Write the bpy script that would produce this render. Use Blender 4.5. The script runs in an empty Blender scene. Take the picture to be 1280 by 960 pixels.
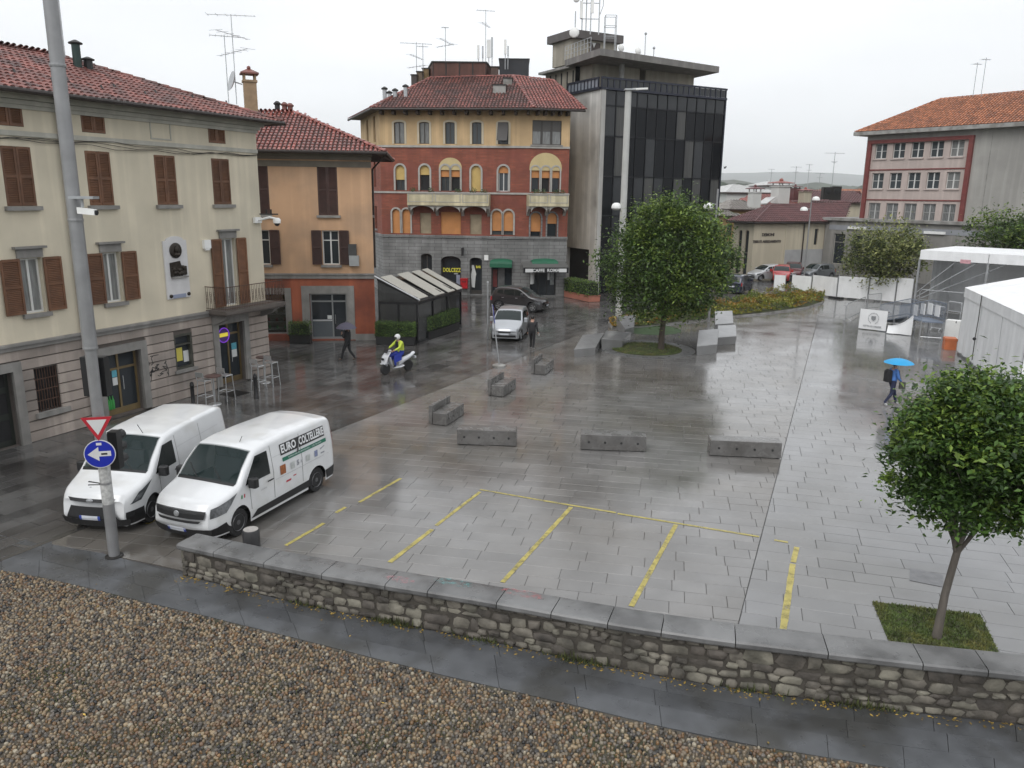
import bpy, math, random
from math import sin, cos, pi, radians, sqrt, tan, atan2, hypot
from mathutils import Vector, Matrix
R = random.Random(7)
DBG = []
def print(*a): DBG.append(' '.join(str(x) for x in a))
SC = bpy.context.scene
COL = SC.collection

# ------------------------------------------------------------------ camera
FPX, PITCH, ROLL, CAMH = 985.0, radians(13.53), 0.012, 7.9
cam = bpy.data.cameras.new('camera'); camo = bpy.data.objects.new('camera', cam); COL.objects.link(camo)
cam.sensor_width = 36.0; cam.lens = FPX/1280*36.0; cam.clip_start = 0.2; cam.clip_end = 20000
_c, _s = cos(ROLL), sin(ROLL)
_r = Vector((_c, _s*sin(PITCH), _s*cos(PITCH))); _u = Vector((-_s, _c*sin(PITCH), _c*cos(PITCH))); _f = Vector((0, cos(PITCH), -sin(PITCH)))
m = Matrix.Identity(4)
for i in range(3): m[i][0] = _r[i]; m[i][1] = _u[i]; m[i][2] = -_f[i]
m[2][3] = CAMH
camo.matrix_world = m
SC.camera = camo

# ------------------------------------------------------------------ sky, sun, exposure (overcast, wet day)
SUN_EL, SUN_AZ = radians(44), radians(205)
world = bpy.data.worlds.new('World'); SC.world = world; world.use_nodes = True
wn = world.node_tree.nodes; wl = world.node_tree.links; wn.clear()
w_out = wn.new('ShaderNodeOutputWorld'); w_bg = wn.new('ShaderNodeBackground')
w_sky = wn.new('ShaderNodeTexSky'); w_sky.sky_type = 'NISHITA'; w_sky.sun_disc = False
w_sky.sun_elevation = SUN_EL; w_sky.sun_rotation = SUN_AZ; w_sky.dust_density = 4.0; w_sky.air_density = 1.0
w_hs = wn.new('ShaderNodeHueSaturation'); w_hs.inputs['Saturation'].default_value = 0.12
w_tc = wn.new('ShaderNodeTexCoord'); w_sep = wn.new('ShaderNodeSeparateXYZ')
w_rmp = wn.new('ShaderNodeValToRGB')          # cloud layer: even pale cloud, a little greyer towards the horizon
w_rmp.color_ramp.elements[0].position = 0.0; w_rmp.color_ramp.elements[0].color = (8.9, 9.3, 9.8, 1)
w_rmp.color_ramp.elements[1].position = 0.30; w_rmp.color_ramp.elements[1].color = (13.2, 13.55, 14.0, 1)
_e = w_rmp.color_ramp.elements.new(0.10); _e.color = (11.4, 11.75, 12.2, 1)
w_ns = wn.new('ShaderNodeTexNoise'); w_ns.inputs['Scale'].default_value = 2.2; w_ns.inputs['Detail'].default_value = 5
w_map = wn.new('ShaderNodeMapping'); w_map.inputs['Scale'].default_value = (1, 1, 4)
w_mr = wn.new('ShaderNodeMapRange'); w_mr.inputs['From Min'].default_value = 0.3; w_mr.inputs['From Max'].default_value = 0.7
w_mr.inputs['To Min'].default_value = 0.88; w_mr.inputs['To Max'].default_value = 1.05
w_mul = wn.new('ShaderNodeMix'); w_mul.data_type = 'RGBA'; w_mul.blend_type = 'MULTIPLY'; w_mul.inputs['Factor'].default_value = 1.0
w_mix = wn.new('ShaderNodeMix'); w_mix.data_type = 'RGBA'; w_mix.inputs['Factor'].default_value = 0.88
wl.new(w_sky.outputs[0], w_hs.inputs['Color']); wl.new(w_tc.outputs['Generated'], w_sep.inputs[0]); wl.new(w_sep.outputs['Z'], w_rmp.inputs[0])
wl.new(w_tc.outputs['Generated'], w_map.inputs[0]); wl.new(w_map.outputs[0], w_ns.inputs['Vector']); wl.new(w_ns.outputs['Fac'], w_mr.inputs['Value'])
wl.new(w_rmp.outputs[0], w_mul.inputs['A']); wl.new(w_mr.outputs[0], w_mul.inputs['B'])
wl.new(w_hs.outputs[0], w_mix.inputs['A']); wl.new(w_mul.outputs['Result'], w_mix.inputs['B'])
wl.new(w_mix.outputs['Result'], w_bg.inputs['Color']); w_bg.inputs['Strength'].default_value = 0.1
wl.new(w_bg.outputs[0], w_out.inputs[0])
sun_l = bpy.data.lights.new('sun', 'SUN'); sun_l.energy = 1.15; sun_l.angle = radians(35); sun_l.color = (1, .98, .95)
sun = bpy.data.objects.new('sun', sun_l); COL.objects.link(sun)
sd = Vector((sin(SUN_AZ)*cos(SUN_EL), cos(SUN_AZ)*cos(SUN_EL), sin(SUN_EL)))
sun.rotation_euler = sd.to_track_quat('Z', 'Y').to_euler(); sun.location = (0, 0, 60)
SC.view_settings.view_transform = 'Standard'; SC.view_settings.look = 'None'; SC.view_settings.gamma = 1
SC.view_settings.use_curve_mapping = False; SC.view_settings.exposure = 0.0
SC.render.engine = 'CYCLES'
try:
    SC.cycles.max_bounces = 6; SC.cycles.diffuse_bounces = 3; SC.cycles.glossy_bounces = 3; SC.cycles.transmission_bounces = 4
    SC.cycles.transparent_max_bounces = 8; SC.cycles.volume_bounces = 4; SC.cycles.use_denoising = True
    SC.cycles.caustics_reflective = False; SC.cycles.caustics_refractive = False
except Exception: pass

# ------------------------------------------------------------------ pixel <-> place (photograph is 1280 x 960)
def ray(px, py):
    x = (px-640)/FPX; y = (py-480)/FPX
    xr = _c*x+_s*y; yr = -_s*x+_c*y
    return Vector((xr, cos(PITCH)-yr*sin(PITCH), -sin(PITCH)-yr*cos(PITCH)))
def G(px, py, z=0.0):
    d = ray(px, py); t = (z-CAMH)/d.z
    return Vector((d.x*t, d.y*t, z))
def PR(p):
    x, y, z = p[0], p[1], p[2]-CAMH
    fw = y*cos(PITCH)-z*sin(PITCH); up = y*sin(PITCH)+z*cos(PITCH)
    if fw < .1: return (9999, 9999)
    a = x/fw; b = -up/fw
    return (640+FPX*(_c*a-_s*b), 480+FPX*(_s*a+_c*b))
def HT(p, py):
    "height above the point p (x, y) that shows at image row py"
    lo, hi = -30.0, 80.0
    for _ in range(50):
        mid = (lo+hi)/2
        if PR((p[0], p[1], mid))[1] > py: lo = mid
        else: hi = mid
    return mid
def AT(px, py, y):
    "point on the pixel's line of sight at depth y"
    d = ray(px, py); t = y/d.y
    return Vector((d.x*t, y, CAMH+d.z*t))

# ------------------------------------------------------------------ mesh builder
ORG = {}
class MB:
    def __init__(s): s.v = []; s.f = []
    def add(s, vs, fs):
        b = len(s.v); s.v.extend([tuple(p) for p in vs]); s.f.extend([tuple(i+b for i in q) for q in fs]); return s
    def poly(s, pts): return s.add(pts, [tuple(range(len(pts)))])
    def box8(s, p): return s.add(p, [(0,3,2,1),(4,5,6,7),(0,1,5,4),(1,2,6,5),(2,3,7,6),(3,0,4,7)])
    def box(s, x0, x1, y0, y1, z0, z1):
        return s.box8([(x0,y0,z0),(x1,y0,z0),(x1,y1,z0),(x0,y1,z0),(x0,y0,z1),(x1,y0,z1),(x1,y1,z1),(x0,y1,z1)])
    def bbox(s, x0, x1, y0, y1, z0, z1, b=.01):
        "box with chamfered top and vertical edges"
        lo = [(x0+b,y0),(x1-b,y0),(x1,y0+b),(x1,y1-b),(x1-b,y1),(x0+b,y1),(x0,y1-b),(x0,y0+b)]
        hi = [(x0+2*b,y0+b),(x1-2*b,y0+b),(x1-b,y0+2*b),(x1-b,y1-2*b),(x1-2*b,y1-b),(x0+2*b,y1-b),(x0+b,y1-2*b),(x0+b,y0+2*b)]
        n = 8; vs = [(x,y,z0) for x,y in lo]+[(x,y,z1-b) for x,y in lo]+[(x,y,z1) for x,y in hi]
        fs = [tuple(range(n-1,-1,-1)), tuple(range(16,24))]
        for i in range(n):
            j = (i+1) % n; fs += [(i,j,n+j,n+i),(n+i,n+j,2*n+j,2*n+i)]
        return s.add(vs, fs)
    def prism(s, pts, off):
        "pts: polygon of 3-D points, pushed along vector off"
        n = len(pts); o = Vector(off); vs = [Vector(p) for p in pts]; vs += [p+o for p in vs]
        fs = [tuple(range(n-1,-1,-1)), tuple(range(n,2*n))]+[(i,(i+1)%n,n+(i+1)%n,n+i) for i in range(n)]
        return s.add(vs, fs)
    def tube(s, pts, r, n=6, cap=True):
        pts = [Vector(p) for p in pts]; m_ = len(pts)
        if not hasattr(r, '__len__'): r = [r]*m_
        vs = []; prev = None
        for i, p in enumerate(pts):
            t = (pts[min(i+1,m_-1)]-pts[max(i-1,0)])
            if t.length < 1e-9: t = Vector((0,0,1))
            t.normalize()
            if prev is None: a = t.orthogonal().normalized()
            else:
                a = prev-t*prev.dot(t)
                a = a.normalized() if a.length > 1e-6 else t.orthogonal().normalized()
            prev = a; b_ = t.cross(a)
            for k in range(n): vs.append(p+(a*cos(2*pi*k/n)+b_*sin(2*pi*k/n))*r[i])
        fs = []
        for i in range(m_-1):
            for k in range(n):
                j = (k+1) % n; fs.append((i*n+k,i*n+j,(i+1)*n+j,(i+1)*n+k))
        if cap: fs += [tuple(range(n-1,-1,-1)), tuple(range((m_-1)*n, m_*n))]
        return s.add(vs, fs)
    def lathe(s, prof, c=(0,0,0), n=16, ax=None):
        "prof: list of (radius, height); ax: axis vector"
        ax = Vector(ax or (0,0,1)).normalized(); a = ax.orthogonal().normalized(); b_ = ax.cross(a); c = Vector(c)
        vs = []; fs = []
        for r_, h in prof:
            for k in range(n): vs.append(c+ax*h+(a*cos(2*pi*k/n)+b_*sin(2*pi*k/n))*max(r_,1e-4))
        for i in range(len(prof)-1):
            for k in range(n):
                j = (k+1) % n; fs.append((i*n+k,i*n+j,(i+1)*n+j,(i+1)*n+k))
        fs += [tuple(range(n-1,-1,-1)), tuple(range((len(prof)-1)*n, len(prof)*n))]
        return s.add(vs, fs)
    def ball(s, c, rx, ry=None, rz=None, n=10, m_=6):
        ry = ry or rx; rz = rz or rx; vs = []; fs = []
        for i in range(1, m_):
            t = pi*i/m_
            for k in range(n): vs.append((c[0]+rx*sin(t)*cos(2*pi*k/n), c[1]+ry*sin(t)*sin(2*pi*k/n), c[2]+rz*cos(t)))
        top = len(vs); vs += [(c[0],c[1],c[2]+rz),(c[0],c[1],c[2]-rz)]
        for i in range(m_-2):
            for k in range(n):
                j = (k+1) % n; fs.append((i*n+k,(i+1)*n+k,(i+1)*n+j,i*n+j))
        for k in range(n):
            j = (k+1) % n; fs.append((top,k,j)); fs.append((top+1,(m_-2)*n+j,(m_-2)*n+k))
        return s.add(vs, fs)
    def fb(s, F, s0, s1, z0, z1, d0, d1):
        "box in facade coordinates"
        P = F.pt
        return s.box8([P(s0,z0,d1),P(s1,z0,d1),P(s1,z0,d0),P(s0,z0,d0),P(s0,z1,d1),P(s1,z1,d1),P(s1,z1,d0),P(s0,z1,d0)])
    def xf(s, M):
        s.v = [tuple(M @ Vector(p)) for p in s.v]; return s
    def mesh(s, name, org=(0,0,0), smooth=False, ang=40):
        me = bpy.data.meshes.new(name); o = org
        me.from_pydata([(p[0]-o[0],p[1]-o[1],p[2]-o[2]) for p in s.v], [], s.f)
        if smooth:
            me.shade_smooth() if hasattr(me, 'shade_smooth') else None
            try: me.set_sharp_from_angle(angle=radians(ang))
            except Exception: pass
        me.update(); return me
    def build(s, name, mt, parent=None, org=None, smooth=False, ang=40):
        if parent is not None: o_ = ORG[parent.name]
        elif org is not None: o_ = tuple(org)
        else:
            xs = [p[0] for p in s.v]; ys = [p[1] for p in s.v]; zs = [p[2] for p in s.v]
            o_ = ((min(xs)+max(xs))/2, (min(ys)+max(ys))/2, min(zs))
        me = s.mesh(name, o_, smooth, ang); me.materials.append(mt)
        ob = bpy.data.objects.new(name, me); COL.objects.link(ob)
        if parent is not None: ob.parent = parent
        else: ob.location = o_
        ORG[ob.name] = o_
        return ob
def thing(name, loc, label, cat, group=None, rz=0.0):
    o = bpy.data.objects.new(name, None); COL.objects.link(o); o.location = loc; o.rotation_euler = (0,0,rz); o.empty_display_size = .3
    ORG[o.name] = tuple(loc); tag(o, label, cat, group); return o
def local_thing(name, label, cat, group=None):
    "built round its own origin, placed afterwards"
    o = thing(name, (0,0,0), label, cat, group); return o
def tag(o, label, cat, group=None, kind=None):
    if label: o['label'] = label
    if cat: o['category'] = cat
    if group: o['group'] = group
    if kind: o['kind'] = kind
    return o
def struct(o): o['kind'] = 'structure'; return o
def stuff(o): o['kind'] = 'stuff'; return o
def place(o, loc, rz=0.0): o.location = loc; o.rotation_euler = (0,0,rz); return o
def copy_tree(o, parent=None):
    c = o.copy(); COL.objects.link(c)
    if parent is not None: c.parent = parent
    for ch in o.children: copy_tree(ch, c)
    return c
def share(proto, parent, loc=(0,0,0), rot=None, sc=None):
    "another object with the same mesh"
    c = bpy.data.objects.new(proto.name.split('.')[0], proto.data); COL.objects.link(c); c.parent = parent; c.location = loc
    if rot: c.rotation_euler = rot
    if sc: c.scale = sc
    return c

class Fac:
    "a vertical facade: A and B are its left and right foot as seen from outside"
    def __init__(s, A, B, zb=0.0):
        s.A = Vector((A[0],A[1],0)); d = Vector((B[0]-A[0], B[1]-A[1], 0)); s.L = d.length; s.u = d.normalized(); s.n = Vector((s.u.y,-s.u.x,0)); s.zb = zb
    def pt(s, a, z, d=0.0): p = s.A+s.u*a+s.n*d; return Vector((p.x,p.y,z))
    def px(s, x, y, d=0.0):
        r_ = ray(x, y); o = Vector((0,0,CAMH)); p0 = s.A+s.n*d
        t = (p0-o).dot(s.n)/r_.dot(s.n); q = o+r_*t
        return (q-s.A).dot(s.u), q.z
    def rect(s, x0, y0, x1, y1, d=0.0):
        xm, ym = (x0+x1)/2, (y0+y1)/2
        return s.px(x0,ym,d)[0], s.px(x1,ym,d)[0], s.px(xm,y1,d)[1], s.px(xm,y0,d)[1]   # s0, s1, z0, z1
def arc_pts(s0, s1, zs, rise, n=10):
    "points of an arch from left springing to right springing"
    c = (s0+s1)/2; w = (s1-s0)/2
    return [(c-w*cos(pi*k/n), zs+rise*sin(pi*k/n)) for k in range(n+1)]
def wall(mb, F, s0, s1, z0, z1, holes, rec=0.22, d=0.0):
    "front skin of a wall with real openings; holes: (a, b, za, zb, rise) - rise > 0 puts an arch on top of zb"
    H_ = [(a,b,za,zb,(h[0] if h else 0)) for a,b,za,zb,*h in holes]
    ss = sorted({s0,s1}|{x for h in H_ for x in h[:2] if s0 < x < s1}); zz = sorted({z0,z1}|{x for h in H_ for x in (h[2],h[3],h[3]+h[4]) if z0 < x < z1})
    for i in range(len(ss)-1):
        for j in range(len(zz)-1):
            cs = (ss[i]+ss[i+1])/2; cz = (zz[j]+zz[j+1])/2
            if any(a < cs < b and za < cz < zb+r_ for a,b,za,zb,r_ in H_): continue
            mb.poly([F.pt(ss[i],zz[j],d),F.pt(ss[i+1],zz[j],d),F.pt(ss[i+1],zz[j+1],d),F.pt(ss[i],zz[j+1],d)])
    for a,b,za,zb,r_ in H_:
        P = F.pt; e = d-rec
        mb.poly([P(a,za,d),P(a,za,e),P(a,zb,e),P(a,zb,d)]); mb.poly([P(b,za,d),P(b,zb,d),P(b,zb,e),P(b,za,e)])
        mb.poly([P(a,za,d),P(b,za,d),P(b,za,e),P(a,za,e)])
        if r_ <= 0: mb.poly([P(a,zb,d),P(a,zb,e),P(b,zb,e),P(b,zb,d)])
        else:
            ar = arc_pts(a,b,zb,r_); k2 = len(ar)//2; zt = zb+r_
            for k in range(len(ar)-1):
                mb.poly([P(*ar[k],d),P(*ar[k],e),P(*ar[k+1],e),P(*ar[k+1],d)])
                mb.poly([P(*ar[k],d),P(*ar[k+1],d),P(ar[k+1][0],zt,d),P(ar[k][0],zt,d)])
    return mb
def text_mb(txt, size, F=None, M=None, depth=0.0, align='CENTER', xs=1.0, bold=0.0):
    cu = bpy.data.curves.new('lettering', 'FONT'); cu.body = txt; cu.size = size; cu.align_x = align; cu.align_y = 'CENTER'; cu.resolution_u = 2
    cu.extrude = depth; cu.offset = bold
    ob = bpy.data.objects.new('lettering', cu); COL.objects.link(ob)
    dg = bpy.context.evaluated_depsgraph_get(); me = bpy.data.meshes.new_from_object(ob.evaluated_get(dg))
    mb = MB(); mb.add([(v.co.x*xs, v.co.y, v.co.z) for v in me.vertices], [tuple(p.vertices) for p in me.polygons])
    bpy.data.objects.remove(ob); bpy.data.curves.remove(cu); bpy.data.meshes.remove(me)
    if M is not None: mb.xf(M)
    return mb
def facM(F, s, z, d):
    "matrix that lays x-y text on a facade"
    p = F.pt(s,z,d); M = Matrix.Identity(4)
    for i in range(3): M[i][0] = F.u[i]; M[i][1] = (0,0,1)[i]; M[i][2] = F.n[i]; M[i][3] = p[i]
    return M

# ------------------------------------------------------------------ materials
MATS = {}
def mat(name, col, rough=.6, met=0.0, var=.12, vs=1.5, bump=0.0, bs=30.0, isl=0.0, obj=0.0, col2=None, c2s=.6, c2t=(.45,.62), spec=.5, rvar=0.0, rs=3.0, brick=None, stretch=(1,1,1), trans=0.0, coat=0.0, hue=0.0, streak=0.0):
    if name in MATS: return MATS[name]
    M = bpy.data.materials.new(name); M.use_nodes = True; N = M.node_tree.nodes; Lk = M.node_tree.links
    b = N['Principled BSDF']; MATS[name] = M
    b.inputs['Roughness'].default_value = rough; b.inputs['Metallic'].default_value = met; b.inputs['Specular IOR Level'].default_value = spec
    if coat: b.inputs['Coat Weight'].default_value = coat; b.inputs['Coat Roughness'].default_value = .06
    M.diffuse_color = (*col, 1)
    geo = N.new('ShaderNodeNewGeometry'); mp = N.new('ShaderNodeMapping'); mp.inputs['Scale'].default_value = stretch
    Lk.new(geo.outputs['Position'], mp.inputs[0]); pos = mp.outputs[0]
    def noise(sc, det=4):
        n_ = N.new('ShaderNodeTexNoise'); n_.inputs['Scale'].default_value = sc; n_.inputs['Detail'].default_value = det; Lk.new(pos, n_.inputs['Vector']); return n_.outputs['Fac']
    def rng(src, a, b_, fmin=0.0, fmax=1.0):
        r_ = N.new('ShaderNodeMapRange'); r_.inputs['From Min'].default_value = fmin; r_.inputs['From Max'].default_value = fmax
        r_.inputs['To Min'].default_value = a; r_.inputs['To Max'].default_value = b_; Lk.new(src, r_.inputs['Value']); return r_.outputs[0]
    def mixc(fac, A, B, mode='MIX'):
        x = N.new('ShaderNodeMix'); x.data_type = 'RGBA'; x.blend_type = mode
        for sock, val in (('Factor',fac),('A',A),('B',B)):
            if isinstance(val, (int,float)): x.inputs[sock].default_value = val
            elif isinstance(val, tuple): x.inputs[sock].default_value = (*val[:3],1)
            else: Lk.new(val, x.inputs[sock])
        return x.outputs['Result']
    c = tuple(col)
    if brick:
        bt = N.new('ShaderNodeTexBrick'); bt.inputs['Scale'].default_value = 1.0; bt.inputs['Brick Width'].default_value = brick[0]; bt.inputs['Row Height'].default_value = brick[1]
        bt.inputs['Mortar Size'].default_value = brick[2]; bt.inputs['Color1'].default_value = (*col,1); bt.inputs['Color2'].default_value = (*[x*brick[4] for x in col],1); bt.inputs['Mortar'].default_value = (*brick[3],1)
        bt.inputs['Mortar Smooth'].default_value = .3; bt.inputs['Bias'].default_value = 0
        sp = N.new('ShaderNodeSeparateXYZ'); Lk.new(geo.outputs['Position'], sp.inputs[0])
        ad = N.new('ShaderNodeMath'); ad.operation = 'ADD'; Lk.new(sp.outputs[0], ad.inputs[0]); Lk.new(sp.outputs[1], ad.inputs[1])
        cb = N.new('ShaderNodeCombineXYZ'); Lk.new(ad.outputs[0], cb.inputs[0]); Lk.new(sp.outputs[2], cb.inputs[1]); Lk.new(cb.outputs[0], bt.inputs['Vector'])
        c = bt.outputs['Color']
    if col2 is not None: c = mixc(rng(noise(c2s,6),0,1,*c2t), c, tuple(col2))
    if var: 
        v_ = rng(noise(vs,5), 1-var, 1+var, .3, .7); c = mixc(1.0, c, v_, 'MULTIPLY')
    if streak:
        mp2 = N.new('ShaderNodeMapping'); mp2.inputs['Scale'].default_value = (2.2,2.2,.12); Lk.new(geo.outputs['Position'], mp2.inputs[0])
        n2 = N.new('ShaderNodeTexNoise'); n2.inputs['Scale'].default_value = 1.0; n2.inputs['Detail'].default_value = 6; Lk.new(mp2.outputs[0], n2.inputs['Vector'])
        c = mixc(1.0, c, rng(n2.outputs['Fac'],1-streak,1.0,.52,.36), 'MULTIPLY')
    if isl: c = mixc(1.0, c, rng(geo.outputs['Random Per Island'],1-isl,1+isl), 'MULTIPLY')
    if obj:
        oi = N.new('ShaderNodeObjectInfo'); c = mixc(1.0, c, rng(oi.outputs['Random'],1-obj,1+obj), 'MULTIPLY')
    if hue:
        h_ = N.new('ShaderNodeHueSaturation'); Lk.new(c, h_.inputs['Color']) if not isinstance(c, tuple) else None
        src = geo.outputs['Random Per Island'] if isl else N.new('ShaderNodeObjectInfo').outputs['Random']
        Lk.new(rng(src,.5-hue,.5+hue), h_.inputs['Hue']); c = h_.outputs[0]
    if isinstance(c, tuple): b.inputs['Base Color'].default_value = (*c,1)
    else: Lk.new(c, b.inputs['Base Color'])
    if rvar: Lk.new(rng(noise(rs,4), max(.02,rough-rvar), rough+rvar, .35,.65), b.inputs['Roughness'])
    if bump:
        bp = N.new('ShaderNodeBump'); bp.inputs['Strength'].default_value = 1.0; bp.inputs['Distance'].default_value = bump; Lk.new(noise(bs,5), bp.inputs['Height']); Lk.new(bp.outputs[0], b.inputs['Normal'])
    if trans:
        tr = N.new('ShaderNodeBsdfTranslucent'); ms = N.new('ShaderNodeMixShader'); ms.inputs[0].default_value = trans
        if not isinstance(c, tuple): Lk.new(c, tr.inputs[0])
        else: tr.inputs[0].default_value = (*c,1)
        Lk.new(b.outputs[0], ms.inputs[1]); Lk.new(tr.outputs[0], ms.inputs[2]); Lk.new(ms.outputs[0], N['Material Output'].inputs[0])
    return M
def emat(name, col, st):
    if name in MATS: return MATS[name]
    M = mat(name, col, .5, var=0); b = M.node_tree.nodes['Principled BSDF']; b.inputs['Emission Color'].default_value = (*col,1); b.inputs['Emission Strength'].default_value = st; return M
def glass(name, col=(.02,.025,.03), rough=.04, alpha=1.0):
    if name in MATS: return MATS[name]
    M = mat(name, col, rough, var=0, spec=.36)
    if alpha < 1: M.node_tree.nodes['Principled BSDF'].inputs['Alpha'].default_value = alpha
    return M
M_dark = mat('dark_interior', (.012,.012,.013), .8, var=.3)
M_glass = glass('window_glass', (.025,.03,.035))
M_steel = mat('galvanised_steel', (.42,.43,.44), .42, .7, var=.12, vs=6)
M_alu = mat('aluminium', (.6,.61,.62), .35, .8, var=.08, vs=5)
M_iron = mat('dark_iron', (.025,.023,.022), .5, .3, var=.2, vs=8)
M_black = mat('black_plastic', (.014,.014,.015), .45, var=.15, vs=10)
M_white = mat('white_paint', (.78,.78,.76), .5, var=.05, vs=4)
M_concrete = mat('concrete', (.30,.295,.28), .7, var=.16, vs=2.2, bump=.004, bs=40, col2=(.2,.19,.175), c2s=1.2)
M_gutter = mat('gutter_copper', (.035,.028,.025), .45, .3, var=.25, vs=4)
# ------------------------------------------------------------------ ground, paving, wall, pebbles
M_ground = mat('far_ground', (.07,.085,.06), .9, var=.3, vs=.01)
g_mb = MB(); g_mb.poly([(-6000,-200,-.12),(6000,-200,-.12),(6000,9000,-.12),(-6000,9000,-.12)])
struct(g_mb.build('ground', M_ground, org=(0,0,-.12)))
WETBUMP = .0012
M_slabL = mat('wet_granite_slab', (.164,.160,.156), .135, var=.16, vs=.9, bump=.0005, bs=9, isl=.11, obj=.11, col2=(.112,.102,.090), c2s=.16, c2t=(.40,.62), rvar=.055, rs=.7, spec=.85)
M_slabR = mat('wet_pale_granite_slab', (.168,.168,.170), .12, var=.12, vs=.9, bump=.0004, bs=8, isl=.08, obj=.08, col2=(.130,.127,.122), c2s=.2, rvar=.05, rs=.6, spec=.95)
M_slabS = mat('wet_dark_street_slab', (.078,.076,.074), .16, var=.25, vs=.8, bump=.0010, bs=10, isl=.30, obj=.30, col2=(.045,.042,.040), c2s=.3, rvar=.07, rs=.9, spec=.75)
M_path = mat('path_granite', (.088,.092,.098), .34, var=.22, vs=2.0, bump=.002, bs=90, obj=.12, col2=(.052,.052,.05), c2s=.7, rvar=.1, rs=3, spec=.5)
M_joint = mat('dark_joint', (.030,.029,.028), .4, var=.2)
M_asph = mat('wet_asphalt', (.055,.056,.058), .22, var=.25, vs=.5, bump=.002, bs=60, rvar=.08, rs=.6)

def V2(p): return Vector((p[0],p[1]))
def clip(poly, a, n):
    "keep the part of poly (2-D) where (p-a).n >= 0"
    out = []
    for i in range(len(poly)):
        p, q = poly[i], poly[(i+1) % len(poly)]; dp = (p-a).dot(n); dq = (q-a).dot(n)
        if dp >= 0: out.append(p)
        if (dp >= 0) != (dq >= 0): out.append(p+(q-p)*(dp/(dp-dq)))
    return out
def line_left(a, b):
    "half-plane left of a->b"
    d = (b-a).normalized(); return (a, Vector((-d.y, d.x)))
# street / plaza border K, the long dark joint J
K0, K1 = V2(G(0,698)), V2(G(690,430)); Kd = (K1-K0).normalized()
J0, J1 = V2(G(922.8,780)), V2(G(1024,392)); Jd = (J1-J0).normalized()
# the wall: foot and coping edges from the photograph
WB = [V2(G(*p)) for p in ((229,719),(317,743.5),(411,765),(512,783),(590,796),(661,812),(700,822),(791,840),(881,859),(1017,876),(1153,893),(1280,907))]
WB.append(WB[-1]+(WB[-1]-WB[-2])*1.6)
# smooth the foot line
for _ in range(2): WB = [WB[0]]+[(WB[i-1]+WB[i]*2+WB[i+1])/4 for i in range(1,len(WB)-1)]+[WB[-1]]
def walk(pts):
    acc = [0.0]
    for i in range(1,len(pts)): acc.append(acc[-1]+(pts[i]-pts[i-1]).length)
    return acc
WA = walk(WB); WLEN = WA[-1]
def wpos(s):
    s = max(0.0, min(WLEN-1e-4, s))
    for i in range(len(WA)-1):
        if WA[i+1] >= s:
            t = (s-WA[i])/(WA[i+1]-WA[i]); return WB[i].lerp(WB[i+1], t)
def wnrm(s):
    "horizontal direction from the path into the plaza"
    d = (wpos(min(WLEN-.01,s+.3))-wpos(max(0,s-.3))).normalized(); return Vector((-d.y,d.x))
WT = .52
def wtop(s): return .74+.18*min(1,s/12.0)
EDGE = [V2(G(*p)) for p in ((-60,700),(0,713),(20,714.5),(101,732),(200,757),(240,765.5),(356,794),(473,823.6),(559,845),(700,877),(836,910),(917,927.5),(1017,943.5),(1121,961),(1290,985))]
EDGE.append(EDGE[-1]+(EDGE[-1]-EDGE[-2])*1.2)
def nearest_seg(pts, p):
    best = None
    for i in range(len(pts)-1):
        a, b = pts[i], pts[i+1]; t = max(0,min(1,(p-a).dot(b-a)/(b-a).length_squared)); q = a+(b-a)*t; d = (p-q).length
        if best is None or d < best[0]: best = (d,a,b)
    return best
WX = [V2(G(20,672)), V2(G(120,690))]+[wpos(i*.75)+wnrm(i*.75)*.2 for i in range(int(WLEN/.75)+1)]    # plaza side limit, extended to the left

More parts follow.
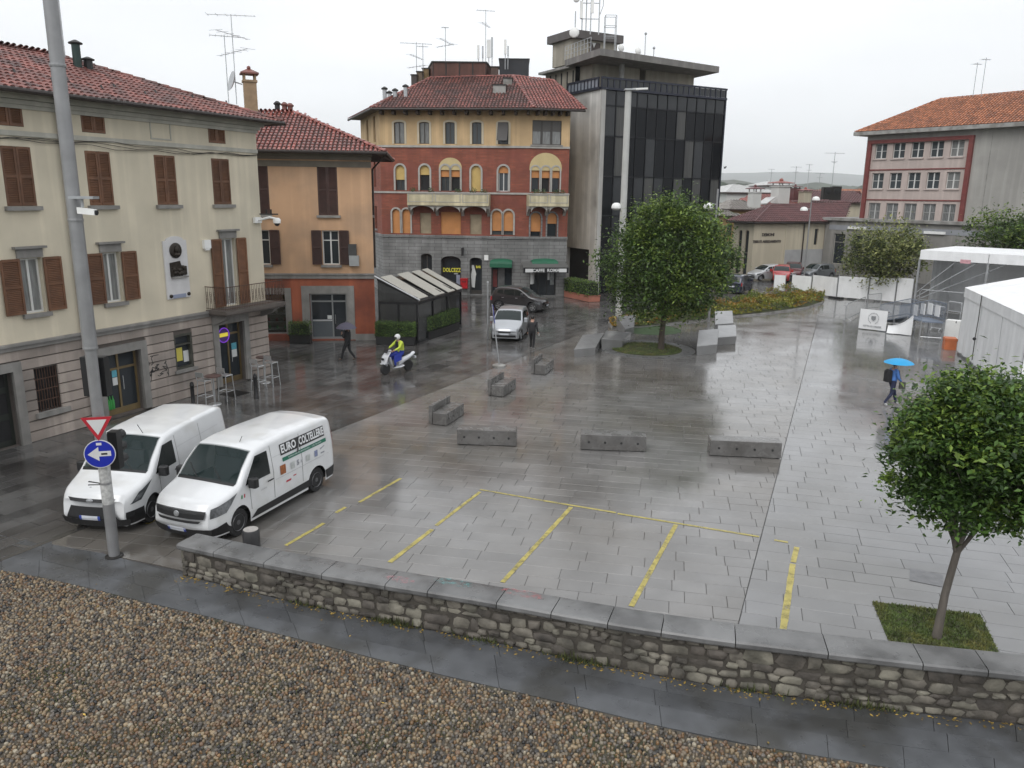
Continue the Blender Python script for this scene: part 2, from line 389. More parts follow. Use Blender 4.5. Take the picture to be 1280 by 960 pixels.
slab_proto = {}
def slabs(zone_name, label_mat, org, d, dims, planes, keepfun, n_single, jit=.35, gap=.008, joint_z=-.03, far=70):
    """rows of slabs along direction d inside the half-planes; the largest in view become single pieces"""
    d = d.normalized(); e = Vector((-d.y,d.x)); L_, W_ = dims
    items = []
    NU, NV = 140, 190
    for j in range(-NV, NV):
        off = R.random()*L_; u = -NU*L_+off
        while u < NU*L_:
            ln = L_*(1+R.uniform(-jit,jit)); c = org+d*(u+ln/2)+e*((j+.5)*W_)
            u0 = u; u += ln
            if c.y < 5 or c.y > far or abs(c.x) > 45: continue
            if any((c-a).dot(n) < -L_ for a,n in planes): continue
            g = gap/2
            q = [org+d*(u0+g)+e*(j*W_+g), org+d*(u-g)+e*(j*W_+g), org+d*(u-g)+e*((j+1)*W_-g), org+d*(u0+g)+e*((j+1)*W_-g)]
            whole = True
            for a,n in planes:
                if any((p-a).dot(n) < 0 for p in q): whole = False; q = clip(q,a,n)
                if len(q) < 3: break
            if len(q) < 3: continue
            if keepfun:
                q2 = keepfun(q, c)
                if q2 is None or len(q2) < 3: continue
                if q2 is not q: whole = False
                q = q2
            xs = [PR((p.x,p.y,0)) for p in q]
            vis = all(-150 < x < 1430 and 150 < y < 1100 for x,y in xs)
            if not any(-350 < x < 1630 and y < 1250 for x,y in xs): continue
            ar = abs(sum(xs[i][0]*xs[(i+1)%len(xs)][1]-xs[(i+1)%len(xs)][0]*xs[i][1] for i in range(len(xs))))/2 if vis else 0
            items.append((ar, q, c))
    items.sort(key=lambda t: -t[0])
    base = struct_parts[zone_name]
    rest = MB()
    def one(mb, q):
        cx = sum(p.x for p in q)/len(q); cy = sum(p.y for p in q)/len(q); tx, ty, z0 = R.gauss(0,.0009), R.gauss(0,.0009), R.gauss(-.0015,.0007)
        n = len(q); b = .006
        zt = [z0+(p.x-cx)*tx+(p.y-cy)*ty for p in q]
        top = [(p.x+(cx-p.x)*b/max(.05,hypot(p.x-cx,p.y-cy)), p.y+(cy-p.y)*b/max(.05,hypot(p.x-cx,p.y-cy)), z) for p,z in zip(q,zt)]
        mid = [(p.x,p.y,z-.003) for p,z in zip(q,zt)]; lo = [(p.x,p.y,joint_z-.005) for p in q]
        vs = top+mid+lo; fs = [tuple(range(n))]
        for i in range(n):
            k = (i+1) % n; fs += [(i,n+i,n+k,k),(n+i,2*n+i,2*n+k,n+k)]
        # counter-clockwise seen from above
        ar2 = sum(q[i].x*q[(i+1)%n].y-q[(i+1)%n].x*q[i].y for i in range(n))
        if ar2 < 0: fs = [tuple(reversed(f)) for f in fs]
        mb.add(vs, fs)
    for k,(ar,q,c) in enumerate(items):
        if k < n_single and ar > 60:
            mb = MB(); one(mb,q); mb.build('paving_slab', label_mat, base)
        else: one(rest, q)
    stuff(rest.build('far_paving', label_mat, base))

struct_parts = {}
def sheet(name, pts, z, mt):
    mb = MB(); mb.poly([(p[0],p[1],z) for p in pts]); o = struct(mb.build(name, mt, org=(0,0,0))); o.location = (0,0,0); struct_parts[name] = o; return o
# beds (dark joint colour) the slabs lie in
Kfar = K0+Kd*62
plaza_bed = [K0-Kd*6, V2((26,3)), V2((46,3)), V2((46,70)), V2((11,70)), Kfar]
sheet('plaza', plaza_bed, -.030, M_joint)
Kn = Vector((-Kd.y,Kd.x))
sheet('street', [K0-Kd*12, K0-Kd*12+Kn*30, K0+Kd*70+Kn*30, K0+Kd*70], -.026, M_joint)
sheet('side_road', [V2(G(690,420))+V2((2,6)), V2((10,66)), V2((13,70)), V2((20,120)), V2((60,120)), V2((60,61)), V2(G(1080,372)), V2(G(880,400))], -.022, M_asph)
sheet('footpath', [V2(G(-80,690)), V2(G(20,672)), V2(G(120,690))]+[wpos(i*1.0)+wnrm(i)*.15 for i in range(int(WLEN))]+[EDGE[-1]-V2((0,.6))]+[p-V2((0,.25)) for p in EDGE[::-1]], -.018, mat('path_joint',(.045,.045,.046),.5,var=.2))
def keep_plaza(q, c):
    d, a, b = nearest_seg(WX, c)
    n = Vector((-(b-a).y,(b-a).x)).normalized()
    if (c-a).dot(n) < -.8: return None
    if d > 1.3: return q if (c-a).dot(n) > 0 else None
    return clip(q, a, n)
bed_side = (V2(G(800,402)), (V2(G(1030,372))-V2(G(800,402))).normalized())
dirL = (V2(G(840,640))-V2(G(600,622.5))).normalized()
VPL = ray(845,256); eL = V2(VPL).normalized(); dirL = Vector((eL.y,-eL.x))
VPR = ray(935,257); eR = V2(VPR).normalized(); dirR = Vector((eR.y,-eR.x))
Kr = (K0, Vector((Kd.y,-Kd.x))); Jl = line_left(J0,J1); Jr = line_left(J1,J0); gapJ = .009
far_lim = (V2(G(700,392)), Vector((.15,-1)).normalized())
slabs('plaza', M_slabL, V2((0,15)), dirL, (1.02,.47), [(Kr[0]+Kr[1]*.16,Kr[1]), (Jl[0]+Jl[1]*gapJ,Jl[1])], keep_plaza, 300, far=68)
slabs('plaza', M_slabR, J0, dirR, (1.18,.50), [(Jr[0]+Jr[1]*gapJ,Jr[1])], keep_plaza, 150, far=66)
slabs('street', M_slabS, K0, Kd, (.95,.46), [(K0+Kn*.02,Kn)], None, 220, jit=.45, gap=.014, joint_z=-.026, far=75)
# kerb strip that marks the edge of the plaza: long flush stones
for i in range(26):
    a = K0+Kd*(i*1.9-4.0); b = a+Kd*1.88; n = -Kn; mb = MB()
    mb.prism([(a.x,a.y,-.02),(b.x,b.y,-.02),(b.x+n.x*.15,b.y+n.y*.15,-.02),(a.x+n.x*.15,a.y+n.y*.15,-.02)], (0,0,.021)); mb.build('border_stone', M_slabS, struct_parts['plaza'])
# path slabs: two bands following the wall
PE = walk(EDGE)
def epos(t):
    s = t*PE[-1]
    for i in range(len(PE)-1):
        if PE[i+1] >= s: return EDGE[i].lerp(EDGE[i+1], (s-PE[i])/(PE[i+1]-PE[i]))
    return EDGE[-1]
WPATH = [V2(G(-70,655)), V2(G(60,670)), V2(G(150,697)), wpos(0)]+[wpos(i*.8) for i in range(1,int(WLEN/.8))]+[wpos(WLEN)]
WPA = walk(WPATH)
def ppos(t):
    s = t*WPA[-1]
    for i in range(len(WPA)-1):
        if WPA[i+1] >= s: return WPATH[i].lerp(WPATH[i+1], (s-WPA[i])/(WPA[i+1]-WPA[i]))
    return WPATH[-1]
bands = [(0,.30),(.30,.62),(.62,1.0)]
for bi,(b0,b1) in enumerate(bands):
    t = 0.0
    while t < .995:
        dt = R.uniform(.042,.068); t1 = min(1.0,t+dt)
        q = []
        for tt,bb in ((t+.0001,b0),(t1-.0001,b0),(t1-.0001,b1),(t+.0001,b1)):
            p = ppos(tt).lerp(epos(tt), bb); q.append(p)
        ins = .0025; c = sum(q, Vector((0,0)))/4
        q = [p+(c-p).normalized()*ins for p in q]; z = R.gauss(-.002,.0015)
        mb = MB(); mb.prism([(p.x,p.y,-.025) for p in reversed(q)], (0,0,.025+z)); mb.build('path_slab', M_path, struct_parts['footpath'])
        t = t1
# ------------------------------------------------------------------ yellow bay lines (worn paint)
M_yel = mat('worn_yellow_paint', (.40,.335,.085), .42, var=.2, vs=4)
_n = M_yel.node_tree.nodes; _l = M_yel.node_tree.links
_g = _n.new('ShaderNodeNewGeometry'); _t = _n.new('ShaderNodeTexNoise'); _t.inputs['Scale'].default_value = 3.2; _t.inputs['Detail'].default_value = 9; _t.inputs['Roughness'].default_value = .75; _l.new(_g.outputs['Position'], _t.inputs['Vector'])
_r2 = _n.new('ShaderNodeMapRange'); _r2.inputs['From Min'].default_value = .30; _r2.inputs['From Max'].default_value = .52; _l.new(_t.outputs['Fac'], _r2.inputs['Value']); _l.new(_r2.outputs[0], _n['Principled BSDF'].inputs['Alpha'])
def yline(p, q, w, keep=1.0, fade=None):
    a, b = V2(G(*p)), V2(G(*q)); d = (b-a); L_ = d.length; d.normalize(); n = Vector((-d.y,d.x))*w/2; mb = MB(); s = 0.0
    while s < L_:
        ln = min(R.uniform(.25,.6), L_-s)
        if R.random() < keep:
            a0 = a+d*s; a1 = a+d*(s+ln); j = R.uniform(.85,1.0)
            mb.poly([(*(a0-n*j),.0055),(*(a1-n*j),.0055),(*(a1+n*j),.0055),(*(a0+n*j),.0055)])
        s += ln
    if mb.v:
        o = mb.build('painted_line', M_yel, struct_parts['plaza'])
for p,q,w,k in (((978.9,787),(991,705),.14,1),((991.5,703),(996,684),.12,.8),((789,758),(845,656),.12,1),((628,728),(714,634),.12,1),((487,703),(540,662),.12,1),((545,657),(600,615),.10,.95),
                ((357,682),(405,654),.11,1),((420,641),(432,634),.10,1),((449,628),(501,598),.11,1),((680,626),(770,641),.09,1),((772,642),(949,671),.09,1),((600,612),(680,626),.08,1),((520,600),(590,611),.07,.5),((968,675),(985,678),.09,.8),((184,655),(196,648),.12,1)):
    yline(p,q,w,k)
# ------------------------------------------------------------------ rubble wall with coping
wl_label = 'long curved low rubble stone wall with grey granite coping between path and square'
wall_o = thing('stone_wall', (*wpos(WLEN*.45),0), wl_label, 'wall')
M_mortar = mat('dark_mortar', (.058,.051,.042), .9, var=.3, vs=6, bump=.01, bs=25)
M_rub = mat('rubble_stone', (.150,.135,.112), .75, var=.35, vs=4, bump=.014, bs=18, obj=.45, col2=(.080,.073,.060), c2s=2.2, c2t=(.4,.62), hue=.022)
M_cop = mat('granite_coping', (.150,.150,.150), .36, var=.2, vs=3, bump=.003, bs=50, obj=.13, col2=(.095,.095,.095), c2s=1.4, rvar=.12, rs=3)
mb = MB(); NS = 60
for i in range(NS):
    s0, s1 = WLEN*i/NS, WLEN*(i+1)/NS
    a, b = wpos(s0), wpos(s1); na, nb = wnrm(s0), wnrm(s1); ta, tb = wtop(s0)-.12, wtop(s1)-.12
    ia, ib = a+na*.05, b+nb*.05; oa, ob_ = a+na*(WT-.03), b+nb*(WT-.03)
    mb.box8([(*ia,-.1),(*ib,-.1),(*ob_,-.1),(*oa,-.1),(*ia,ta),(*ib,tb),(*ob_,tb),(*oa,ta)])
mb.build('core', M_mortar, wall_o)
def wall_stone(s0, s1, z0, z1, face=-1):
    "irregular faced stone on the path side"
    n = 8; cx, cz = (s0+s1)/2, (z0+z1)/2; hw, hz = (s1-s0)/2, (z1-z0)/2; ring = []
    for k in range(n):
        a = 2*pi*k/n+.2; sx = abs(cos(a))**.55*(1 if cos(a) >= 0 else -1); sz = abs(sin(a))**.55*(1 if sin(a) >= 0 else -1)
        ring.append((cx+hw*sx*R.uniform(.72,1.12), cz+hz*sz*R.uniform(.72,1.14)))
    pr = R.uniform(.008,.055)
    def P(s,z,d): p = wpos(s)-wnrm(s)*(d-.05); return (p.x,p.y,max(-.05,z))
    vs = [P(s,z,-.04) for s,z in ring]+[P(s,z,pr*.55) for s,z in ring]+[P(cx+(s-cx)*.72,cz+(z-cz)*.72,pr+R.uniform(-.01,.012)) for s,z in ring]+[P(cx,cz,pr+.012)]
    fs = []
    for k in range(n):
        j = (k+1) % n; fs += [(k,j,n+j,n+k),(n+k,n+j,2*n+j,2*n+k),(2*n+k,2*n+j,3*n)]
    m2 = MB(); m2.add(vs,fs); m2.build('stone', M_rub, wall_o, smooth=True, ang=48)
s = .0; cols = []
# stones in uneven courses whose joints wander
course_h = []
def courses(top):
    z = -.02; out = []
    while z < top-.05:
        h = R.choice((.10,.13,.16,.20,.24)); 
        if z+h > top-.06: h = top-z
        out.append((z,min(top,z+h))); z += h
    return out
blk = 0.0
while blk < WLEN-.1:
    bl = R.uniform(1.1,2.0); e = min(WLEN,blk+bl)
    cs_ = courses(wtop(blk)-.125)
    for (z0,z1) in cs_:
        x = blk+R.uniform(-.12,.05)
        while x < e-.06:
            w = min(R.uniform(.9,2.3)*(z1-z0)+.05, .55); x1 = x+w
            if e-x1 < .1: x1 = e+R.uniform(-.03,.08)
            wob = .03*sin(x*2.7+z0*9)
            if x1 > .02 and x1 < WLEN: wall_stone(max(0,x)+.006, x1-.006, max(-.03,z0+wob*(1 if z0 > .05 else 0))+.005, z1+(wob if z1 < wtop(blk)-.15 else 0)-.005)
            x = x1
    blk = e
# the wall's left end face
for (z0,z1) in courses(.60):
    p0 = wpos(0); n0 = wnrm(0); d0 = (wpos(.3)-wpos(0)).normalized()
    a = 0.03
    while a < WT-.08:
        w = R.uniform(.14,.26); b = min(WT-.03,a+w)
        if WT-b < .1: b = WT-.03
        q = [p0+n0*a-d0*.0, p0+n0*b]; m2 = MB()
        m2.box8([(*(q[0]-d0*R.uniform(.03,.06)),z0+.006),(*(q[0]+d0*.05),z0+.006),(*(q[1]+d0*.05),z0+.006),(*(q[1]-d0*.04),z0+.006),(*(q[0]-d0*.02),z1-.006),(*(q[0]+d0*.05),z1-.006),(*(q[1]+d0*.05),z1-.006),(*(q[1]-d0*.02),z1-.006)])
        m2.build('stone', M_rub, wall_o); a = b+.01
# coping
s = -.04
while s < WLEN-.3:
    ln = R.uniform(.85,1.45); s1 = min(WLEN, s+ln)
    if WLEN-s1 < .5: s1 = WLEN
    vs = []; nn = 3; rows = []
    prof = [(-.06,-.125),(-.075,-.10),(-.075,-.035),(-.05,-.005),(.02,0),(WT-.04,.004),(WT+.02,-.02),(WT+.03,-.06),(WT+.02,-.125)]
    for i in range(nn+1):
        ss = s+.008+(s1-s-.016)*i/nn; c_ = wpos(ss) if ss >= 0 else wpos(0)+(wpos(0)-wpos(.3)).normalized()*(-ss); n_ = wnrm(max(0,ss)); zt = wtop(ss)
        rows.append([(c_.x+n_.x*o, c_.y+n_.y*o, zt+h) for o,h in prof])
    np_ = len(prof); fs = []
    for i in range(nn):
        for k in range(np_-1): fs.append((i*np_+k,(i+1)*np_+k,(i+1)*np_+k+1,i*np_+k+1))
        fs.append((i*np_+np_-1,(i+1)*np_+np_-1,(i+1)*np_,i*np_))
    fs += [tuple(range(np_)), tuple(reversed(range(nn*np_,(nn+1)*np_)))]
    m2 = MB(); m2.add([p for r_ in rows for p in r_], fs); m2.build('coping_stone', M_cop, wall_o, smooth=True, ang=30); s = s1
# faded chalk drawings on the coping
def chalk(px, py, rx, ry, col, nm):
    Mc = mat(nm, col, .7, var=.1); n_ = Mc.node_tree.nodes; l_ = Mc.node_tree.links
    g_ = n_.new('ShaderNodeNewGeometry'); t_ = n_.new('ShaderNodeTexNoise'); t_.inputs['Scale'].default_value = 11; t_.inputs['Detail'].default_value = 7; l_.new(g_.outputs['Position'], t_.inputs['Vector'])
    r_ = n_.new('ShaderNodeMapRange'); r_.inputs['From Min'].default_value = .44; r_.inputs['From Max'].default_value = .75; r_.inputs['To Max'].default_value = .5; l_.new(t_.outputs['Fac'], r_.inputs['Value']); l_.new(r_.outputs[0], n_['Principled BSDF'].inputs['Alpha'])
    c_ = G(px,py,.86); d = nearest_seg(WB, V2(c_)); u = (d[2]-d[1]).normalized(); v = Vector((-u.y,u.x)); p0 = V2(c_)
    # height of the coping there
    best = min(range(200), key=lambda i: (wpos(WLEN*i/200)+wnrm(WLEN*i/200)*.2-p0).length); z = wtop(WLEN*best/200)+.009
    m2 = MB(); m2.poly([(p0.x+u.x*rx*cos(a)+v.x*ry*sin(a)*.9, p0.y+u.y*rx*cos(a)+v.y*ry*sin(a)*.9, z) for a in [2*pi*k/14 for k in range(14)]]); m2.build('chalk_mark', Mc, wall_o)
chalk(500,722,.3,.13,(.6,.25,.28),'pink_chalk'); chalk(568,727,.42,.14,(.15,.42,.42),'teal_chalk'); chalk(655,742,.45,.14,(.6,.17,.18),'red_chalk')
# ------------------------------------------------------------------ pebble bed
peb = struct(MB().add([(p.x,p.y,-.014) for p in EDGE]+[(12,4.5,-.014),(-26,4.5,-.014),(-26,EDGE[0].y,-.014)], [tuple(reversed(range(len(EDGE)+3)))]).build('pebble_bed', mat('pebble_mortar', (.075,.064,.048), .7, var=.25, vs=3, col2=(.035,.040,.016), c2s=.55, c2t=(.55,.68)), org=(0,0,0)))
peb.location = (0,0,0); ORG[peb.name] = (0,0,0)
PCOL = [((.185,.138,.084),7),((.135,.106,.074),7),((.082,.071,.060),5),((.032,.030,.029),3),((.27,.235,.175),3),((.185,.108,.050),4),((.120,.074,.045),4),((.098,.088,.076),3)]
PM = [mat('pebble_%d' % i, c, .34, var=.15, vs=30, isl=.28, obj=.28, rvar=.08) for i,(c,w) in enumerate(PCOL)]
PW = [w for c,w in PCOL]
def peb_mesh(mb, x, y, r, rx, an, h):
    n = 7; vs = []
    for rr, z in ((1.0,-.02),(.86,h*.55),(.45,h*.93)):
        for k in range(n):
            a = 2*pi*k/n; px_, py_ = r*rr*cos(a), r*rx*rr*sin(a); vs.append((x+px_*cos(an)-py_*sin(an), y+px_*sin(an)+py_*cos(an), z))
    vs.append((x,y,h)); fs = []
    for j in range(2):
        for k in range(n): q = (k+1) % n; fs.append((j*n+k,j*n+q,(j+1)*n+q,(j+1)*n+k))
    for k in range(n): fs.append((2*n+k,2*n+(k+1)%n,3*n))
    mb.add(vs, fs)
pm = [MB() for _ in PM]; singles = []
def edge_y(x):
    for i in range(len(EDGE)-1):
        if EDGE[i].x <= x <= EDGE[i+1].x: t = (x-EDGE[i].x)/(EDGE[i+1].x-EDGE[i].x); return EDGE[i].y+(EDGE[i+1].y-EDGE[i].y)*t
    return -99
y = 8.3; step = .068; row = 0
while y < 17.4:
    x = -13.5+(row % 2)*step*.5
    while x < 7.5:
        xx = x+R.gauss(0,.014); yy = y+R.gauss(0,.014); x += step*R.uniform(.88,1.15)
        if yy > edge_y(xx)-.045: continue
        px_, py_ = PR((xx,yy,0))
        if not (-140 < px_ < 1420 and py_ < 1060): continue
        k = R.choices(range(len(PM)), PW)[0]; r_ = R.choice((.026,.032,.035,.038,.042,.048))*R.uniform(.82,1.0)
        args = (xx,yy,r_,R.uniform(.62,.95),R.random()*pi,R.uniform(.018,.034))
        if 0 < px_ < 1280 and 925 < py_ < 956 and len(singles) < 300 and r_ > .034: singles.append((k,args))
        else: peb_mesh(pm[k], *args)
    y += step*.86; row += 1
for k,a in singles: mb = MB(); peb_mesh(mb,*a); mb.build('pebble', PM[k], peb, smooth=True, ang=80)
for k in range(len(PM)):
    if pm[k].v: stuff(pm[k].build('pebble_field', PM[k], peb, smooth=True, ang=80))
# moss and fallen leaves along the wall foot and in the pebbles
M_moss = mat('moss', (.055,.065,.018), .9, var=.4, vs=14, isl=.4)
M_leaf_y = mat('fallen_leaf', (.33,.22,.05), .6, var=.2, isl=.5)
lf = MB(); ms_ = MB()
def litter(mb, x, y, z, r_):
    a = R.random()*pi*2; t = R.uniform(-.3,.3); u = Vector((cos(a),sin(a),t))*r_; v = Vector((-sin(a),cos(a),R.uniform(-.3,.3)))*r_*.5; c_ = Vector((x,y,z+.004+abs(t)*r_))
    mb.poly([c_-u,c_+v*.9-u*.2,c_+u,c_-v*.9-u*.2])
for i in range(520):
    s = WLEN*R.random(); p = wpos(s)-wnrm(s)*abs(R.gauss(.03,.10)); litter(lf,p.x,p.y,.0,R.uniform(.018,.04))
for i in range(40):
    x = R.uniform(-9,6); y = R.uniform(9,16)
    if y < edge_y(x)+1.5: litter(lf,x,y,.02 if y < edge_y(x) else .0,R.uniform(.02,.04))
for s0,n in ((5.1,230),(6.9,90),(8.7,200),(11.5,70),(13.2,160),(3.2,60)):
    for i in range(n):
        s = s0+R.gauss(0,.28); p = wpos(s)-wnrm(s)*(.01+abs(R.gauss(0,.05))); z = abs(R.gauss(0,.06)); a = R.random()*6.28
        b = Vector((p.x,p.y,z*.3)); u = Vector((cos(a)*.012,sin(a)*.012,0)); ms_.poly([b-u,b+u,b+Vector((R.gauss(0,.025),R.gauss(0,.025),.03+z))])
tag(lf.build('fallen_leaves', M_leaf_y), 'small yellow and brown fallen leaves lying along the foot of the stone wall', 'leaves', kind='stuff')
tag(ms_.build('weeds', M_moss), 'green weeds and moss growing at the foot of the rubble wall', 'weeds', kind='stuff')
mp_ = MB()
for cx,cy in ((15,893),(470,930),(100,945),(330,860),(760,955),(60,845),(200,915),(300,950),(90,870),(560,905)):
    c_ = G(cx,cy)
    for i in range(380):
        x = c_.x+R.gauss(0,.30); y = c_.y+R.gauss(0,.20); a = R.random()*6.28; u = Vector((cos(a)*.01,sin(a)*.01,0)); b = Vector((x,y,.012)); mp_.poly([b-u,b+u,b+Vector((R.gauss(0,.012),R.gauss(0,.012),.022))])
tag(mp_.build('moss', M_moss), 'patches of green moss between the pebbles of the foreground bed', 'moss', kind='stuff')
# ------------------------------------------------------------------ building kit
M_tileA = mat('weathered_roof_tile', (.175,.062,.050), .5, var=.22, vs=1.2, isl=.45, col2=(.10,.050,.045), c2s=.9, bump=.004, bs=40)
M_tileB = mat('red_roof_tile', (.27,.085,.068), .36, var=.2, vs=1.0, isl=.30, col2=(.17,.065,.055), c2s=.7, bump=.003, bs=40)
M_deck = mat('roof_deck', (.055,.032,.028), .8, var=.2)
M_shut = mat('brown_shutter', (.165,.074,.036), .55, var=.2, vs=3, obj=.24, streak=.15)
M_shutD = mat('dark_brown_shutter', (.050,.022,.017), .55, var=.2, vs=4, obj=.15)
M_cream = mat('cream_plaster', (.67,.60,.465), .85, var=.06, vs=.8, col2=(.57,.52,.41), c2s=.35, c2t=(.42,.7), bump=.002, bs=60, streak=.12)
M_creamT = mat('cream_trim', (.47,.455,.40), .8, var=.1, vs=2, streak=.15)
M_ochre = mat('ochre_plaster', (.56,.35,.21), .85, var=.08, vs=.7, col2=(.46,.30,.19), c2s=.5, bump=.002, bs=60, streak=.12)
M_redpl = mat('brick_red_plaster', (.40,.115,.058), .8, var=.12, vs=.9, col2=(.26,.075,.045), c2s=.7, bump=.002, bs=50, streak=.25)
M_stonepink = mat('pink_rusticated_stone', (.44,.375,.33), .8, var=.16, vs=1.6, col2=(.22,.195,.175), c2s=.8, c2t=(.50,.72), bump=.006, bs=30, obj=.08, streak=.26)
M_trimst = mat('grey_stone_trim', (.255,.245,.23), .7, var=.15, vs=2.5, bump=.004, bs=40, obj=.05, streak=.2)
M_winw = mat('white_window_frame', (.62,.62,.60), .45, var=.06)
M_pane = glass('clear_pane', (.06,.07,.075), .05)
M_curt = mat('curtained_pane', (.20,.205,.20), .12, var=.25, vs=3, stretch=(6,6,.6))
M_brown_r = mat('rusty_iron', (.075,.040,.028), .7, .2, var=.3, vs=8)
M_wood_br = mat('brass_frame', (.20,.145,.07), .4, .4, var=.2)
def inpoly(pt, poly):
    x, y = pt; c_ = False; n = len(poly)
    for i in range(n):
        x0,y0 = poly[i]; x1,y1 = poly[(i+1)%n]
        if (y0 > y) != (y1 > y) and x < (x1-x0)*(y-y0)/(y1-y0)+x0: c_ = not c_
    return c_
def tiles(o, u, v, poly, cw=.23, tl=.40, r=.085, seed=1):
    "rounded tiles on the plane o + a*u + b*v (unit vectors), inside poly of (a, b)"
    rr = random.Random(seed); u = Vector(u); v = Vector(v); n = u.cross(v).normalized()
    if n.z < 0: n = -n
    mb = MB(); a0 = min(p[0] for p in poly); a1 = max(p[0] for p in poly); b0 = min(p[1] for p in poly); b1 = max(p[1] for p in poly)
    a = a0+cw/2
    while a < a1:
        b = b0
        while b < b1:
            if inpoly((a,b+tl*.5),poly) or inpoly((a,b+tl*.15),poly):
                j = rr.gauss(0,.008); l0, l1 = b-.03+rr.gauss(0,.012), b+tl; vs = []; ns = 4
                for (bb,rad,h) in ((l0,r*1.0,.045),(l1,r*.86,.012)):
                    for k in range(ns+1):
                        t = pi*k/ns; vs.append(o+u*(a+j-rad*cos(t))+v*bb+n*(h+rad*.75*sin(t)))
                fs = [(k,k+1,ns+2+k,ns+1+k) for k in range(ns)]+[tuple(range(ns,-1,-1))]
                mb.add(vs,fs)
            b += tl
        a += cw
    return mb
def ridge(mb, p, q, r=.11, tl=.42):
    p, q = Vector(p), Vector(q); L_ = (q-p).length; n = max(1,int(L_/tl)); d = (q-p)/n; s_ = d.cross(Vector((0,0,1))).normalized(); up = s_.cross(d).normalized()
    if up.z < 0: up = -up
    for i in range(n):
        a, b = p+d*i-d*.06, p+d*(i+1); vs = []; ns = 5
        for (c_,rad,h) in ((a,r*1.08,.05),(b,r*.9,.03)):
            for k in range(ns+1):
                t = pi*k/ns; vs.append(c_+s_*(rad*cos(t))+up*(h+rad*.8*sin(t)))
        mb.add(vs, [(k,ns+1+k,ns+2+k,k+1) for k in range(ns)]+[tuple(range(ns+1))])
    return mb
def roof_plane(house, roofpart, o, u, v, poly, mt, thick=.12, cw=.23, tl=.40, r=.085, seed=1, flat=False):
    u = Vector(u); v = Vector(v); n = u.cross(v).normalized()
    if n.z < 0: n = -n
    if roofpart is None:
        mb = MB(); mb.prism([o+u*a+v*b-n*thick for a,b in poly], n*thick); roofpart = mb.build('roof', M_deck, house)
    else:
        mb = MB(); mb.prism([o+u*a+v*b-n*thick for a,b in poly], n*thick); mb.build('roof_deck', M_deck, roofpart)
    t = tiles(o,u,v,poly,cw,tl,r,seed)
    stuff(t.build('roof_tiles', mt, roofpart, smooth=True, ang=60))
    return roofpart
def shutter_mb(w, h, louv=.055):
    "one shutter leaf, hinge edge at x=0, lying in x-z, 4.5 cm thick"
    mb = MB(); t = .045; f = .07
    mb.box(0,f,-t,0,0,h); mb.box(w-f,w,-t,0,0,h)
    rails = [0,h*.48,h-f] if h > 1.0 else [0,h-f]
    for z in rails: mb.box(f,w-f,-t,0,z,z+f*1.15)
    zs = rails+[h]
    for i in range(len(rails)):
        z0 = rails[i]+f*1.15; z1 = (rails[i+1] if i+1 < len(rails) else h-.001)
        z = z0+.01
        while z < z1-.02:
            mb.box8([(f,-t*.75,z),(w-f,-t*.75,z),(w-f,-t*.1,z+louv*.55),(f,-t*.1,z+louv*.55),(f,-t*.75,z+.012),(w-f,-t*.75,z+.012),(w-f,-t*.1,z+louv*.55+.012),(f,-t*.1,z+louv*.55+.012)])
            z += louv
    mb.box(f,w-f,-t*.12,-t*.06,0,h)
    return mb
def put_shutter(F, parent, s0, s1, z0, z1, d, mt, open_to=0):
    mb = shutter_mb(s1-s0, z1-z0)
    mb.v = [tuple(F.pt(s0+x, z0+z, d-y)) for x,y,z in mb.v]
    # mirror of the depth axis flips faces; normals are recalculated by the two-sided shader
    return mb.build('shutter', mt, parent)
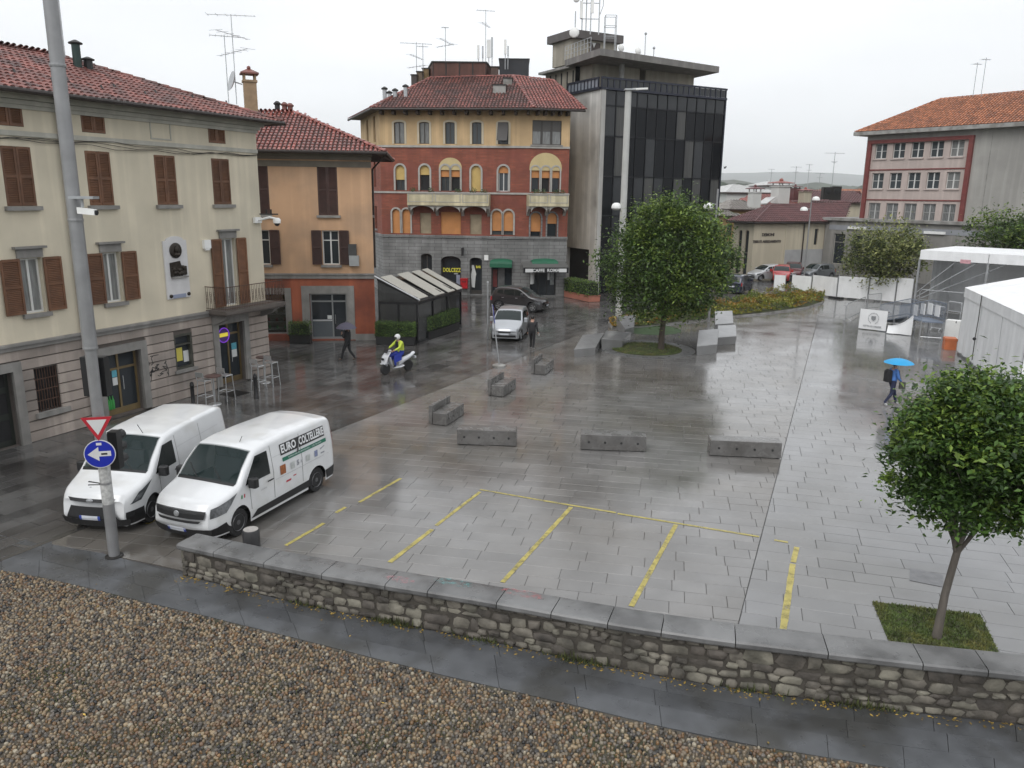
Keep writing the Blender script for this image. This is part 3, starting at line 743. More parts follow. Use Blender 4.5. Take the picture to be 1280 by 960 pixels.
def window(F, house, s0, s1, z0, z1, style='casement', rec=.20, frame_m=None, pane_m=None, sill=True, lintel=False, shut=None, shut_m=None, sw=None, muntin=0, tr=.0, sill_m=None, rise=0.0, mull=1, bar=.05):
    "a window part with its sub-parts; s, z are the opening"
    frame_m = frame_m or M_winw; pane_m = pane_m or M_pane; sill_m = sill_m or M_trimst
    if shut == 'closed':
        mid = (s0+s1)/2; mb = MB(); mb.fb(F,s0-.03,s1+.03,z0-.02,z0+.0,-.06,-.04); mb.fb(F,s0,s1,z0,z1,-rec,-rec+.02)
        w = mb.build('window', M_dark, house)
        put_shutter(F,w,s0+.005,mid-.006,z0+.01,z1-.01,.01-.05,shut_m); put_shutter(F,w,mid+.006,s1-.005,z0+.01,z1-.01,.01-.05,shut_m)
    else:
        mb = MB(); e = -rec; b = .06
        if rise <= 0:
            mb.fb(F,s0,s1,z0,z0+b,e,e+.05); mb.fb(F,s0,s1,z1-b,z1,e,e+.05); mb.fb(F,s0,s0+b,z0+b,z1-b,e,e+.05); mb.fb(F,s1-b,s1,z0+b,z1-b,e,e+.05)
        else:
            mb.fb(F,s0,s1,z0,z0+b,e,e+.05); mb.fb(F,s0,s0+b,z0+b,z1,e,e+.05); mb.fb(F,s1-b,s1,z0+b,z1,e,e+.05)
            ar = arc_pts(s0,s1,z1,rise); ai = arc_pts(s0+b,s1-b,z1,max(.01,rise-b))
            for k in range(len(ar)-1): mb.prism([F.pt(*ar[k],e),F.pt(*ar[k+1],e),F.pt(*ai[k+1],e),F.pt(*ai[k],e)], F.n*.05)
        for k in range(mull):
            c_ = s0+(s1-s0)*(k+1)/(mull+1); mb.fb(F,c_-bar/2-.012,c_+bar/2+.012,z0+b,z1-b+ (rise*.6 if mull else 0),e-.005,e+.058)
        for k in range(muntin):
            zc = z0+(z1-z0)*(k+1)/(muntin+1); mb.fb(F,s0+b,s1-b,zc-.02,zc+.02,e,e+.045)
        if tr: mb.fb(F,s0+b,s1-b,z1-tr,z1-tr+.05,e,e+.06)
        w = mb.build('window', frame_m, house)
        pm_ = MB()
        if rise > 0:
            pts = [F.pt(s0,z0,e+.012),F.pt(s1,z0,e+.012)]+[F.pt(x,z,e+.012) for x,z in reversed(arc_pts(s0,s1,z1,rise))]
            pm_.poly(pts)
        else:
            edges = [s0]+[s0+(s1-s0)*(k+1)/(mull+1) for k in range(mull)]+[s1]
            for k in range(len(edges)-1):
                p2 = MB(); p2.fb(F,edges[k]+.01,edges[k+1]-.01,z0+.02,z1-.02,e+.006,e+.016); p2.build('pane', pane_m, w)
        if pm_.v: pm_.build('pane', pane_m, w)
        if shut == 'open':
            sw = sw or (s1-s0)/2
            put_shutter(F,w,s0-sw-.02,s0-.02,z0+.02,z1-.0,.06,shut_m); put_shutter(F,w,s1+.02,s1+sw+.02,z0+.02,z1-.0,.06,shut_m)
    if sill:
        mb = MB(); mb.fb(F,s0-.10,s1+.10,z0-.13,z0-.004,-.16,.13); mb.build('sill', sill_m, w)
    if lintel:
        mb = MB(); mb.fb(F,s0-.06,s1+.06,z1+.02,z1+.30,.002,.07); mb.fb(F,s0-.16,s1+.16,z1+.30,z1+.37,.002,.17); mb.build('lintel', sill_m, w)
    return w
def antenna(name, base, h, label, rods=((.9,1.6),), yaw=0.3, group=None, r=.022, mt=None):
    "TV mast with crossed-rod aerials; rods: (fraction of height, length)"
    t = thing(name, base, label, 'antenna', group); b = Vector(base); mt = mt or M_steel
    MB().tube([b-Vector((0,0,.3)),b+Vector((0,0,h))], r, 6).build('mast', mt, t)
    for k,(f,l) in enumerate(rods):
        a = yaw+k*1.1; u = Vector((cos(a),sin(a),0)); v = Vector((-sin(a),cos(a),0)); c_ = b+Vector((0,0,h*f)); mb = MB()
        mb.tube([c_-u*l/2,c_+u*l/2], r*.7, 5); n = 6
        for i in range(n):
            p = c_+u*(l*(i/(n-1)-.5)); q = .16+.22*(1-i/(n-1)); mb.tube([p-v*q,p+v*q], r*.45, 4)
        mb.build('aerial', mt, t)
    return t

# ------------------------------------------------------------------ cream corner house
A1 = V2(G(338,467)); _d = (V2(G(269,488))-V2(G(31,557))).normalized(); A0 = A1-_d*21.0
FA = Fac(A0,A1); LA = FA.L
zbelt = (FA.px(20,436)[1]+FA.px(259,387)[1])/2; zeave = (FA.px(20,117)[1]+FA.px(300,149)[1])/2; zstr = (FA.px(0,170)[1]+FA.px(317,184)[1])/2
print('house A belt %.2f eave %.2f string %.2f' % (zbelt,zeave,zstr))
hA = thing('corner_house', (*FA.pt(LA/2,0,-5)[:2],0), 'cream three storey corner house with brown shutters and rusticated stone ground floor', 'house')
A_up = []   # openings above the belt
R3 = [FA.rect(*q) for q in ((-8,129,28,159),(101,138,131,167),(260,153,281,177))]
blind = FA.rect(187,148,213,173)
R2 = [FA.rect(*q) for q in ((3,186,44,262),(109,190,140,257),(195,194,220,255),(266,196,287,253))]
R1 = [FA.rect(*q) for q in ((26,324,56,392),(130,314,151,378))]
RD = FA.rect(278,298,296,384); RD = (RD[0],RD[1],zbelt+.12,RD[3])
def even(rs):
    z0 = sum(r_[2] for r_ in rs)/len(rs); z1 = sum(r_[3] for r_ in rs)/len(rs); w = sum(r_[1]-r_[0] for r_ in rs)/len(rs)
    return [((a+b)/2-w/2,(a+b)/2+w/2,z0,z1) for a,b,_,_ in rs]
R3, R2, R1 = even(R3), even(R2), even(R1)
print('A windows', [tuple(round(x,2) for x in r_) for r_ in (R3[1],R2[1],R1[1],RD)])
sp = R2[1][0]-R2[0][0]
for k in (1,2): R3.append((R3[0][0]-sp*k,R3[0][1]-sp*k,*R3[0][2:])); R2.append((R2[0][0]-sp*k,R2[0][1]-sp*k,*R2[0][2:])); R1.append((R1[0][0]-sp*k,R1[0][1]-sp*k,*R1[0][2:]))
up_holes = [r_ for r_ in R3+R2+R1+[RD] if r_[0] > .3]
mb = wall(MB(),FA,0,LA,zbelt,zeave,up_holes)
DA = 10.0
side = Fac(FA.pt(LA,0),FA.pt(LA,0,-DA)); mb.poly([side.pt(0,0),side.pt(DA,0),side.pt(DA,zeave),side.pt(0,zeave)])
mb.poly([FA.pt(0,0,-DA),FA.pt(0,0),FA.pt(0,zeave),FA.pt(0,zeave,-DA)]); mb.poly([FA.pt(LA,0,-DA),FA.pt(0,0,-DA),FA.pt(0,zeave,-DA),FA.pt(LA,zeave,-DA)])
wA = mb.build('wall', M_cream, hA)
mb = MB(); a,b,c_,d_ = blind; mb.fb(FA,a,a+.05,c_,d_,.0,.02); mb.fb(FA,b-.05,b,c_,d_,.0,.02); mb.fb(FA,a,b,d_,d_+.05,.0,.02); mb.fb(FA,a,b,c_-.05,c_,.0,.02); mb.build('blind_window', M_creamT, hA)
mb = MB(); mb.fb(FA,0,LA,zstr-.10,zstr+.05,.002,.05); mb.build('string_course', M_creamT, hA)
mb = MB(); mb.fb(FA,0,LA+.06,zbelt-.16,zbelt-.02,.0,.10); mb.fb(FA,0,LA+.1,zbelt-.02,zbelt+.06,.0,.17); mb.build('belt_course', M_trimst, hA)
mb = MB()
for dz,dd in ((-.46,.06),(-.34,.14),(-.20,.26)): mb.fb(FA,0,LA+dd,zeave+dz,zeave+dz+.13,.0,dd)
mb.fb(FA,-.2,LA+.55,zeave-.06,zeave+.02,-.5,.62); mb.build('cornice', M_creamT, hA)
for i,r_ in enumerate([r_ for r_ in R3 if r_[0] > .3]): window(FA,hA,*r_,shut='closed',shut_m=M_shut,sill=False)
for i,r_ in enumerate([r_ for r_ in R2 if r_[0] > .3]): window(FA,hA,*r_,shut='closed',shut_m=M_shut)
for i,r_ in enumerate([r_ for r_ in R1 if r_[0] > .3]): window(FA,hA,*r_,shut='open',shut_m=M_shut,lintel=True,pane_m=M_curt,sw=.62)
window(FA,hA,*RD,shut='open',shut_m=M_shut,lintel=True,pane_m=M_curt,sw=.55,sill=False)
# ground floor: rusticated courses with openings
GD0 = FA.rect(-34,468,22,570); GD0 = (GD0[0],GD0[1],.0,FA.px(8,466)[1])
GW = FA.rect(44,458,75,513); GS = FA.rect(130,440,178,515); GS = (GS[0],GS[1],.06,GS[3]); GN = FA.rect(218,417,241,461); GB = FA.rect(274,403,306,480); GB = (GB[0],GB[1],.06,min(zbelt-.35,GB[3]))
GW = (GW[0],GW[1],FA.px(60,513)[1],FA.px(57,459)[1])
print('A ground', [tuple(round(x,2) for x in r_) for r_ in (GD0,GW,GS,GN,GB)])
holes = [GD0,GW,GS,GN,GB]
mb = wall(MB(),FA,0,LA,0,zbelt,holes,rec=.3,d=-.03); mb.build('ground_floor_wall', mat('dark_mortar_joint',(.10,.085,.075),.9,var=.2), hA)
nC = 9; ch = (zbelt-.16)/nC
for k in range(nC):
    z0, z1 = k*ch+.012, (k+1)*ch-.012
    if k == 0: z0 = 0.0
    # split each course round the openings
    cuts = sorted([(h[0]-(.30 if h in (GD0,GS,GB) else .0),h[1]+(.30 if h in (GD0,GS,GB) else .0)) for h in holes if h[2]-(0 if h is GW or h is GN else 0) < z1 and h[3]+(.28 if h in (GD0,GS,GB) else 0) > z0])
    x = 0.0
    for c0,c1 in cuts+[(LA,LA)]:
        while x < c0-.02:
            e = min(c0, x+R.uniform(2.2,3.6))
            if c0-e < .8: e = c0
            mb = MB(); P = FA.pt; b = .014
            vs = [P(x,z0,-.03),P(e,z0,-.03),P(e,z1,-.03),P(x,z1,-.03),P(x+b*.3,z0+b,.03),P(e-b*.3,z0+b,.03),P(e-b*.3,z1-b,.03),P(x+b*.3,z1-b,.03)]
            mb.add(vs,[(4,5,6,7),(0,1,5,4),(1,2,6,5),(2,3,7,6),(3,0,4,7)]); mb.build('stone_course', M_stonepink, hA); x = e
        x = max(x,c1)
def surround(F, house, r_, w=.28, d=.09, mt=None, name='door_surround'):
    a,b,z0,z1 = r_; mb = MB(); mb.fb(F,a-w,a,z0,z1+w,-.1,d); mb.fb(F,b,b+w,z0,z1+w,-.1,d); mb.fb(F,a,b,z1,z1+w,-.1,d-.003); return mb.build(name, mt or M_trimst, house)
for h in (GD0,GS,GB): surround(FA,hA,h)
# heavy street door
mb = MB(); mb.fb(FA,GD0[0],GD0[1],0,GD0[3],-.30,-.26); d_ = mb.build('door', mat('dark_green_door',(.018,.022,.018),.5,var=.2), hA); mb = MB()
for k in range(2):
    for j in range(3): a = GD0[0]+.12+k*(GD0[1]-GD0[0])/2; mb.fb(FA,a,a+(GD0[1]-GD0[0])/2-.24,.2+j*.85,.85+j*.85,-.26,-.235)
mb.build('door_panel', M_dark, d_)
# barred window
mb = MB(); mb.fb(FA,GW[0],GW[1],GW[2],GW[3],-.28,-.26); w = mb.build('window', M_dark, hA); mb = MB()
for k in range(9): a = GW[0]+(GW[1]-GW[0])*(k+.5)/9; mb.fb(FA,a-.011,a+.011,GW[2],GW[3],-.06,-.038)
for f in (.25,.5,.75): z = GW[2]+(GW[3]-GW[2])*f; mb.fb(FA,GW[0],GW[1],z-.015,z+.015,-.065,-.034)
mb.build('iron_bars', M_brown_r, w); mb = MB(); mb.fb(FA,GW[0]-.12,GW[1]+.2,GW[2]-.16,GW[2]-.004,-.2,.16); mb.build('sill', M_trimst, w)
# shop door, glazed, brass frame
def shopdoor(F, house, r_, frame, split=.5, transom=.55, name='shop_door', rec=.28, kick=.22):
    a,b,z0,z1 = r_; e = -rec; mb = MB(); t = .08
    mb.fb(F,a,b,z0,z0+kick,e,e+.06); mb.fb(F,a,b,z1-t,z1,e,e+.06); mb.fb(F,a,a+t,z0+kick,z1-t,e,e+.06); mb.fb(F,b-t,b,z0+kick,z1-t,e,e+.06)
    m_ = a+(b-a)*split; mb.fb(F,m_-t*.5,m_+t*.5,z0+kick,z1-t,e-.004,e+.066); mb.fb(F,a+t,b-t,z1-transom-t,z1-transom,e-.002,e+.062)
    o = mb.build(name, frame, house)
    for (x0,x1) in ((a+t,m_-t*.5),(m_+t*.5,b-t)):
        for (q0,q1) in ((z0+kick,z1-transom-t),(z1-transom,z1-t)): p_ = MB(); p_.fb(F,x0,x1,q0,q1,e+.02,e+.03); p_.build('pane', M_glass, o)
    h_ = MB(); h_.tube([F.pt(m_+.14,z0+.85,e+.1),F.pt(m_+.14,z0+1.35,e+.1)],.014,6); h_.build('handle', M_alu, o)
    return o
def decal(F, s0, s1, z0, z1, d, mt, parent, name='poster'):
    mb = MB(); mb.fb(F,s0,s1,z0,z1,d,d+.006); return mb.build(name, mt, parent)
M_paper = mat('paper_white', (.62,.63,.62), .6, var=.05); M_pblue = mat('poster_blue', (.05,.16,.40), .5, var=.3, vs=9); M_pcy = mat('poster_cyan', (.10,.36,.45), .5, var=.2, vs=9); M_pyel = mat('poster_yellow', (.60,.52,.10), .5, var=.1); M_pgrn = mat('bottle_green', (.04,.30,.06), .3, var=.2)
sd_ = shopdoor(FA,hA,GS,M_wood_br)
w_ = GS[1]-GS[0]
decal(FA,GS[0]+.12*w_,GS[0]+.25*w_,GS[2]+1.75,GS[2]+2.05,-.245,M_pblue,sd_); decal(FA,GS[0]+.34*w_,GS[0]+.47*w_,GS[2]+1.35,GS[2]+1.62,-.245,M_pcy,sd_); decal(FA,GS[0]+.34*w_,GS[0]+.47*w_,GS[2]+1.05,GS[2]+1.33,-.245,M_paper,sd_)
for f in (.08,.14,.20,.27): mb = MB(); c_ = FA.pt(GS[0]+f*w_,GS[2]+.23,-.2); mb.lathe([(.05,0),(.055,.05),(.055,.3),(.02,.4),(.02,.48)],c_,8); mb.build('bottle', M_pgrn, sd_, smooth=True)
bd_ = shopdoor(FA,hA,GB,M_wood_br,split=.52,transom=.45,name='bar_door'); w_ = GB[1]-GB[0]
decal(FA,GB[0]+.66*w_,GB[0]+.86*w_,GB[2]+1.35,GB[2]+1.62,-.245,M_pcy,bd_); decal(FA,GB[0]+.66*w_,GB[0]+.86*w_,GB[2]+1.02,GB[2]+1.34,-.245,M_paper,bd_)
# notice window
mb = MB(); a,b,z0,z1 = GN; t = .09
mb.fb(FA,a,b,z0,z0+t,-.2,.0); mb.fb(FA,a,b,z1-t,z1,-.2,.0); mb.fb(FA,a,a+t,z0+t,z1-t,-.2,.0); mb.fb(FA,b-t,b,z0+t,z1-t,-.2,.0); mb.fb(FA,a+t,b-t,z0+(z1-z0)*.68,z0+(z1-z0)*.68+.05,-.2,-.01)
nw = mb.build('window', mat('dark_green_frame',(.05,.05,.04),.5,var=.2), hA); mb = MB(); mb.fb(FA,a+t,b-t,z0+t,z1-t,-.2,-.15); mb.build('pane', M_glass, nw)
decal(FA,a+.16,a+.50,z0+.3,z0+.82,-.145,M_pyel,nw); decal(FA,a+.55,a+.82,z0+.22,z0+.66,-.145,M_paper,nw); mb = MB(); mb.fb(FA,a-.1,b+.1,z0-.12,z0-.004,-.1,.12); mb.build('sill', M_trimst, nw)
# graffiti scrawl on the stone
gr = MB(); gs, gz = FA.px(197,460); pr_ = None
for q in range(7):
    pts = []; x, z = gs+R.uniform(-.35,.3), gz+R.uniform(-.35,.3)
    for i in range(9): x += R.gauss(0,.11); z += R.gauss(0,.12); pts.append((min(gs+.45,max(gs-.45,x)),min(gz+.5,max(gz-.5,z))))
    for i in range(8):
        (x0,z0),(x1,z1) = pts[i],pts[i+1]; dx, dz = x1-x0, z1-z0; l_ = hypot(dx,dz) or 1; nx, nz = -dz/l_*.014, dx/l_*.014
        gr.poly([FA.pt(x0-nx,z0-nz,.036),FA.pt(x1-nx,z1-nz,.036),FA.pt(x1+nx,z1+nz,.036),FA.pt(x0+nx,z0+nz,.036)])
gr.build('graffiti', mat('black_spray',(.02,.02,.02),.6,var=0), hA)
# oval neon sign in the bar door
ns = thing('neon_sign', FA.pt(*FA.px(279,419),-.2), 'oval purple neon sign with yellow centre glowing in the bar doorway', 'sign'); c0 = FA.px(279.5,419,-.2)
M_np, M_ny = emat('purple_neon',(.20,.05,.55),.55), emat('yellow_neon',(.7,.58,.06),.5); mb = MB()
mb.tube([FA.pt(c0[0]+.30*cos(2*pi*k/18),c0[1]+.30*sin(2*pi*k/18),-.19) for k in range(19)],.022,6); mb.build('ring', M_np, ns); mb = MB(); mb.fb(FA,c0[0]-.24,c0[0]+.22,c0[1]-.06,c0[1]+.09,-.20,-.17); mb.build('panel', M_ny, ns)
mb = MB(); mb.lathe([(.29,0),(.29,.03)],FA.pt(c0[0],c0[1],-.24),18,FA.n); mb.build('backplate', mat('purple_plate',(.10,.04,.22),.4,var=0), ns)
# balcony
bs0 = FA.px(257,384)[0]; bs1 = LA+.05; bz = FA.px(275,386)[1]; bz = zbelt-.02
mb = MB(); mb.fb(FA,bs0,bs1,bz-.02,bz+.12,.0,1.05); mb.fb(FA,bs0+.06,bs1-.06,bz-.09,bz-.02,.0,.98); bal = mb.build('balcony', mat('stained_slab',(.10,.085,.075),.8,var=.25,vs=3), hA)
for f in (.1,.9):
    a = bs0+(bs1-bs0)*f; mb = MB(); mb.prism([FA.pt(a-.12,bz-.1,.0),FA.pt(a-.12,bz-.1,.85),FA.pt(a-.12,bz-.28,.7),FA.pt(a-.12,bz-.55,.0)], FA.u*.24); mb.build('bracket', M_trimst, bal)
rl = MB(); zt = bz+1.05
for d in (.98,): rl.tube([FA.pt(bs0+.04,zt,0),FA.pt(bs0+.04,zt,d),FA.pt(bs1-.04,zt,d),FA.pt(bs1-.04,zt,0)],.018,5); rl.tube([FA.pt(bs0+.04,bz+.2,0),FA.pt(bs0+.04,bz+.2,d),FA.pt(bs1-.04,bz+.2,d),FA.pt(bs1-.04,bz+.2,0)],.012,5)
def scroll(p, e, n=9):
    pts = [];
    for k in range(n): t = k/(n-1)*2*pi; pts.append(p+e*(.05*sin(t)*(1 if k < n/2 else 1))+Vector((0,0,.25+.62*k/(n-1)-.0)))
    return pts
def rail_run(p, q):
    n = int((q-p).length/.095); e = (q-p).normalized()
    for i in range(n+1):
        b = p+(q-p)*(i/n); rl.tube([b+Vector((0,0,.14)),b+Vector((0,0,1.05))],.008,4)
        if i % 2 == 0:
            c_ = b+e*.0475
            rl.tube([c_+e*(.042*cos(t))+Vector((0,0,.45+.042*sin(t)+0)) for t in [k*pi/4 for k in range(9)]],.008,4); rl.tube([c_+e*(.042*cos(t))+Vector((0,0,.80+.042*sin(t))) for t in [k*pi/4 for k in range(9)]],.008,4)
            rl.tube([c_-e*.04+Vector((0,0,.49)),c_+e*.04+Vector((0,0,.76))],.007,4); rl.tube([c_+e*.04+Vector((0,0,.49)),c_-e*.04+Vector((0,0,.76))],.007,4)
def up(p): return Vector((p.x,p.y,bz))
rail_run(up(FA.pt(bs0+.04,0,.03)),up(FA.pt(bs0+.04,0,.98))); rail_run(up(FA.pt(bs0+.04,0,.98)),up(FA.pt(bs1-.04,0,.98))); rail_run(up(FA.pt(bs1-.04,0,.98)),up(FA.pt(bs1-.04,0,.03)))
rl.build('railing', M_brown_r, bal)
# downpipe
ds = FA.px(70,150)[0]; mb = MB(); mb.tube([FA.pt(ds,zeave-.15,.5),FA.pt(ds,zeave-.5,.12),FA.pt(ds,zbelt+.3,.10),FA.pt(ds,zbelt-.3,.24),FA.pt(ds,.1,.12)],.055,8); mb.build('downpipe', M_gutter, hA, smooth=True)
# cables along the facade
mb = MB()
for k in range(3):
    pts = [FA.pt(LA*t/24, zstr-.16-.05*k-.10*sin(t*1.3+k)*sin(t*.7), .05+.01*k) for t in range(25)]; mb.tube(pts,.012,4)
mb.build('facade_cable', M_iron, hA)
# roof: hipped at the corner
OV = .75; Dh = 5.0; zr = FA.px(60,69,-Dh)[1]; rise_ = max(1.4,min(2.6,zr-zeave)); print('A ridge', zr, rise_)
sl = hypot(Dh+OV,rise_); v_ = ((-FA.n)*(Dh+OV)+Vector((0,0,rise_)))/sl; o_ = FA.pt(-1.0,zeave+.02,OV); Lr = LA+1.0+OV
hipb = Dh+OV; rf = roof_plane(hA,None,o_,FA.u,v_,[(0,0),(Lr,0),(Lr-hipb,sl),(0,sl)],M_tileA,seed=3)
u2 = -FA.n; v2 = ((-FA.u)*hipb+Vector((0,0,rise_)))/sl
roof_plane(hA,rf,FA.pt(LA+OV,zeave+.02,OV),u2,v2,[(0,0),(2*hipb,0),(hipb,sl)],M_tileA,seed=4)
roof_plane(hA,rf,FA.pt(LA+OV,zeave+.02,-2*Dh-OV),-FA.u,(FA.n*(Dh+OV)+Vector((0,0,rise_)))/sl,[(0,0),(Lr,0),(Lr,sl),(hipb,sl)],M_tileA,seed=5)
apex = FA.pt(LA-Dh,zeave+.02+rise_,-Dh); mb = MB(); ridge(mb,FA.pt(-1,zeave+.02+rise_,-Dh),apex); ridge(mb,FA.pt(LA+OV,zeave+.05,OV),apex); ridge(mb,FA.pt(LA+OV,zeave+.05,-2*Dh-OV),apex); mb.build('ridge_tiles', M_tileA, rf, smooth=True)
mb = MB(); gp = [FA.pt(-1,zeave-.02,OV+.07),FA.pt(LA+OV+.07,zeave-.02,OV+.07),FA.pt(LA+OV+.07,zeave-.02,-2*Dh-OV)]; mb.tube(gp,.085,8); mb.build('gutter', M_gutter, rf, smooth=True)
mb = MB()   # snow guards
for i in range(24):
    a = .8+i*.9; p = o_+FA.u*a+v_*(1.25+.5*(i%2)); q = p+v_*.12+Vector((0,0,.16)); mb.tube([p,q],.035,4)
mb.build('snow_guard', M_iron, rf)
def on_roofA(px, d): s_, z_ = FA.px(px, 80, d); return s_
# flue pipes and chimney
b = FA.pt(FA.px(98,90,-3.4)[0],zeave+.02+rise_*((3.4+OV)/(Dh+OV)),-3.4)
t = thing('flue_pipe', b, 'dark metal flue pipe with cap standing on the cream house roof', 'flue'); MB().tube([b-Vector((0,0,.3)),b+Vector((0,0,.85))],.15,10).build('pipe', mat('green_flue',(.03,.05,.045),.4,.5,var=.2), t, smooth=True); MB().lathe([(.24,.84),(.25,.88),(.05,.98)],b,10).build('cap', M_iron, t)
b2 = b+FA.u*.45-Vector((0,0,.25)); t = thing('flue_pipe', b2, 'shorter capped flue pipe beside the taller one on the cream house roof', 'flue'); MB().tube([b2-Vector((0,0,.3)),b2+Vector((0,0,.6))],.16,10).build('pipe', M_black, t, smooth=True); MB().lathe([(.23,.6),(.24,.64),(.05,.72)],b2,10).build('cap', M_iron, t)
def chimney(name, base, w, h, label, mt, capm, yaw=0.0, roof=True):
    t = thing(name, base, label, 'chimney'); b = Vector(base); M = Matrix.Translation(b) @ Matrix.Rotation(yaw,4,'Z')
    mb = MB(); mb.box(-w/2,w/2,-w/2,w/2,-.8,h*.62); mb.box(-w*.58,w*.58,-w*.58,w*.58,h*.62,h*.68); mb.xf(M).build('stack', mt, t)
    for x in (-1,1):
        for y in (-1,1): mb = MB(); mb.box(x*w*.42-.05,x*w*.42+.05,y*w*.42-.05,y*w*.42+.05,h*.68,h*.86); mb.xf(M).build('cap_post', mt, t)
    mb = MB(); q = w*.72
    mb.add([(-q,-q,h*.84),(q,-q,h*.84),(q,q,h*.84),(-q,q,h*.84),(-q,-q,h*.88),(q,-q,h*.88),(q,q,h*.88),(-q,q,h*.88),(-q*.2,0,h),(q*.2,0,h)],[(0,3,2,1),(0,1,5,4),(1,2,6,5),(2,3,7,6),(3,0,4,7),(4,5,9,8),(5,6,9),(6,7,8,9),(7,4,8)]); mb.ball((0,0,h+.05),w*.16); mb.xf(M).build('cap', capm, t); return t
d0 = -6.2; s_ = FA.px(313,120,d0)[0]; zc = FA.px(313,131,d0)[1]
chimney('chimney', FA.pt(s_,zc,d0), .62, 1.75, 'tan plastered chimney with small tiled cap behind the cream house roof', mat('tan_chimney',(.30,.21,.13),.8,var=.2,vs=3), M_tileA, yaw=.4)
d0 = -5.2; s_ = FA.px(294,100,d0)[0]; zc = FA.px(294,122,d0)[1]; ht = FA.px(289,18,d0)[1]-zc
antenna('tv_antenna', FA.pt(s_,zc,d0), ht, 'tall television mast with three crossed aerials beside the tan chimney', rods=((.99,2.2),(.76,2.4),(.55,3.0)), yaw=.15)
s_ = FA.px(284,100,d0)[0]; antenna('tv_antenna', FA.pt(s_,zc-.1,d0), ht*.76, 'shorter television mast standing close to the three aerial mast', rods=((.98,1.3),), yaw=.4)
dsh = thing('satellite_dish', FA.pt(FA.px(291,104,d0)[0],zc+.5,d0), 'grey satellite dish fixed low on the mast by the tan chimney', 'satellite dish'); c_ = FA.pt(FA.px(289,104,d0)[0],zc+.75,d0); MB().lathe([(.48,.0),(.36,-.07),(.18,-.12),(.01,-.13)],c_,16,(-.8,-.55,.25)).build('dish', M_steel, dsh, smooth=True); MB().tube([c_,c_+Vector((.5,.1,-.15))],.03,6).build('arm', M_steel, dsh)
d0 = -4.6; s_ = FA.px(80,60,d0)[0]; zc = FA.px(82,72,d0)[1]; antenna('tv_antenna', FA.pt(s_,zc,d0), FA.px(74,0,d0)[1]-zc+.6, 'television mast rising behind the lamp post on the cream house ridge', rods=((.88,1.6),), yaw=.2)
# memorial plaque
pq = FA.rect(205,297,234,373); pl = thing('memorial_plaque', FA.pt((pq[0]+pq[1])/2,pq[2],.03), 'white marble memorial plaque with bronze portrait and relief on the cream wall', 'plaque')
a,b,z0,z1 = pq; mb = MB(); mb.prism([FA.pt(a,z0,.0),FA.pt(b,z0,.0),FA.pt(b,z1-.1,.0)]+[FA.pt((a+b)/2+(b-a)*.38*cos(t),z1-.1+.16*sin(t),.0) for t in [k*pi/8 for k in range(9)]]+[FA.pt(a,z1-.1,.0)], FA.n*.06); mb.build('slab', mat('white_marble',(.58,.57,.57),.4,var=.07,vs=3), pl)
M_brz = mat('bronze',(.035,.028,.022),.4,.6,var=.3,vs=12); cx, cz = FA.px(217.5,313); mb = MB(); mb.lathe([(.28,.06),(.29,.09),(.25,.115),(.1,.12)],FA.pt(cx,cz,0),18,FA.n); mb.ball(FA.pt(cx,cz+.03,.12),.10,.10,.16); mb.ball(FA.pt(cx,cz-.15,.10),.17,.12,.10); mb.build('medallion', M_brz, pl, smooth=True)
q = FA.rect(211,326,231,345); mb = MB(); mb.prism([FA.pt(q[0],q[2],.06),FA.pt(q[1],q[2]+.03,.06),FA.pt(q[1],q[2]+.35,.06),FA.pt(q[1]-.25,q[2]+.4,.06),FA.pt(q[1]-.3,q[3],.06),FA.pt(q[0],q[3]-.05,.06)],FA.n*.05)
for k in range(9): mb.ball(FA.pt(R.uniform(q[0]+.1,q[1]-.15),R.uniform(q[2]+.08,q[2]+.32),.11),.07,.05,.09)
mb.build('relief', M_brz, pl, smooth=True); mb = MB(); mb.fb(FA,q[0]+.02,q[1]+.02,q[2]-.07,q[2]-.01,.06,.15); mb.build('ledge', M_trimst, pl)
for (px_,py_) in ((212.5,372),(234.5,368.5)): c_ = FA.px(px_,py_); mb = MB(); mb.lathe([(.07,.06),(.07,.1),(.03,.13)],FA.pt(c_[0],c_[1]+.05,0),10,FA.n); mb.build('stud', M_brz, pl)
c_ = FA.rect(215,368,231,372); mb = MB(); mb.fb(FA,c_[0],c_[1],c_[2],c_[3]+.02,.061,.075); mb.build('nameplate', mat('blue_grey_plate',(.24,.27,.36),.5,var=.1), pl)
# alarm box, small wall lamps
c_ = FA.px(257,305); t = MB(); t.fb(FA,c_[0]-.17,c_[0]+.17,c_[1]-.17,c_[1]+.16,.0,.12); t.fb(FA,c_[0]-.11,c_[0]+.11,c_[1]-.24,c_[1]-.17,.02,.1); tag(t.build('alarm_box', M_white), 'small white alarm box on the cream wall beside the balcony door', 'alarm box')
# dome camera on the corner
c_ = FA.pt(LA,FA.px(322,275)[1],.02); dc = thing('dome_camera', c_, 'white dome security camera on a bracket at the corner of the cream house', 'camera'); mb = MB(); mb.fb(FA,LA-.5,LA-.1,c_.z-.12,c_.z+.12,.02,.14); mb.tube([c_+FA.n*.1-FA.u*.3,c_+FA.n*.55-FA.u*.1+Vector((0,0,.12)),c_+FA.n*.75+FA.u*.1+Vector((0,0,.05))],.05,6); mb.build('arm', M_white, dc); e = c_+FA.n*.75+FA.u*.1
mb = MB(); mb.lathe([(.15,-.12),(.16,.02),(.10,.1)],e,12); mb.build('housing', M_white, dc, smooth=True); mb = MB(); mb.ball((e.x,e.y,e.z-.13),.12); mb.build('dome', M_black, dc, smooth=True)
mb = MB(); mb.tube([c_+Vector((0,0,.25))+FA.n*.1-FA.u*.2,c_+Vector((0,0,.25))+FA.n*.75+FA.u*.2],.03,5)
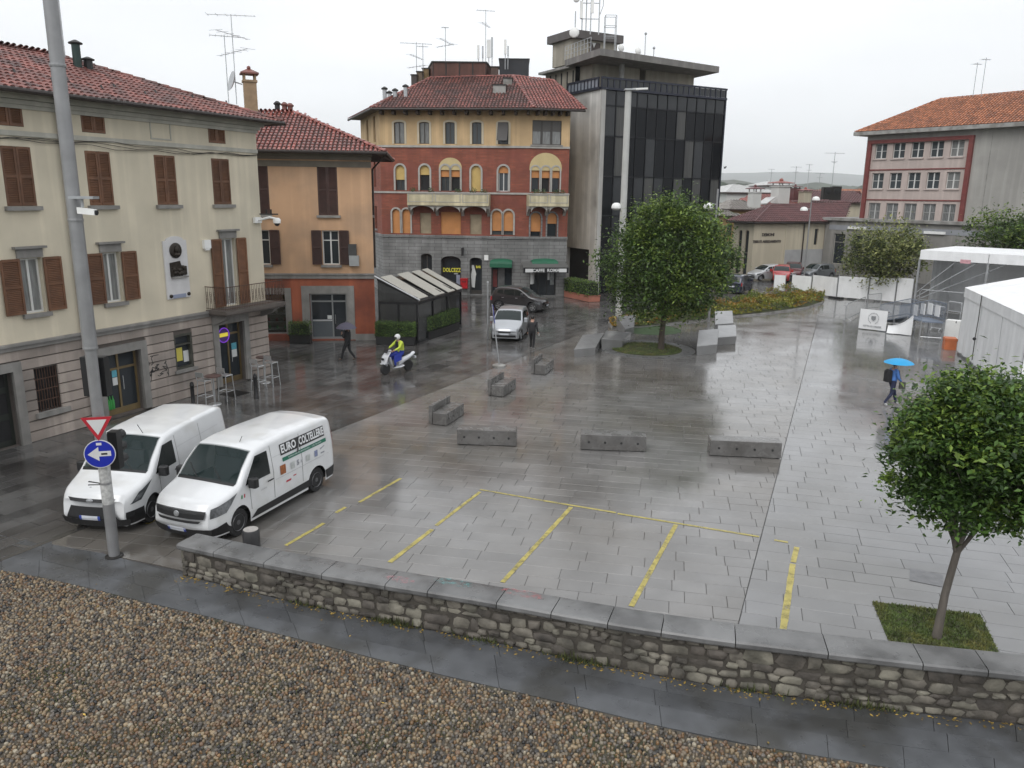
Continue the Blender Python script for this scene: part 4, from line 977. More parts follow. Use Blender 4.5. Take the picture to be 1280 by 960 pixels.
for k in (.3,.55): mb.tube([c_+Vector((0,0,.25))+FA.n*k,c_+Vector((0,0,.45))+FA.n*k],.04,6)
mb.build('bracket', M_iron, dc)

# ------------------------------------------------------------------ ochre house
B0, B1 = V2(G(300,426.3)), V2(G(470,425)); FB = Fac(B0,B1); LB = FB.L
hB = thing('ochre_house', (*FB.pt(LB/2,0,-4)[:2],0), 'ochre plastered house with brick red ground floor and closed dark shutters', 'house')
zb = FB.px(400,344)[1]; ze = FB.px(400,190)[1]; print('house B belt %.2f eave %.2f len %.2f' % (zb,ze,LB))
Ru = [FB.rect(321,204,336,269), FB.rect(397,205,422,269)]; zu = (Ru[1][2],Ru[1][3]); wu = Ru[1][1]-Ru[1][0]; Ru = [(Ru[0][1]-wu,Ru[0][1],*zu),Ru[1]]
Rm1 = FB.rect(403,288,424,331); Rm0 = FB.rect(316,288,337.5,331); Rm0 = (Rm0[0],Rm0[1],Rm1[2],Rm1[3])
Gd = FB.rect(388,367,434,425); Gd = (Gd[0],Gd[1],.05,Gd[3]); Gw = FB.rect(316,367,358,420); Gw = (Gw[0],Gw[1],.35,Gw[3])
mb = wall(MB(),FB,0,LB,zb,ze,Ru+[Rm0,Rm1]); DB = 8.5
# right flank, slightly splayed, running back along the lane
FB2 = Fac(B1, B1+V2(FB.u*-.105-FB.n*.99)*9.0)
s_c = FB2.px(469,300)[0]
fl = [(.6,1.5,zu[0],zu[1]),(2.2,3.1,Rm1[2],Rm1[3])]
wall(mb,FB2,0,9,zb,ze,fl); mb.poly([FB2.pt(9,0),FB.pt(0,0,-9),FB.pt(0,ze,-9),FB2.pt(9,ze)]); mb.poly([FB.pt(0,0,-9),FB.pt(0,0),FB.pt(0,ze),FB.pt(0,ze,-9)])
mb.build('wall', M_ochre, hB)
mb = wall(MB(),FB,0,LB,0,zb,[Gd,Gw],rec=.3); mb.poly([FB2.pt(0,0),FB2.pt(9,0),FB2.pt(9,zb),FB2.pt(0,zb)]); mb.build('ground_floor_wall', M_redpl, hB)
mb = MB(); mb.fb(FB,0,LB+.05,zb-.18,zb+.02,.0,.07); mb.fb(FB,0,LB+.1,zb+.02,zb+.10,.0,.12); mb.fb(FB2,.12,9,zb-.18,zb+.08,.0,.07); mb.build('belt_course', M_trimst, hB)
for a_,b_ in ((Gd[1]+.42,LB+.03),(Gw[1]+.3,Gd[0]-.42)): mb = MB(); mb.fb(FB,a_,b_,0,.35,.0,.05); mb.build('plinth', M_trimst, hB)
mb = MB()
for dz,dd in ((-.75,.03),(-.38,.12),(-.2,.26)): mb.fb(FB,0,LB+dd*.3,ze+dz,ze+dz+.3,.0,dd)
mb.build('cornice', mat('grey_brown_cornice',(.17,.15,.12),.8,var=.15,vs=2), hB)
for r_ in Ru: window(FB,hB,*r_,shut='closed',shut_m=M_shutD)
for r_ in (Rm0,Rm1): window(FB,hB,*r_,shut='open',shut_m=M_shutD,sw=.52,pane_m=M_glass,tr=.55)
window(FB2,hB,*fl[0],shut='closed',shut_m=M_shutD); window(FB2,hB,*fl[1],shut='closed',shut_m=M_shutD)
surround(FB,hB,Gd,w=.42,d=.05); surround(FB,hB,Gw,w=.30,d=.05)
o = shopdoor(FB,hB,Gd,mat('grey_aluminium',(.26,.27,.27),.4,.3,var=.08),split=.60,transom=.4,rec=.25,kick=.12)
mb = MB(); mb.fb(FB,Gd[0]+.1,Gd[0]+(Gd[1]-Gd[0])*.58,.17,1.0,-.225,-.21); mb.build('panel', mat('grey_panel',(.10,.115,.125),.3,var=.1), o); mb = MB(); mb.fb(FB,Gd[0]+.1,Gd[0]+(Gd[1]-Gd[0])*.58,1.03,1.12,-.225,-.19); mb.build('rail', M_alu, o); decal(FB,Gd[0]+.45*(Gd[1]-Gd[0]),Gd[0]+.57*(Gd[1]-Gd[0]),1.15,1.35,-.215,M_paper,o)
mb = MB(); a,b,z0,z1 = Gw; mb.fb(FB,a,b,z0,z0+.07,-.28,-.2); mb.fb(FB,b-.07,b,z0,z1,-.281,-.2); mb.fb(FB,a,b,z1-.07,z1,-.279,-.2); sw_ = mb.build('shop_window', M_steel, hB); mb = MB(); mb.fb(FB,a,b,z0+.07,z1-.07,-.26,-.25); mb.build('pane', glass('shop_glass',(.05,.055,.05),.06,.35), sw_)
mb = MB(); mb.fb(FB,a-.1,b+.1,z0,z1,-1.6,-1.5); mb.build('display_back', mat('shop_back',(.20,.19,.10),.8,var=.3,vs=2), sw_); decal(FB,a+.3,b-.2,z1-.55,z1-.25,-1.4,mat('orange_sign',(.55,.26,.03),.6,var=.1),sw_,'shop_sign')
for k in range(4):
    mb = MB(); zz = z0+.15+.42*k; mb.fb(FB,a+.1,b-.1,zz,zz+.03,-1.3,-.7); mb.build('shelf', M_alu, sw_); mb = MB()
    for j in range(4): x = a+.25+j*.42; mb.lathe([(.06,0),(.07,.12),(.03,.2)],FB.pt(x,zz+.03,-.9),7)
    mb.build('goods', (M_pgrn,mat('red_goods',(.30,.03,.03),.5,var=.2),M_paper,M_pyel)[k], sw_)
tx = text_mb('IDI',.26,M=facM(FB,b-.55,z1-.75,-.24)); tx.build('shop_lettering', M_paper, sw_)
# meter box
q = FB.rect(436,305,446,332); mb = MB(); mb.fb(FB,q[0],q[1],q[2]+.55,q[3],.0,.2); mx = mb.build('meter_box', mat('dark_box',(.05,.05,.05),.5,var=.2)); tag(mx,'dark and grey meter box fixed to the ochre wall beside the window','meter box'); mb = MB(); mb.fb(FB,q[0]+.03,q[1]+.12,q[2],q[2]+.545,.0,.28); mb.build('cabinet', mat('grey_box',(.30,.31,.31),.5,var=.1), mx)
# roof, hipped to the right
OVB = .8; Dr = 4.4; ris = FB.px(352,141,-Dr)[1]-ze; ris = max(1.5,min(2.8,ris)); print('B rise', ris); slb = hypot(Dr+OVB,ris); vb = ((-FB.n)*(Dr+OVB)+Vector((0,0,ris)))/slb; hb = Dr+OVB
oB = FB.pt(-.6,ze,OVB); LrB = LB+.6+OVB
rfB = roof_plane(hB,None,oB,FB.u,vb,[(0,0),(LrB,0),(LrB-hb*.95,slb),(0,slb)],M_tileB,seed=8)
roof_plane(hB,rfB,FB.pt(LB+OVB,ze,OVB),-FB.n,((-FB.u)*hb+Vector((0,0,ris)))/hypot(hb,ris),[(0,0),(2*hb,0),(hb,hypot(hb,ris))],M_tileB,seed=9)
roof_plane(hB,rfB,FB.pt(LB+OVB,ze,-2*Dr-OVB),-FB.u,(FB.n*(Dr+OVB)+Vector((0,0,ris)))/slb,[(0,0),(LrB,0),(LrB,slb),(hb,slb)],M_tileB,seed=10)
ap = FB.pt(LB+OVB-hb,ze+ris,-Dr); mb = MB(); ridge(mb,FB.pt(-.6,ze+ris,-Dr),ap); ridge(mb,FB.pt(LB+OVB,ze+.03,OVB),ap); ridge(mb,FB.pt(LB+OVB,ze+.03,-2*Dr-OVB),ap); mb.build('ridge_tiles', M_tileB, rfB, smooth=True)
mb = MB(); mb.tube([FB.pt(-.6,ze-.03,OVB+.06),FB.pt(LB+OVB+.06,ze-.03,OVB+.06),FB.pt(LB+OVB+.06,ze-.03,-2*Dr)],.08,8); gx = mb.build('gutter', M_gutter, rfB, smooth=True)
mb = MB(); mb.tube([FB.pt(LB+OVB,ze-.08,OVB*.6),FB2.pt(1.2,ze-.8,.12),FB2.pt(1.2,zb+.3,.11)],.055,8); mb.build('downpipe', M_gutter, hB, smooth=True)
# small chimneys behind
for k,px_ in enumerate((347,356,363)):
    d0 = -5.6; s_ = FB.px(px_,140,d0)[0]; zc = FB.px(px_,146,d0)[1]; zt_ = FB.px(px_,131+k*1.2,d0)[1]; b = FB.pt(s_,zc,d0); t = thing('chimney_pot', b, ('black chimney pipe behind the ochre house ridge','tall terracotta chimney pot behind the ochre house ridge','short terracotta chimney pot behind the ochre house ridge')[k], 'chimney'); MB().tube([b-Vector((0,0,.6)),b+Vector((0,0,zt_-zc))],.15,8).build('pipe', (M_black,M_tileA,M_tileA)[k], t); MB().lathe([(.2,0),(.22,.08),(.08,.2)],b+Vector((0,0,zt_-zc)),8).build('cap', M_tileA if k else M_iron, t)
# ------------------------------------------------------------------ brick palazzo with rounded front
def ray_plane(px, py, p0, n):
    d = ray(px,py); o = Vector((0,0,CAMH)); return o+d*((Vector(p0)-o).dot(n)/d.dot(n))
def roof_poly(house, part, pts, mt, **kw):
    "pts: 3-D polygon, first edge is the eave"
    p = [Vector(q) for q in pts]; u = (p[1]-p[0]).normalized(); n = u.cross(p[2]-p[0]).normalized(); v = n.cross(u)
    return roof_plane(house, part, p[0], u, v, [((q-p[0]).dot(u),(q-p[0]).dot(v)) for q in p], mt, **kw)
M_brick = mat('red_brick', (.285,.082,.048), .8, var=.16, vs=1.0, brick=(.5,.13,.012,(.17,.075,.055),.72), col2=(.21,.062,.042), c2s=.8, streak=.12)
M_yplas = mat('yellow_plaster', (.60,.425,.235), .85, var=.08, vs=.7, col2=(.51,.36,.20), c2s=.5, streak=.18)
M_cut = mat('grey_cut_stone', (.245,.245,.24), .75, var=.22, vs=.9, brick=(.95,.27,.014,(.075,.073,.07),.80), bump=.008, bs=12, streak=.2)
M_arch = mat('pale_stone_trim', (.38,.365,.335), .7, var=.12, vs=3, streak=.1)
M_orange = mat('orange_blind', (.50,.22,.075), .7, var=.1, vs=2); M_ybl = mat('yellow_blind', (.52,.37,.13), .7, var=.1, vs=2)
M_balc = mat('cream_balustrade', (.58,.52,.35), .75, var=.15, vs=2, streak=.25)
M_beige = mat('beige_panel', (.30,.245,.165), .8, var=.15, vs=2)
C1 = V2(G(662,371)); zbo = HT(C1,183.5); C0 = V2(G(475,182.3,zbo)); C2 = V2(G(712,184.5,zbo))
print('C', C0, C1, C2, zbo)
C0 = C1+(C0-C1).normalized()*(C0-C1).length
FC = Fac(C0,C1); FC2 = Fac(C1,C2); C3 = C0+V2(-FC.u*.42-FC.n*.91)*9.5; FC0 = Fac(C3,C0)
zst, zsr, zev = FC.px(657,297)[1], FC.px(655,242)[1], FC.px(655,137)[1]; print('C levels', zst, zsr, zbo, zev, 'len', FC.L, FC2.L)
pC = thing('brick_palazzo', (*FC.pt(FC.L/2,0,-6)[:2],0), 'red brick and yellow palazzo with arched windows and grey stone ground floor', 'building')
def ar(F, x0, y0, x1, y1):
    "arched opening whose crown is at y0"
    a,b,z0,z1 = F.rect(x0,y0,x1,y1); r_ = (b-a)/2; return (a,b,z0,z1-r_,r_)
def sg(F, x0, y0, x1, y1, k=.25): a,b,z0,z1 = F.rect(x0,y0,x1,y1); return (a,b,z0,z1-(b-a)*k,(b-a)*k)
top_w = [sg(FC,492.5,152,505.5,180,.12),sg(FC,524,152.5,536.5,180,.12),sg(FC,556.5,153,568.5,180,.12),sg(FC,590,153,602,180,.12),sg(FC,622.5,152.5,635.5,180,.12)]
red_w = [ar(FC,494.5,206,506,236.5),ar(FC,525,206,537,238),ar(FC,551,207,562,239),ar(FC,564,207,575,239),ar(FC,589,207,601,239.5),ar(FC,623,207.5,635.5,239.5)]
fst_w = [ar(FC,490.5,260,500,289),ar(FC,503,260,513,289.5),ar(FC,615,264,627,295.5),ar(FC,629.5,264,641.5,296)]
blind_w = [FC.rect(525,266,539,290),FC.rect(551,265,576,291),FC.rect(587.5,268,602,293)]
def norm(rs, i0=2, i1=None):
    z0 = sum(r_[2] for r_ in rs)/len(rs); zt = sum(r_[3]+r_[4] for r_ in rs)/len(rs); return [(a,b,z0,zt-r_,r_) for a,b,_,_,r_ in rs]
top_w, red_w = norm(top_w), norm(red_w); fst_w = norm(fst_w); blind_w = [(a,b,fst_w[0][2],z1) for a,b,_,z1 in blind_w]
grd = [sg(FC,526,317,540,338),sg(FC,551,320,576,370),sg(FC,587,322,602.5,369),sg(FC,614,324,640,371)]
grd = [grd[0]]+[(a,b,.08,z1,r_) for a,b,_,z1,r_ in grd[1:]]
M_all = MB(); wall(M_all,FC,0,FC.L,zbo,zev,top_w); 
yw = M_all
t2 = FC2.rect(665,150.5,702,181); wall(yw,FC2,0,FC2.L,zbo,zev,[t2]); wall(yw,FC0,0,FC0.L,zbo,zev,[(3.2,4.2,zbo+.4,zbo+2.3,.1),(6.6,7.6,zbo+.4,zbo+2.3,.1)])
BD = 13.0
bk = [FC0.pt(0,0),FC.pt(2,0,-BD),FC.pt(FC.L,0,-BD),FC2.pt(FC2.L,0)]
for i in range(3): p,q = bk[i],bk[i+1]; yw.poly([(q.x,q.y,0),(p.x,p.y,0),(p.x,p.y,zev),(q.x,q.y,zev)])
yw.build('upper_wall', M_yplas, pC)
r2w = norm([ar(FC2,664,208,674,240),ar(FC2,677,208,687,240),ar(FC2,690,208,699.5,240)]); f2w = norm([ar(FC2,663,266,676,296),ar(FC2,684,266,696,296)])
rw = MB(); wall(rw,FC,0,FC.L,zst,zbo,red_w+fst_w+[b+(0,) for b in blind_w]); wall(rw,FC2,0,FC2.L,zst,zbo,r2w+f2w)
l0 = [(2.6,3.6,zsr+.4,zsr+2.0,.5),(6.3,7.3,zsr+.4,zsr+2.0,.5),(6.3,7.3,zst+.4,zst+2.2,.0)]; wall(rw,FC0,0,FC0.L,zst,zbo,l0); rw.build('brick_wall', M_brick, pC)
caf = FC2.rect(662,342,695,372); caf = (caf[0],caf[1],.08,FC2.px(680,326)[1])
gw = MB(); wall(gw,FC,0,FC.L,0,zst,grd,rec=.45); wall(gw,FC2,0,FC2.L,0,zst,[caf],rec=.45); wall(gw,FC0,0,FC0.L,0,zst,[]); gw.build('stone_wall', M_cut, pC)
# string courses and cornice
for nm,z,h,d in (('string_course',zbo-.1,.16,.09),('string_course',zsr-.08,.14,.08),('string_course',zst-.12,.2,.10)):
    mb = MB()
    for F,e in ((FC0,.0),(FC,.0),(FC2,.0)): mb.fb(F,.0-d*.25,F.L+d*.25,z,z+h,-.02,d)
    mb.build(nm, M_arch if z > zst else M_cut, pC)
# smooth grey plaster panels between the ground floor arches
def arch_trim(F, r_, w=.14, d=.06, legs=True, mt=None, name='arch_trim', parent=None):
    a,b,z0,zs,ri = r_; mb = MB(); n = 12; o_ = arc_pts(a-w,b+w,zs,ri+w,n); i_ = arc_pts(a,b,zs,ri,n)
    for k in range(n): mb.prism([F.pt(*i_[k],0),F.pt(*o_[k],0),F.pt(*o_[k+1],0),F.pt(*i_[k+1],0)], F.n*d)
    if legs: mb.fb(F,a-w,a,z0,zs,0,d); mb.fb(F,b,b+w,z0,zs,0,d)
    return mb.build(name, mt or M_arch, parent or pC)
def arch_fill(F, r_, z_from, mt, d, name, parent, z_to=None):
    a,b,z0,zs,ri = r_; mb = MB(); zf = max(z0,z_from)
    pts = [F.pt(a,zf,d),F.pt(b,zf,d)]+[F.pt(x,z,d) for x,z in reversed(arc_pts(a,b,zs,ri)) if z >= zf-.001]; mb.poly(pts); return mb.build(name, mt, parent)
M_wdk = mat('dark_window_frame',(.05,.045,.04),.5,var=.1)
for i,r_ in enumerate(top_w):
    w = window(FC,pC,*r_[:4],rise=r_[4],frame_m=M_wdk,pane_m=(M_curt if i < 2 else M_pane),rec=.18,muntin=0,sill=False); arch_trim(FC,r_,w=.16,d=.04,parent=w,name='surround',mt=mat('pale_plaster',(.50,.44,.33),.8,var=.06))
    if i == 4:
        mb = MB(); a,b,z0,zs,ri = r_; mb.prism([FC.pt(a,zs+ri,.02),FC.pt(b,zs+ri,.02),FC.pt(b-.05,z0+.25,.55),FC.pt(a-.05,z0+.25,.55)], FC.n*.03); mb.build('tilting_blind', mat('grey_blind',(.075,.07,.068),.7,var=.1), w)
open_f = {0:.42,1:.62,2:.55,3:.55,4:0,5:.72}
for i,r_ in enumerate(red_w):
    w = window(FC,pC,*r_[:4],rise=r_[4],frame_m=M_wdk if i != 5 else M_winw,pane_m=(M_dark if i in (1,3) else M_pane),rec=.25,sill=False,mull=0 if i in (1,3,4) else 1); arch_trim(FC,r_,parent=w,name='surround')
    h_ = r_[3]+r_[4]-r_[2]; arch_fill(FC,r_,r_[2]+h_*open_f[i],M_ybl if i in (0,4) else (M_orange if i > 1 else M_ybl),-.12,'roller_blind',w)
for i,r_ in enumerate(fst_w):
    w = window(FC,pC,*r_[:4],rise=r_[4],frame_m=M_wdk,pane_m=M_pane,rec=.25,sill=False,mull=0); arch_trim(FC,r_,parent=w,name='surround',w=.13); h_ = r_[3]+r_[4]-r_[2]; arch_fill(FC,r_,r_[2]+h_*(.0 if i < 2 else .16),M_orange,-.12,'roller_blind',w)
for i,r_ in enumerate(blind_w): mb = MB(); mb.fb(FC,*r_,-.2,-.12); mb.build('blind_opening', (M_beige,M_orange,M_beige)[i], pC)
# tympana over the double and triple windows
def tymp(F, s0, s1, zs, ri, z0):
    mb = MB(); n = 16; o_ = arc_pts(s0,s1,zs,ri,n); pts = [F.pt(s0,z0,.012),F.pt(s1,z0,.012)]+[F.pt(x,z,.012) for x,z in reversed(o_)]; mb.poly(pts); t_ = mb.build('tympanum', mat('tympanum_plaster',(.50,.40,.21),.8,var=.08), pC)
tymp(FC,red_w[2][0]-.15,red_w[3][1]+.15,red_w[2][3]+.15,FC.px(563,197)[1]-red_w[2][3]-.15,red_w[2][3])
tymp(FC2,r2w[0][0]-.15,r2w[2][1]+.15,r2w[0][3]+.2,FC2.px(682,191)[1]-r2w[0][3]-.2,r2w[0][3])
for i,r_ in enumerate(r2w): w = window(FC2,pC,*r_[:4],rise=r_[4],frame_m=M_wdk,pane_m=M_glass if i != 1 else M_dark,rec=.25,sill=False,mull=0); arch_trim(FC2,r_,parent=w,name='surround',w=.11,d=.05); h_ = r_[3]+r_[4]-r_[2]; arch_fill(FC2,r_,r_[2]+h_*.55,M_orange,-.12,'roller_blind',w)
for i,r_ in enumerate(f2w): w = window(FC2,pC,*r_[:4],rise=r_[4],frame_m=M_wdk,pane_m=M_glass,rec=.25,sill=False,mull=0); arch_trim(FC2,r_,parent=w,name='surround',w=.12,d=.05,mt=M_cut); h_ = r_[3]+r_[4]-r_[2]; arch_fill(FC2,r_,r_[2]+h_*(.22 if i == 0 else .55),M_orange,-.12,'roller_blind',w)
w = window(FC2,pC,*t2,frame_m=M_wdk,pane_m=M_curt,rec=.15,mull=2,sill=True,bar=.14); mb = MB(); mb.fb(FC2,t2[0]+.05,t2[1]-.05,t2[2]+(t2[3]-t2[2])*.55,t2[3]-.05,-.13,-.10); mb.build('roller_blind', mat('grey_blind2',(.09,.085,.08),.7,var=.1), w)
for r_ in l0[:2]+[(3.2,4.2,zbo+.4,zbo+2.3,.1),(6.6,7.6,zbo+.4,zbo+2.3,.1)]: window(FC0,pC,*r_[:4],rise=r_[4],frame_m=M_wdk,pane_m=M_pane,rec=.2,sill=False)
window(FC0,pC,*l0[2][:4],frame_m=M_wdk,rec=.2)
# balconies with arched corbels
def cbalcony(F, x0, x1, yt, yb, ya, narch, span_px):
    a, zt = F.px(x0,(yt+yb)/2,1.0)[0], F.px((x0+x1)/2,yt,1.0)[1]; b = F.px(x1,(yt+yb)/2,1.0)[0]; zb_ = F.px((x0+x1)/2,yb,1.0)[1]; b = min(b,F.L+.05); mb = MB()
    mb.fb(F,a,b,zb_-.12,zb_+.04,.0,1.05); o = mb.build('balcony', M_balc, pC); mb = MB()
    mb.fb(F,a,b,zb_+.04,zt-.08,.93,1.02); mb.fb(F,a,a+.09,zb_+.04,zt-.08,.0,.93); mb.fb(F,b-.09,b,zb_+.04,zt-.08,.0,.93); mb.build('parapet', M_balc, o)
    mb = MB(); mb.fb(F,a-.03,b+.03,zt-.08,zt,.88,1.07); mb.build('handrail', M_arch, o); n = max(2,narch); w_ = (b-a)/n; mb = MB()
    for k in range(n):
        for e0,e1 in ((a+k*w_+.08,a+(k+1)*w_-.08),):
            for (p0,p1) in ((zb_+.12,zt-.16),): mb.fb(F,e0,e1,p0,p0+.05,1.02,1.04); mb.fb(F,e0,e1,p1,p1+.05,1.02,1.04); mb.fb(F,e0,e0+.05,p0,p1,1.02,1.04); mb.fb(F,e1-.05,e1,p0,p1,1.02,1.04)
    mb.build('parapet_moulding', M_arch, o); za = F.px((x0+x1)/2,ya,.6)[1]
    for k in range(n+1):
        c_ = a+.12+(b-a-.24)*k/n; mb = MB(); mb.prism([F.pt(c_-.11,zb_-.12,.0),F.pt(c_-.11,zb_-.12,.98),F.pt(c_-.11,zb_-.35,.85),F.pt(c_-.11,za,.25),F.pt(c_-.11,za-.25,.0)], F.u*.22); mb.build('corbel', M_arch, o)
    for k in range(n):
        e0 = a+.12+(b-a-.24)*k/n+.11; e1 = a+.12+(b-a-.24)*(k+1)/n-.11; mb = MB(); ri = min(.55,(zb_-.16-za)*.9); pts = arc_pts(e0,e1,zb_-.16-ri,ri,10)
        for q in range(10): mb.prism([F.pt(*pts[q],.75),F.pt(*pts[q+1],.75),F.pt(pts[q+1][0],zb_-.12,.75),F.pt(pts[q][0],zb_-.12,.75)], F.n*.16)
        mb.build('corbel_arch', M_arch, o)
    return o, a, b, zt
o1,ba,bb,bzt = cbalcony(FC,509,611,240.5,255,266,3,0); o2,b2a,b2b,b2z = cbalcony(FC2,661,711,242,256,266,2,0)
M_leafp = mat('pot_plant_leaf', (.05,.085,.03), .6, var=.3, vs=8, isl=.4)
def leafball(mb, c, r_, n, s=.07):
    for i in range(n):
        d = Vector((R.gauss(0,1),R.gauss(0,1),R.gauss(0,.9))).normalized()*r_*R.uniform(.3,1); p = Vector(c)+d; u = Vector((R.gauss(0,1),R.gauss(0,1),R.gauss(0,1))).normalized()*s; v = u.orthogonal().normalized()*s*.45; mb.poly([p-u,p+v,p+u,p-v])
for F,o,lst,z in ((FC,o1,((.06,M_orange),(.28,None),(.62,None),(.80,'r'),(.93,None)),bzt),(FC2,o2,((.2,None),(.38,None),(.7,'r'),(.85,None)),b2z)):
    A_, B_ = (ba,bb) if F is FC else (b2a,b2b)
    for f,k in lst:
        s_ = A_+(B_-A_)*f; t = thing('pot_plant', F.pt(s_,z-.55,.6), 'leafy pot plant on the '+('long' if F is FC else 'short')+' cream balcony of the brick palazzo', 'plant', 'pot plants on the palazzo balconies'); MB().lathe([(.14,0),(.19,.3),(.2,.34)],F.pt(s_,z-.5,.6),8).build('pot', M_tileA, t); mb = MB(); leafball(mb,F.pt(s_,z+.1,.6),.32,70); mb.build('leaves', M_leafp, t)
# ground floor shops
M_signblk = mat('black_fascia',(.014,.014,.015),.35,var=.1); M_ylet = emat('yellow_lettering',(.62,.58,.06),.12)
w = window(FC,pC,*grd[0][:4],rise=grd[0][4],frame_m=M_wdk,pane_m=M_glass,rec=.35,sill=False)
def shop(F, r_, name):
    mb = MB(); a,b,z0,zs,ri = r_; e = -.42; mb.fb(F,a,a+.07,z0,zs,e,e+.06); mb.fb(F,b-.07,b,z0,zs,e,e+.06); mb.fb(F,a+.07,b-.07,z0,z0+.3,e,e+.06); o = mb.build(name, M_wdk, pC); p_ = MB(); p_.poly([F.pt(a,z0,e+.02),F.pt(b,z0,e+.02)]+[F.pt(x,z,e+.02) for x,z in reversed(arc_pts(a,b,zs,ri))]); p_.build('pane', M_glass, o); return o
s1 = shop(FC,grd[1],'shop_window'); a,b,z0,zs,ri = grd[1]
q = FC.rect(551.5,335,576,341.5); decal(FC,a+.05,b-.03,q[2]-.05,q[3]+.05,-.38,M_signblk,s1,'sign_board'); text_mb('DOLCEZZE',.44,M=facM(FC,(a+b)/2+.1,(q[2]+q[3])/2,-.37),bold=.012,xs=.72).build('sign_lettering', M_ylet, s1)
decal(FC,a+.62*(b-a),a+.82*(b-a),z0+1.55,z0+1.9,-.38,M_paper,s1); decal(FC,a+.74*(b-a),b-.12,z0+.3,z0+1.5,-.38,mat('poster_lilac',(.26,.28,.36),.5,var=.15,vs=5),s1)
s2 = shop(FC,grd[2],'shop_door'); a,b,z0,zs,ri = grd[2]; q = FC.rect(589,332,602,336.5); decal(FC,a+.1,b-.08,q[2]-.05,q[3]+.05,-.38,M_signblk,s2,'sign_board'); text_mb('BAR',.26,M=facM(FC,(a+b)/2+.15,(q[2]+q[3])/2,-.37),bold=.01,xs=.8).build('sign_lettering', M_ylet, s2); decal(FC,a+.12,a+.3,(q[2]+q[3])/2-.14,(q[2]+q[3])/2+.14,-.37,M_paper,s2,'logo'); 
mb = MB(); c_ = a+.26*(b-a); mb.prism([FC.pt(c_-.13,z0+.55,-.37),FC.pt(c_+.1,z0+.5,-.37),FC.pt(c_+.17,z0+1.35,-.37),FC.pt(c_+.22,z0+1.6,-.37),FC.pt(c_+.06,z0+2.2,-.37),FC.pt(c_-.08,z0+2.15,-.37),FC.pt(c_-.2,z0+1.5,-.37)],FC.n*.01); mb.build('door_sticker', M_paper, s2)
s3 = shop(FC,grd[3],'shop_window'); a,b,z0,zs,ri = grd[3]; decal(FC,a+.3*(b-a),a+.62*(b-a),z0+.5,z0+2.1,-.38,mat('grey_goods',(.10,.10,.10),.5,var=.3,vs=4),s3,'display')
decal(FC,a+.08,a+.14*(b-a)+.2,z0+.6,z0+2.0,-.385,mat('red_curtain',(.12,.02,.018),.7,var=.2),s3,'curtain')
M_grn = mat('green_awning',(.012,.105,.055),.65,var=.1,vs=2)
def dome_awning(F, a, b, z0, zc, dep, name, label):
    mb = MB(); n, m_ = 10, 5; vs = []; c_ = (a+b)/2; w_ = (b-a)/2
    for j in range(m_+1):
        t = j/m_*pi/2
        for k in range(n+1):
            x = c_-w_*cos(pi*k/n)*1.0; hh = (zc-z0)*(.55+.45*sin(pi*k/n)); vs.append(F.pt(x,z0+hh*cos(t)+.0,.02+dep*sin(t)))
    fs = [(j*(n+1)+k,j*(n+1)+k+1,(j+1)*(n+1)+k+1,(j+1)*(n+1)+k) for j in range(m_) for k in range(n)]; mb.add(vs,fs)
    mb.fb(F,a,b,z0-.28,z0,.02+dep-.03,.02+dep); o = tag(mb.build(name, M_grn, smooth=True), label, 'awning'); return o
q = FC.rect(614,324,640,334); dome_awning(FC,q[0]-.05,q[1]+.05,q[2]+.3,q[3]+.05,.55,'awning','green rounded fabric awning over the arched shop window of the palazzo')
q = FC2.rect(661.5,323,696,334); dome_awning(FC2,max(.05,q[0]),q[1],q[2]+.3,q[3],.6,'awning','green rounded awning above the dark cafe awning on the palazzo corner')
# cafe: glazed front and awning with name
mb = MB(); a,b,z0,z1 = caf
for x in (a,a+(b-a)*.33,a+(b-a)*.66,b-.08): mb.fb(FC2,x,x+.08,z0,z1,-.42,-.34)
cf = mb.build('cafe_front', M_black, pC); mb = MB(); mb.fb(FC2,a,b,z0,z1,-.40,-.38); mb.build('pane', M_glass, cf); decal(FC2,a+.02*(b-a),a+.12*(b-a),1.0,2.3,.02,M_paper,cf,'menu_board'); decal(FC2,a+.14*(b-a),a+.2*(b-a),1.0,2.2,-.33,M_paper,cf); decal(FC2,a+.7*(b-a),a+.78*(b-a),1.3,2.4,-.33,M_paper,cf); decal(FC2,a+.8*(b-a),a+.95*(b-a),.9,2.6,-.33,mat('pale_poster',(.30,.32,.32),.5,var=.3,vs=7),cf)
q = FC2.rect(653,334,709,342.5,.9); ca = thing('cafe_awning', FC2.pt((q[0]+q[1])/2,q[2],0), 'dark cafe awning with white lettering on its valance at the palazzo corner', 'awning'); zt_ = q[3]; mb = MB(); a_, b_ = q[0], min(q[1],FC2.L-.02)
mb.prism([FC2.pt(a_,zt_+.35,.05),FC2.pt(b_,zt_+.35,.05),FC2.pt(b_,zt_,1.35),FC2.pt(a_,zt_,1.35)], Vector((0,0,.035))); mb.build('canopy', mat('striped_awning',(.10,.10,.095),.7,var=.1), ca); mb = MB(); mb.fb(FC2,a_,b_,zt_-.42,zt_-.005,1.32,1.35); mb.build('valance', M_signblk, ca); text_mb('CAFFE  ROMA',.34,M=facM(FC2,(a_+b_)/2,zt_-.22,1.353),bold=.01).build('lettering', M_paper, ca)
decal(FC2,a_+.15,a_+.75,zt_-.35,zt_-.08,1.352,M_paper,ca,'logo'); decal(FC2,b_-.75,b_-.15,zt_-.35,zt_-.08,1.352,M_paper,ca,'logo')
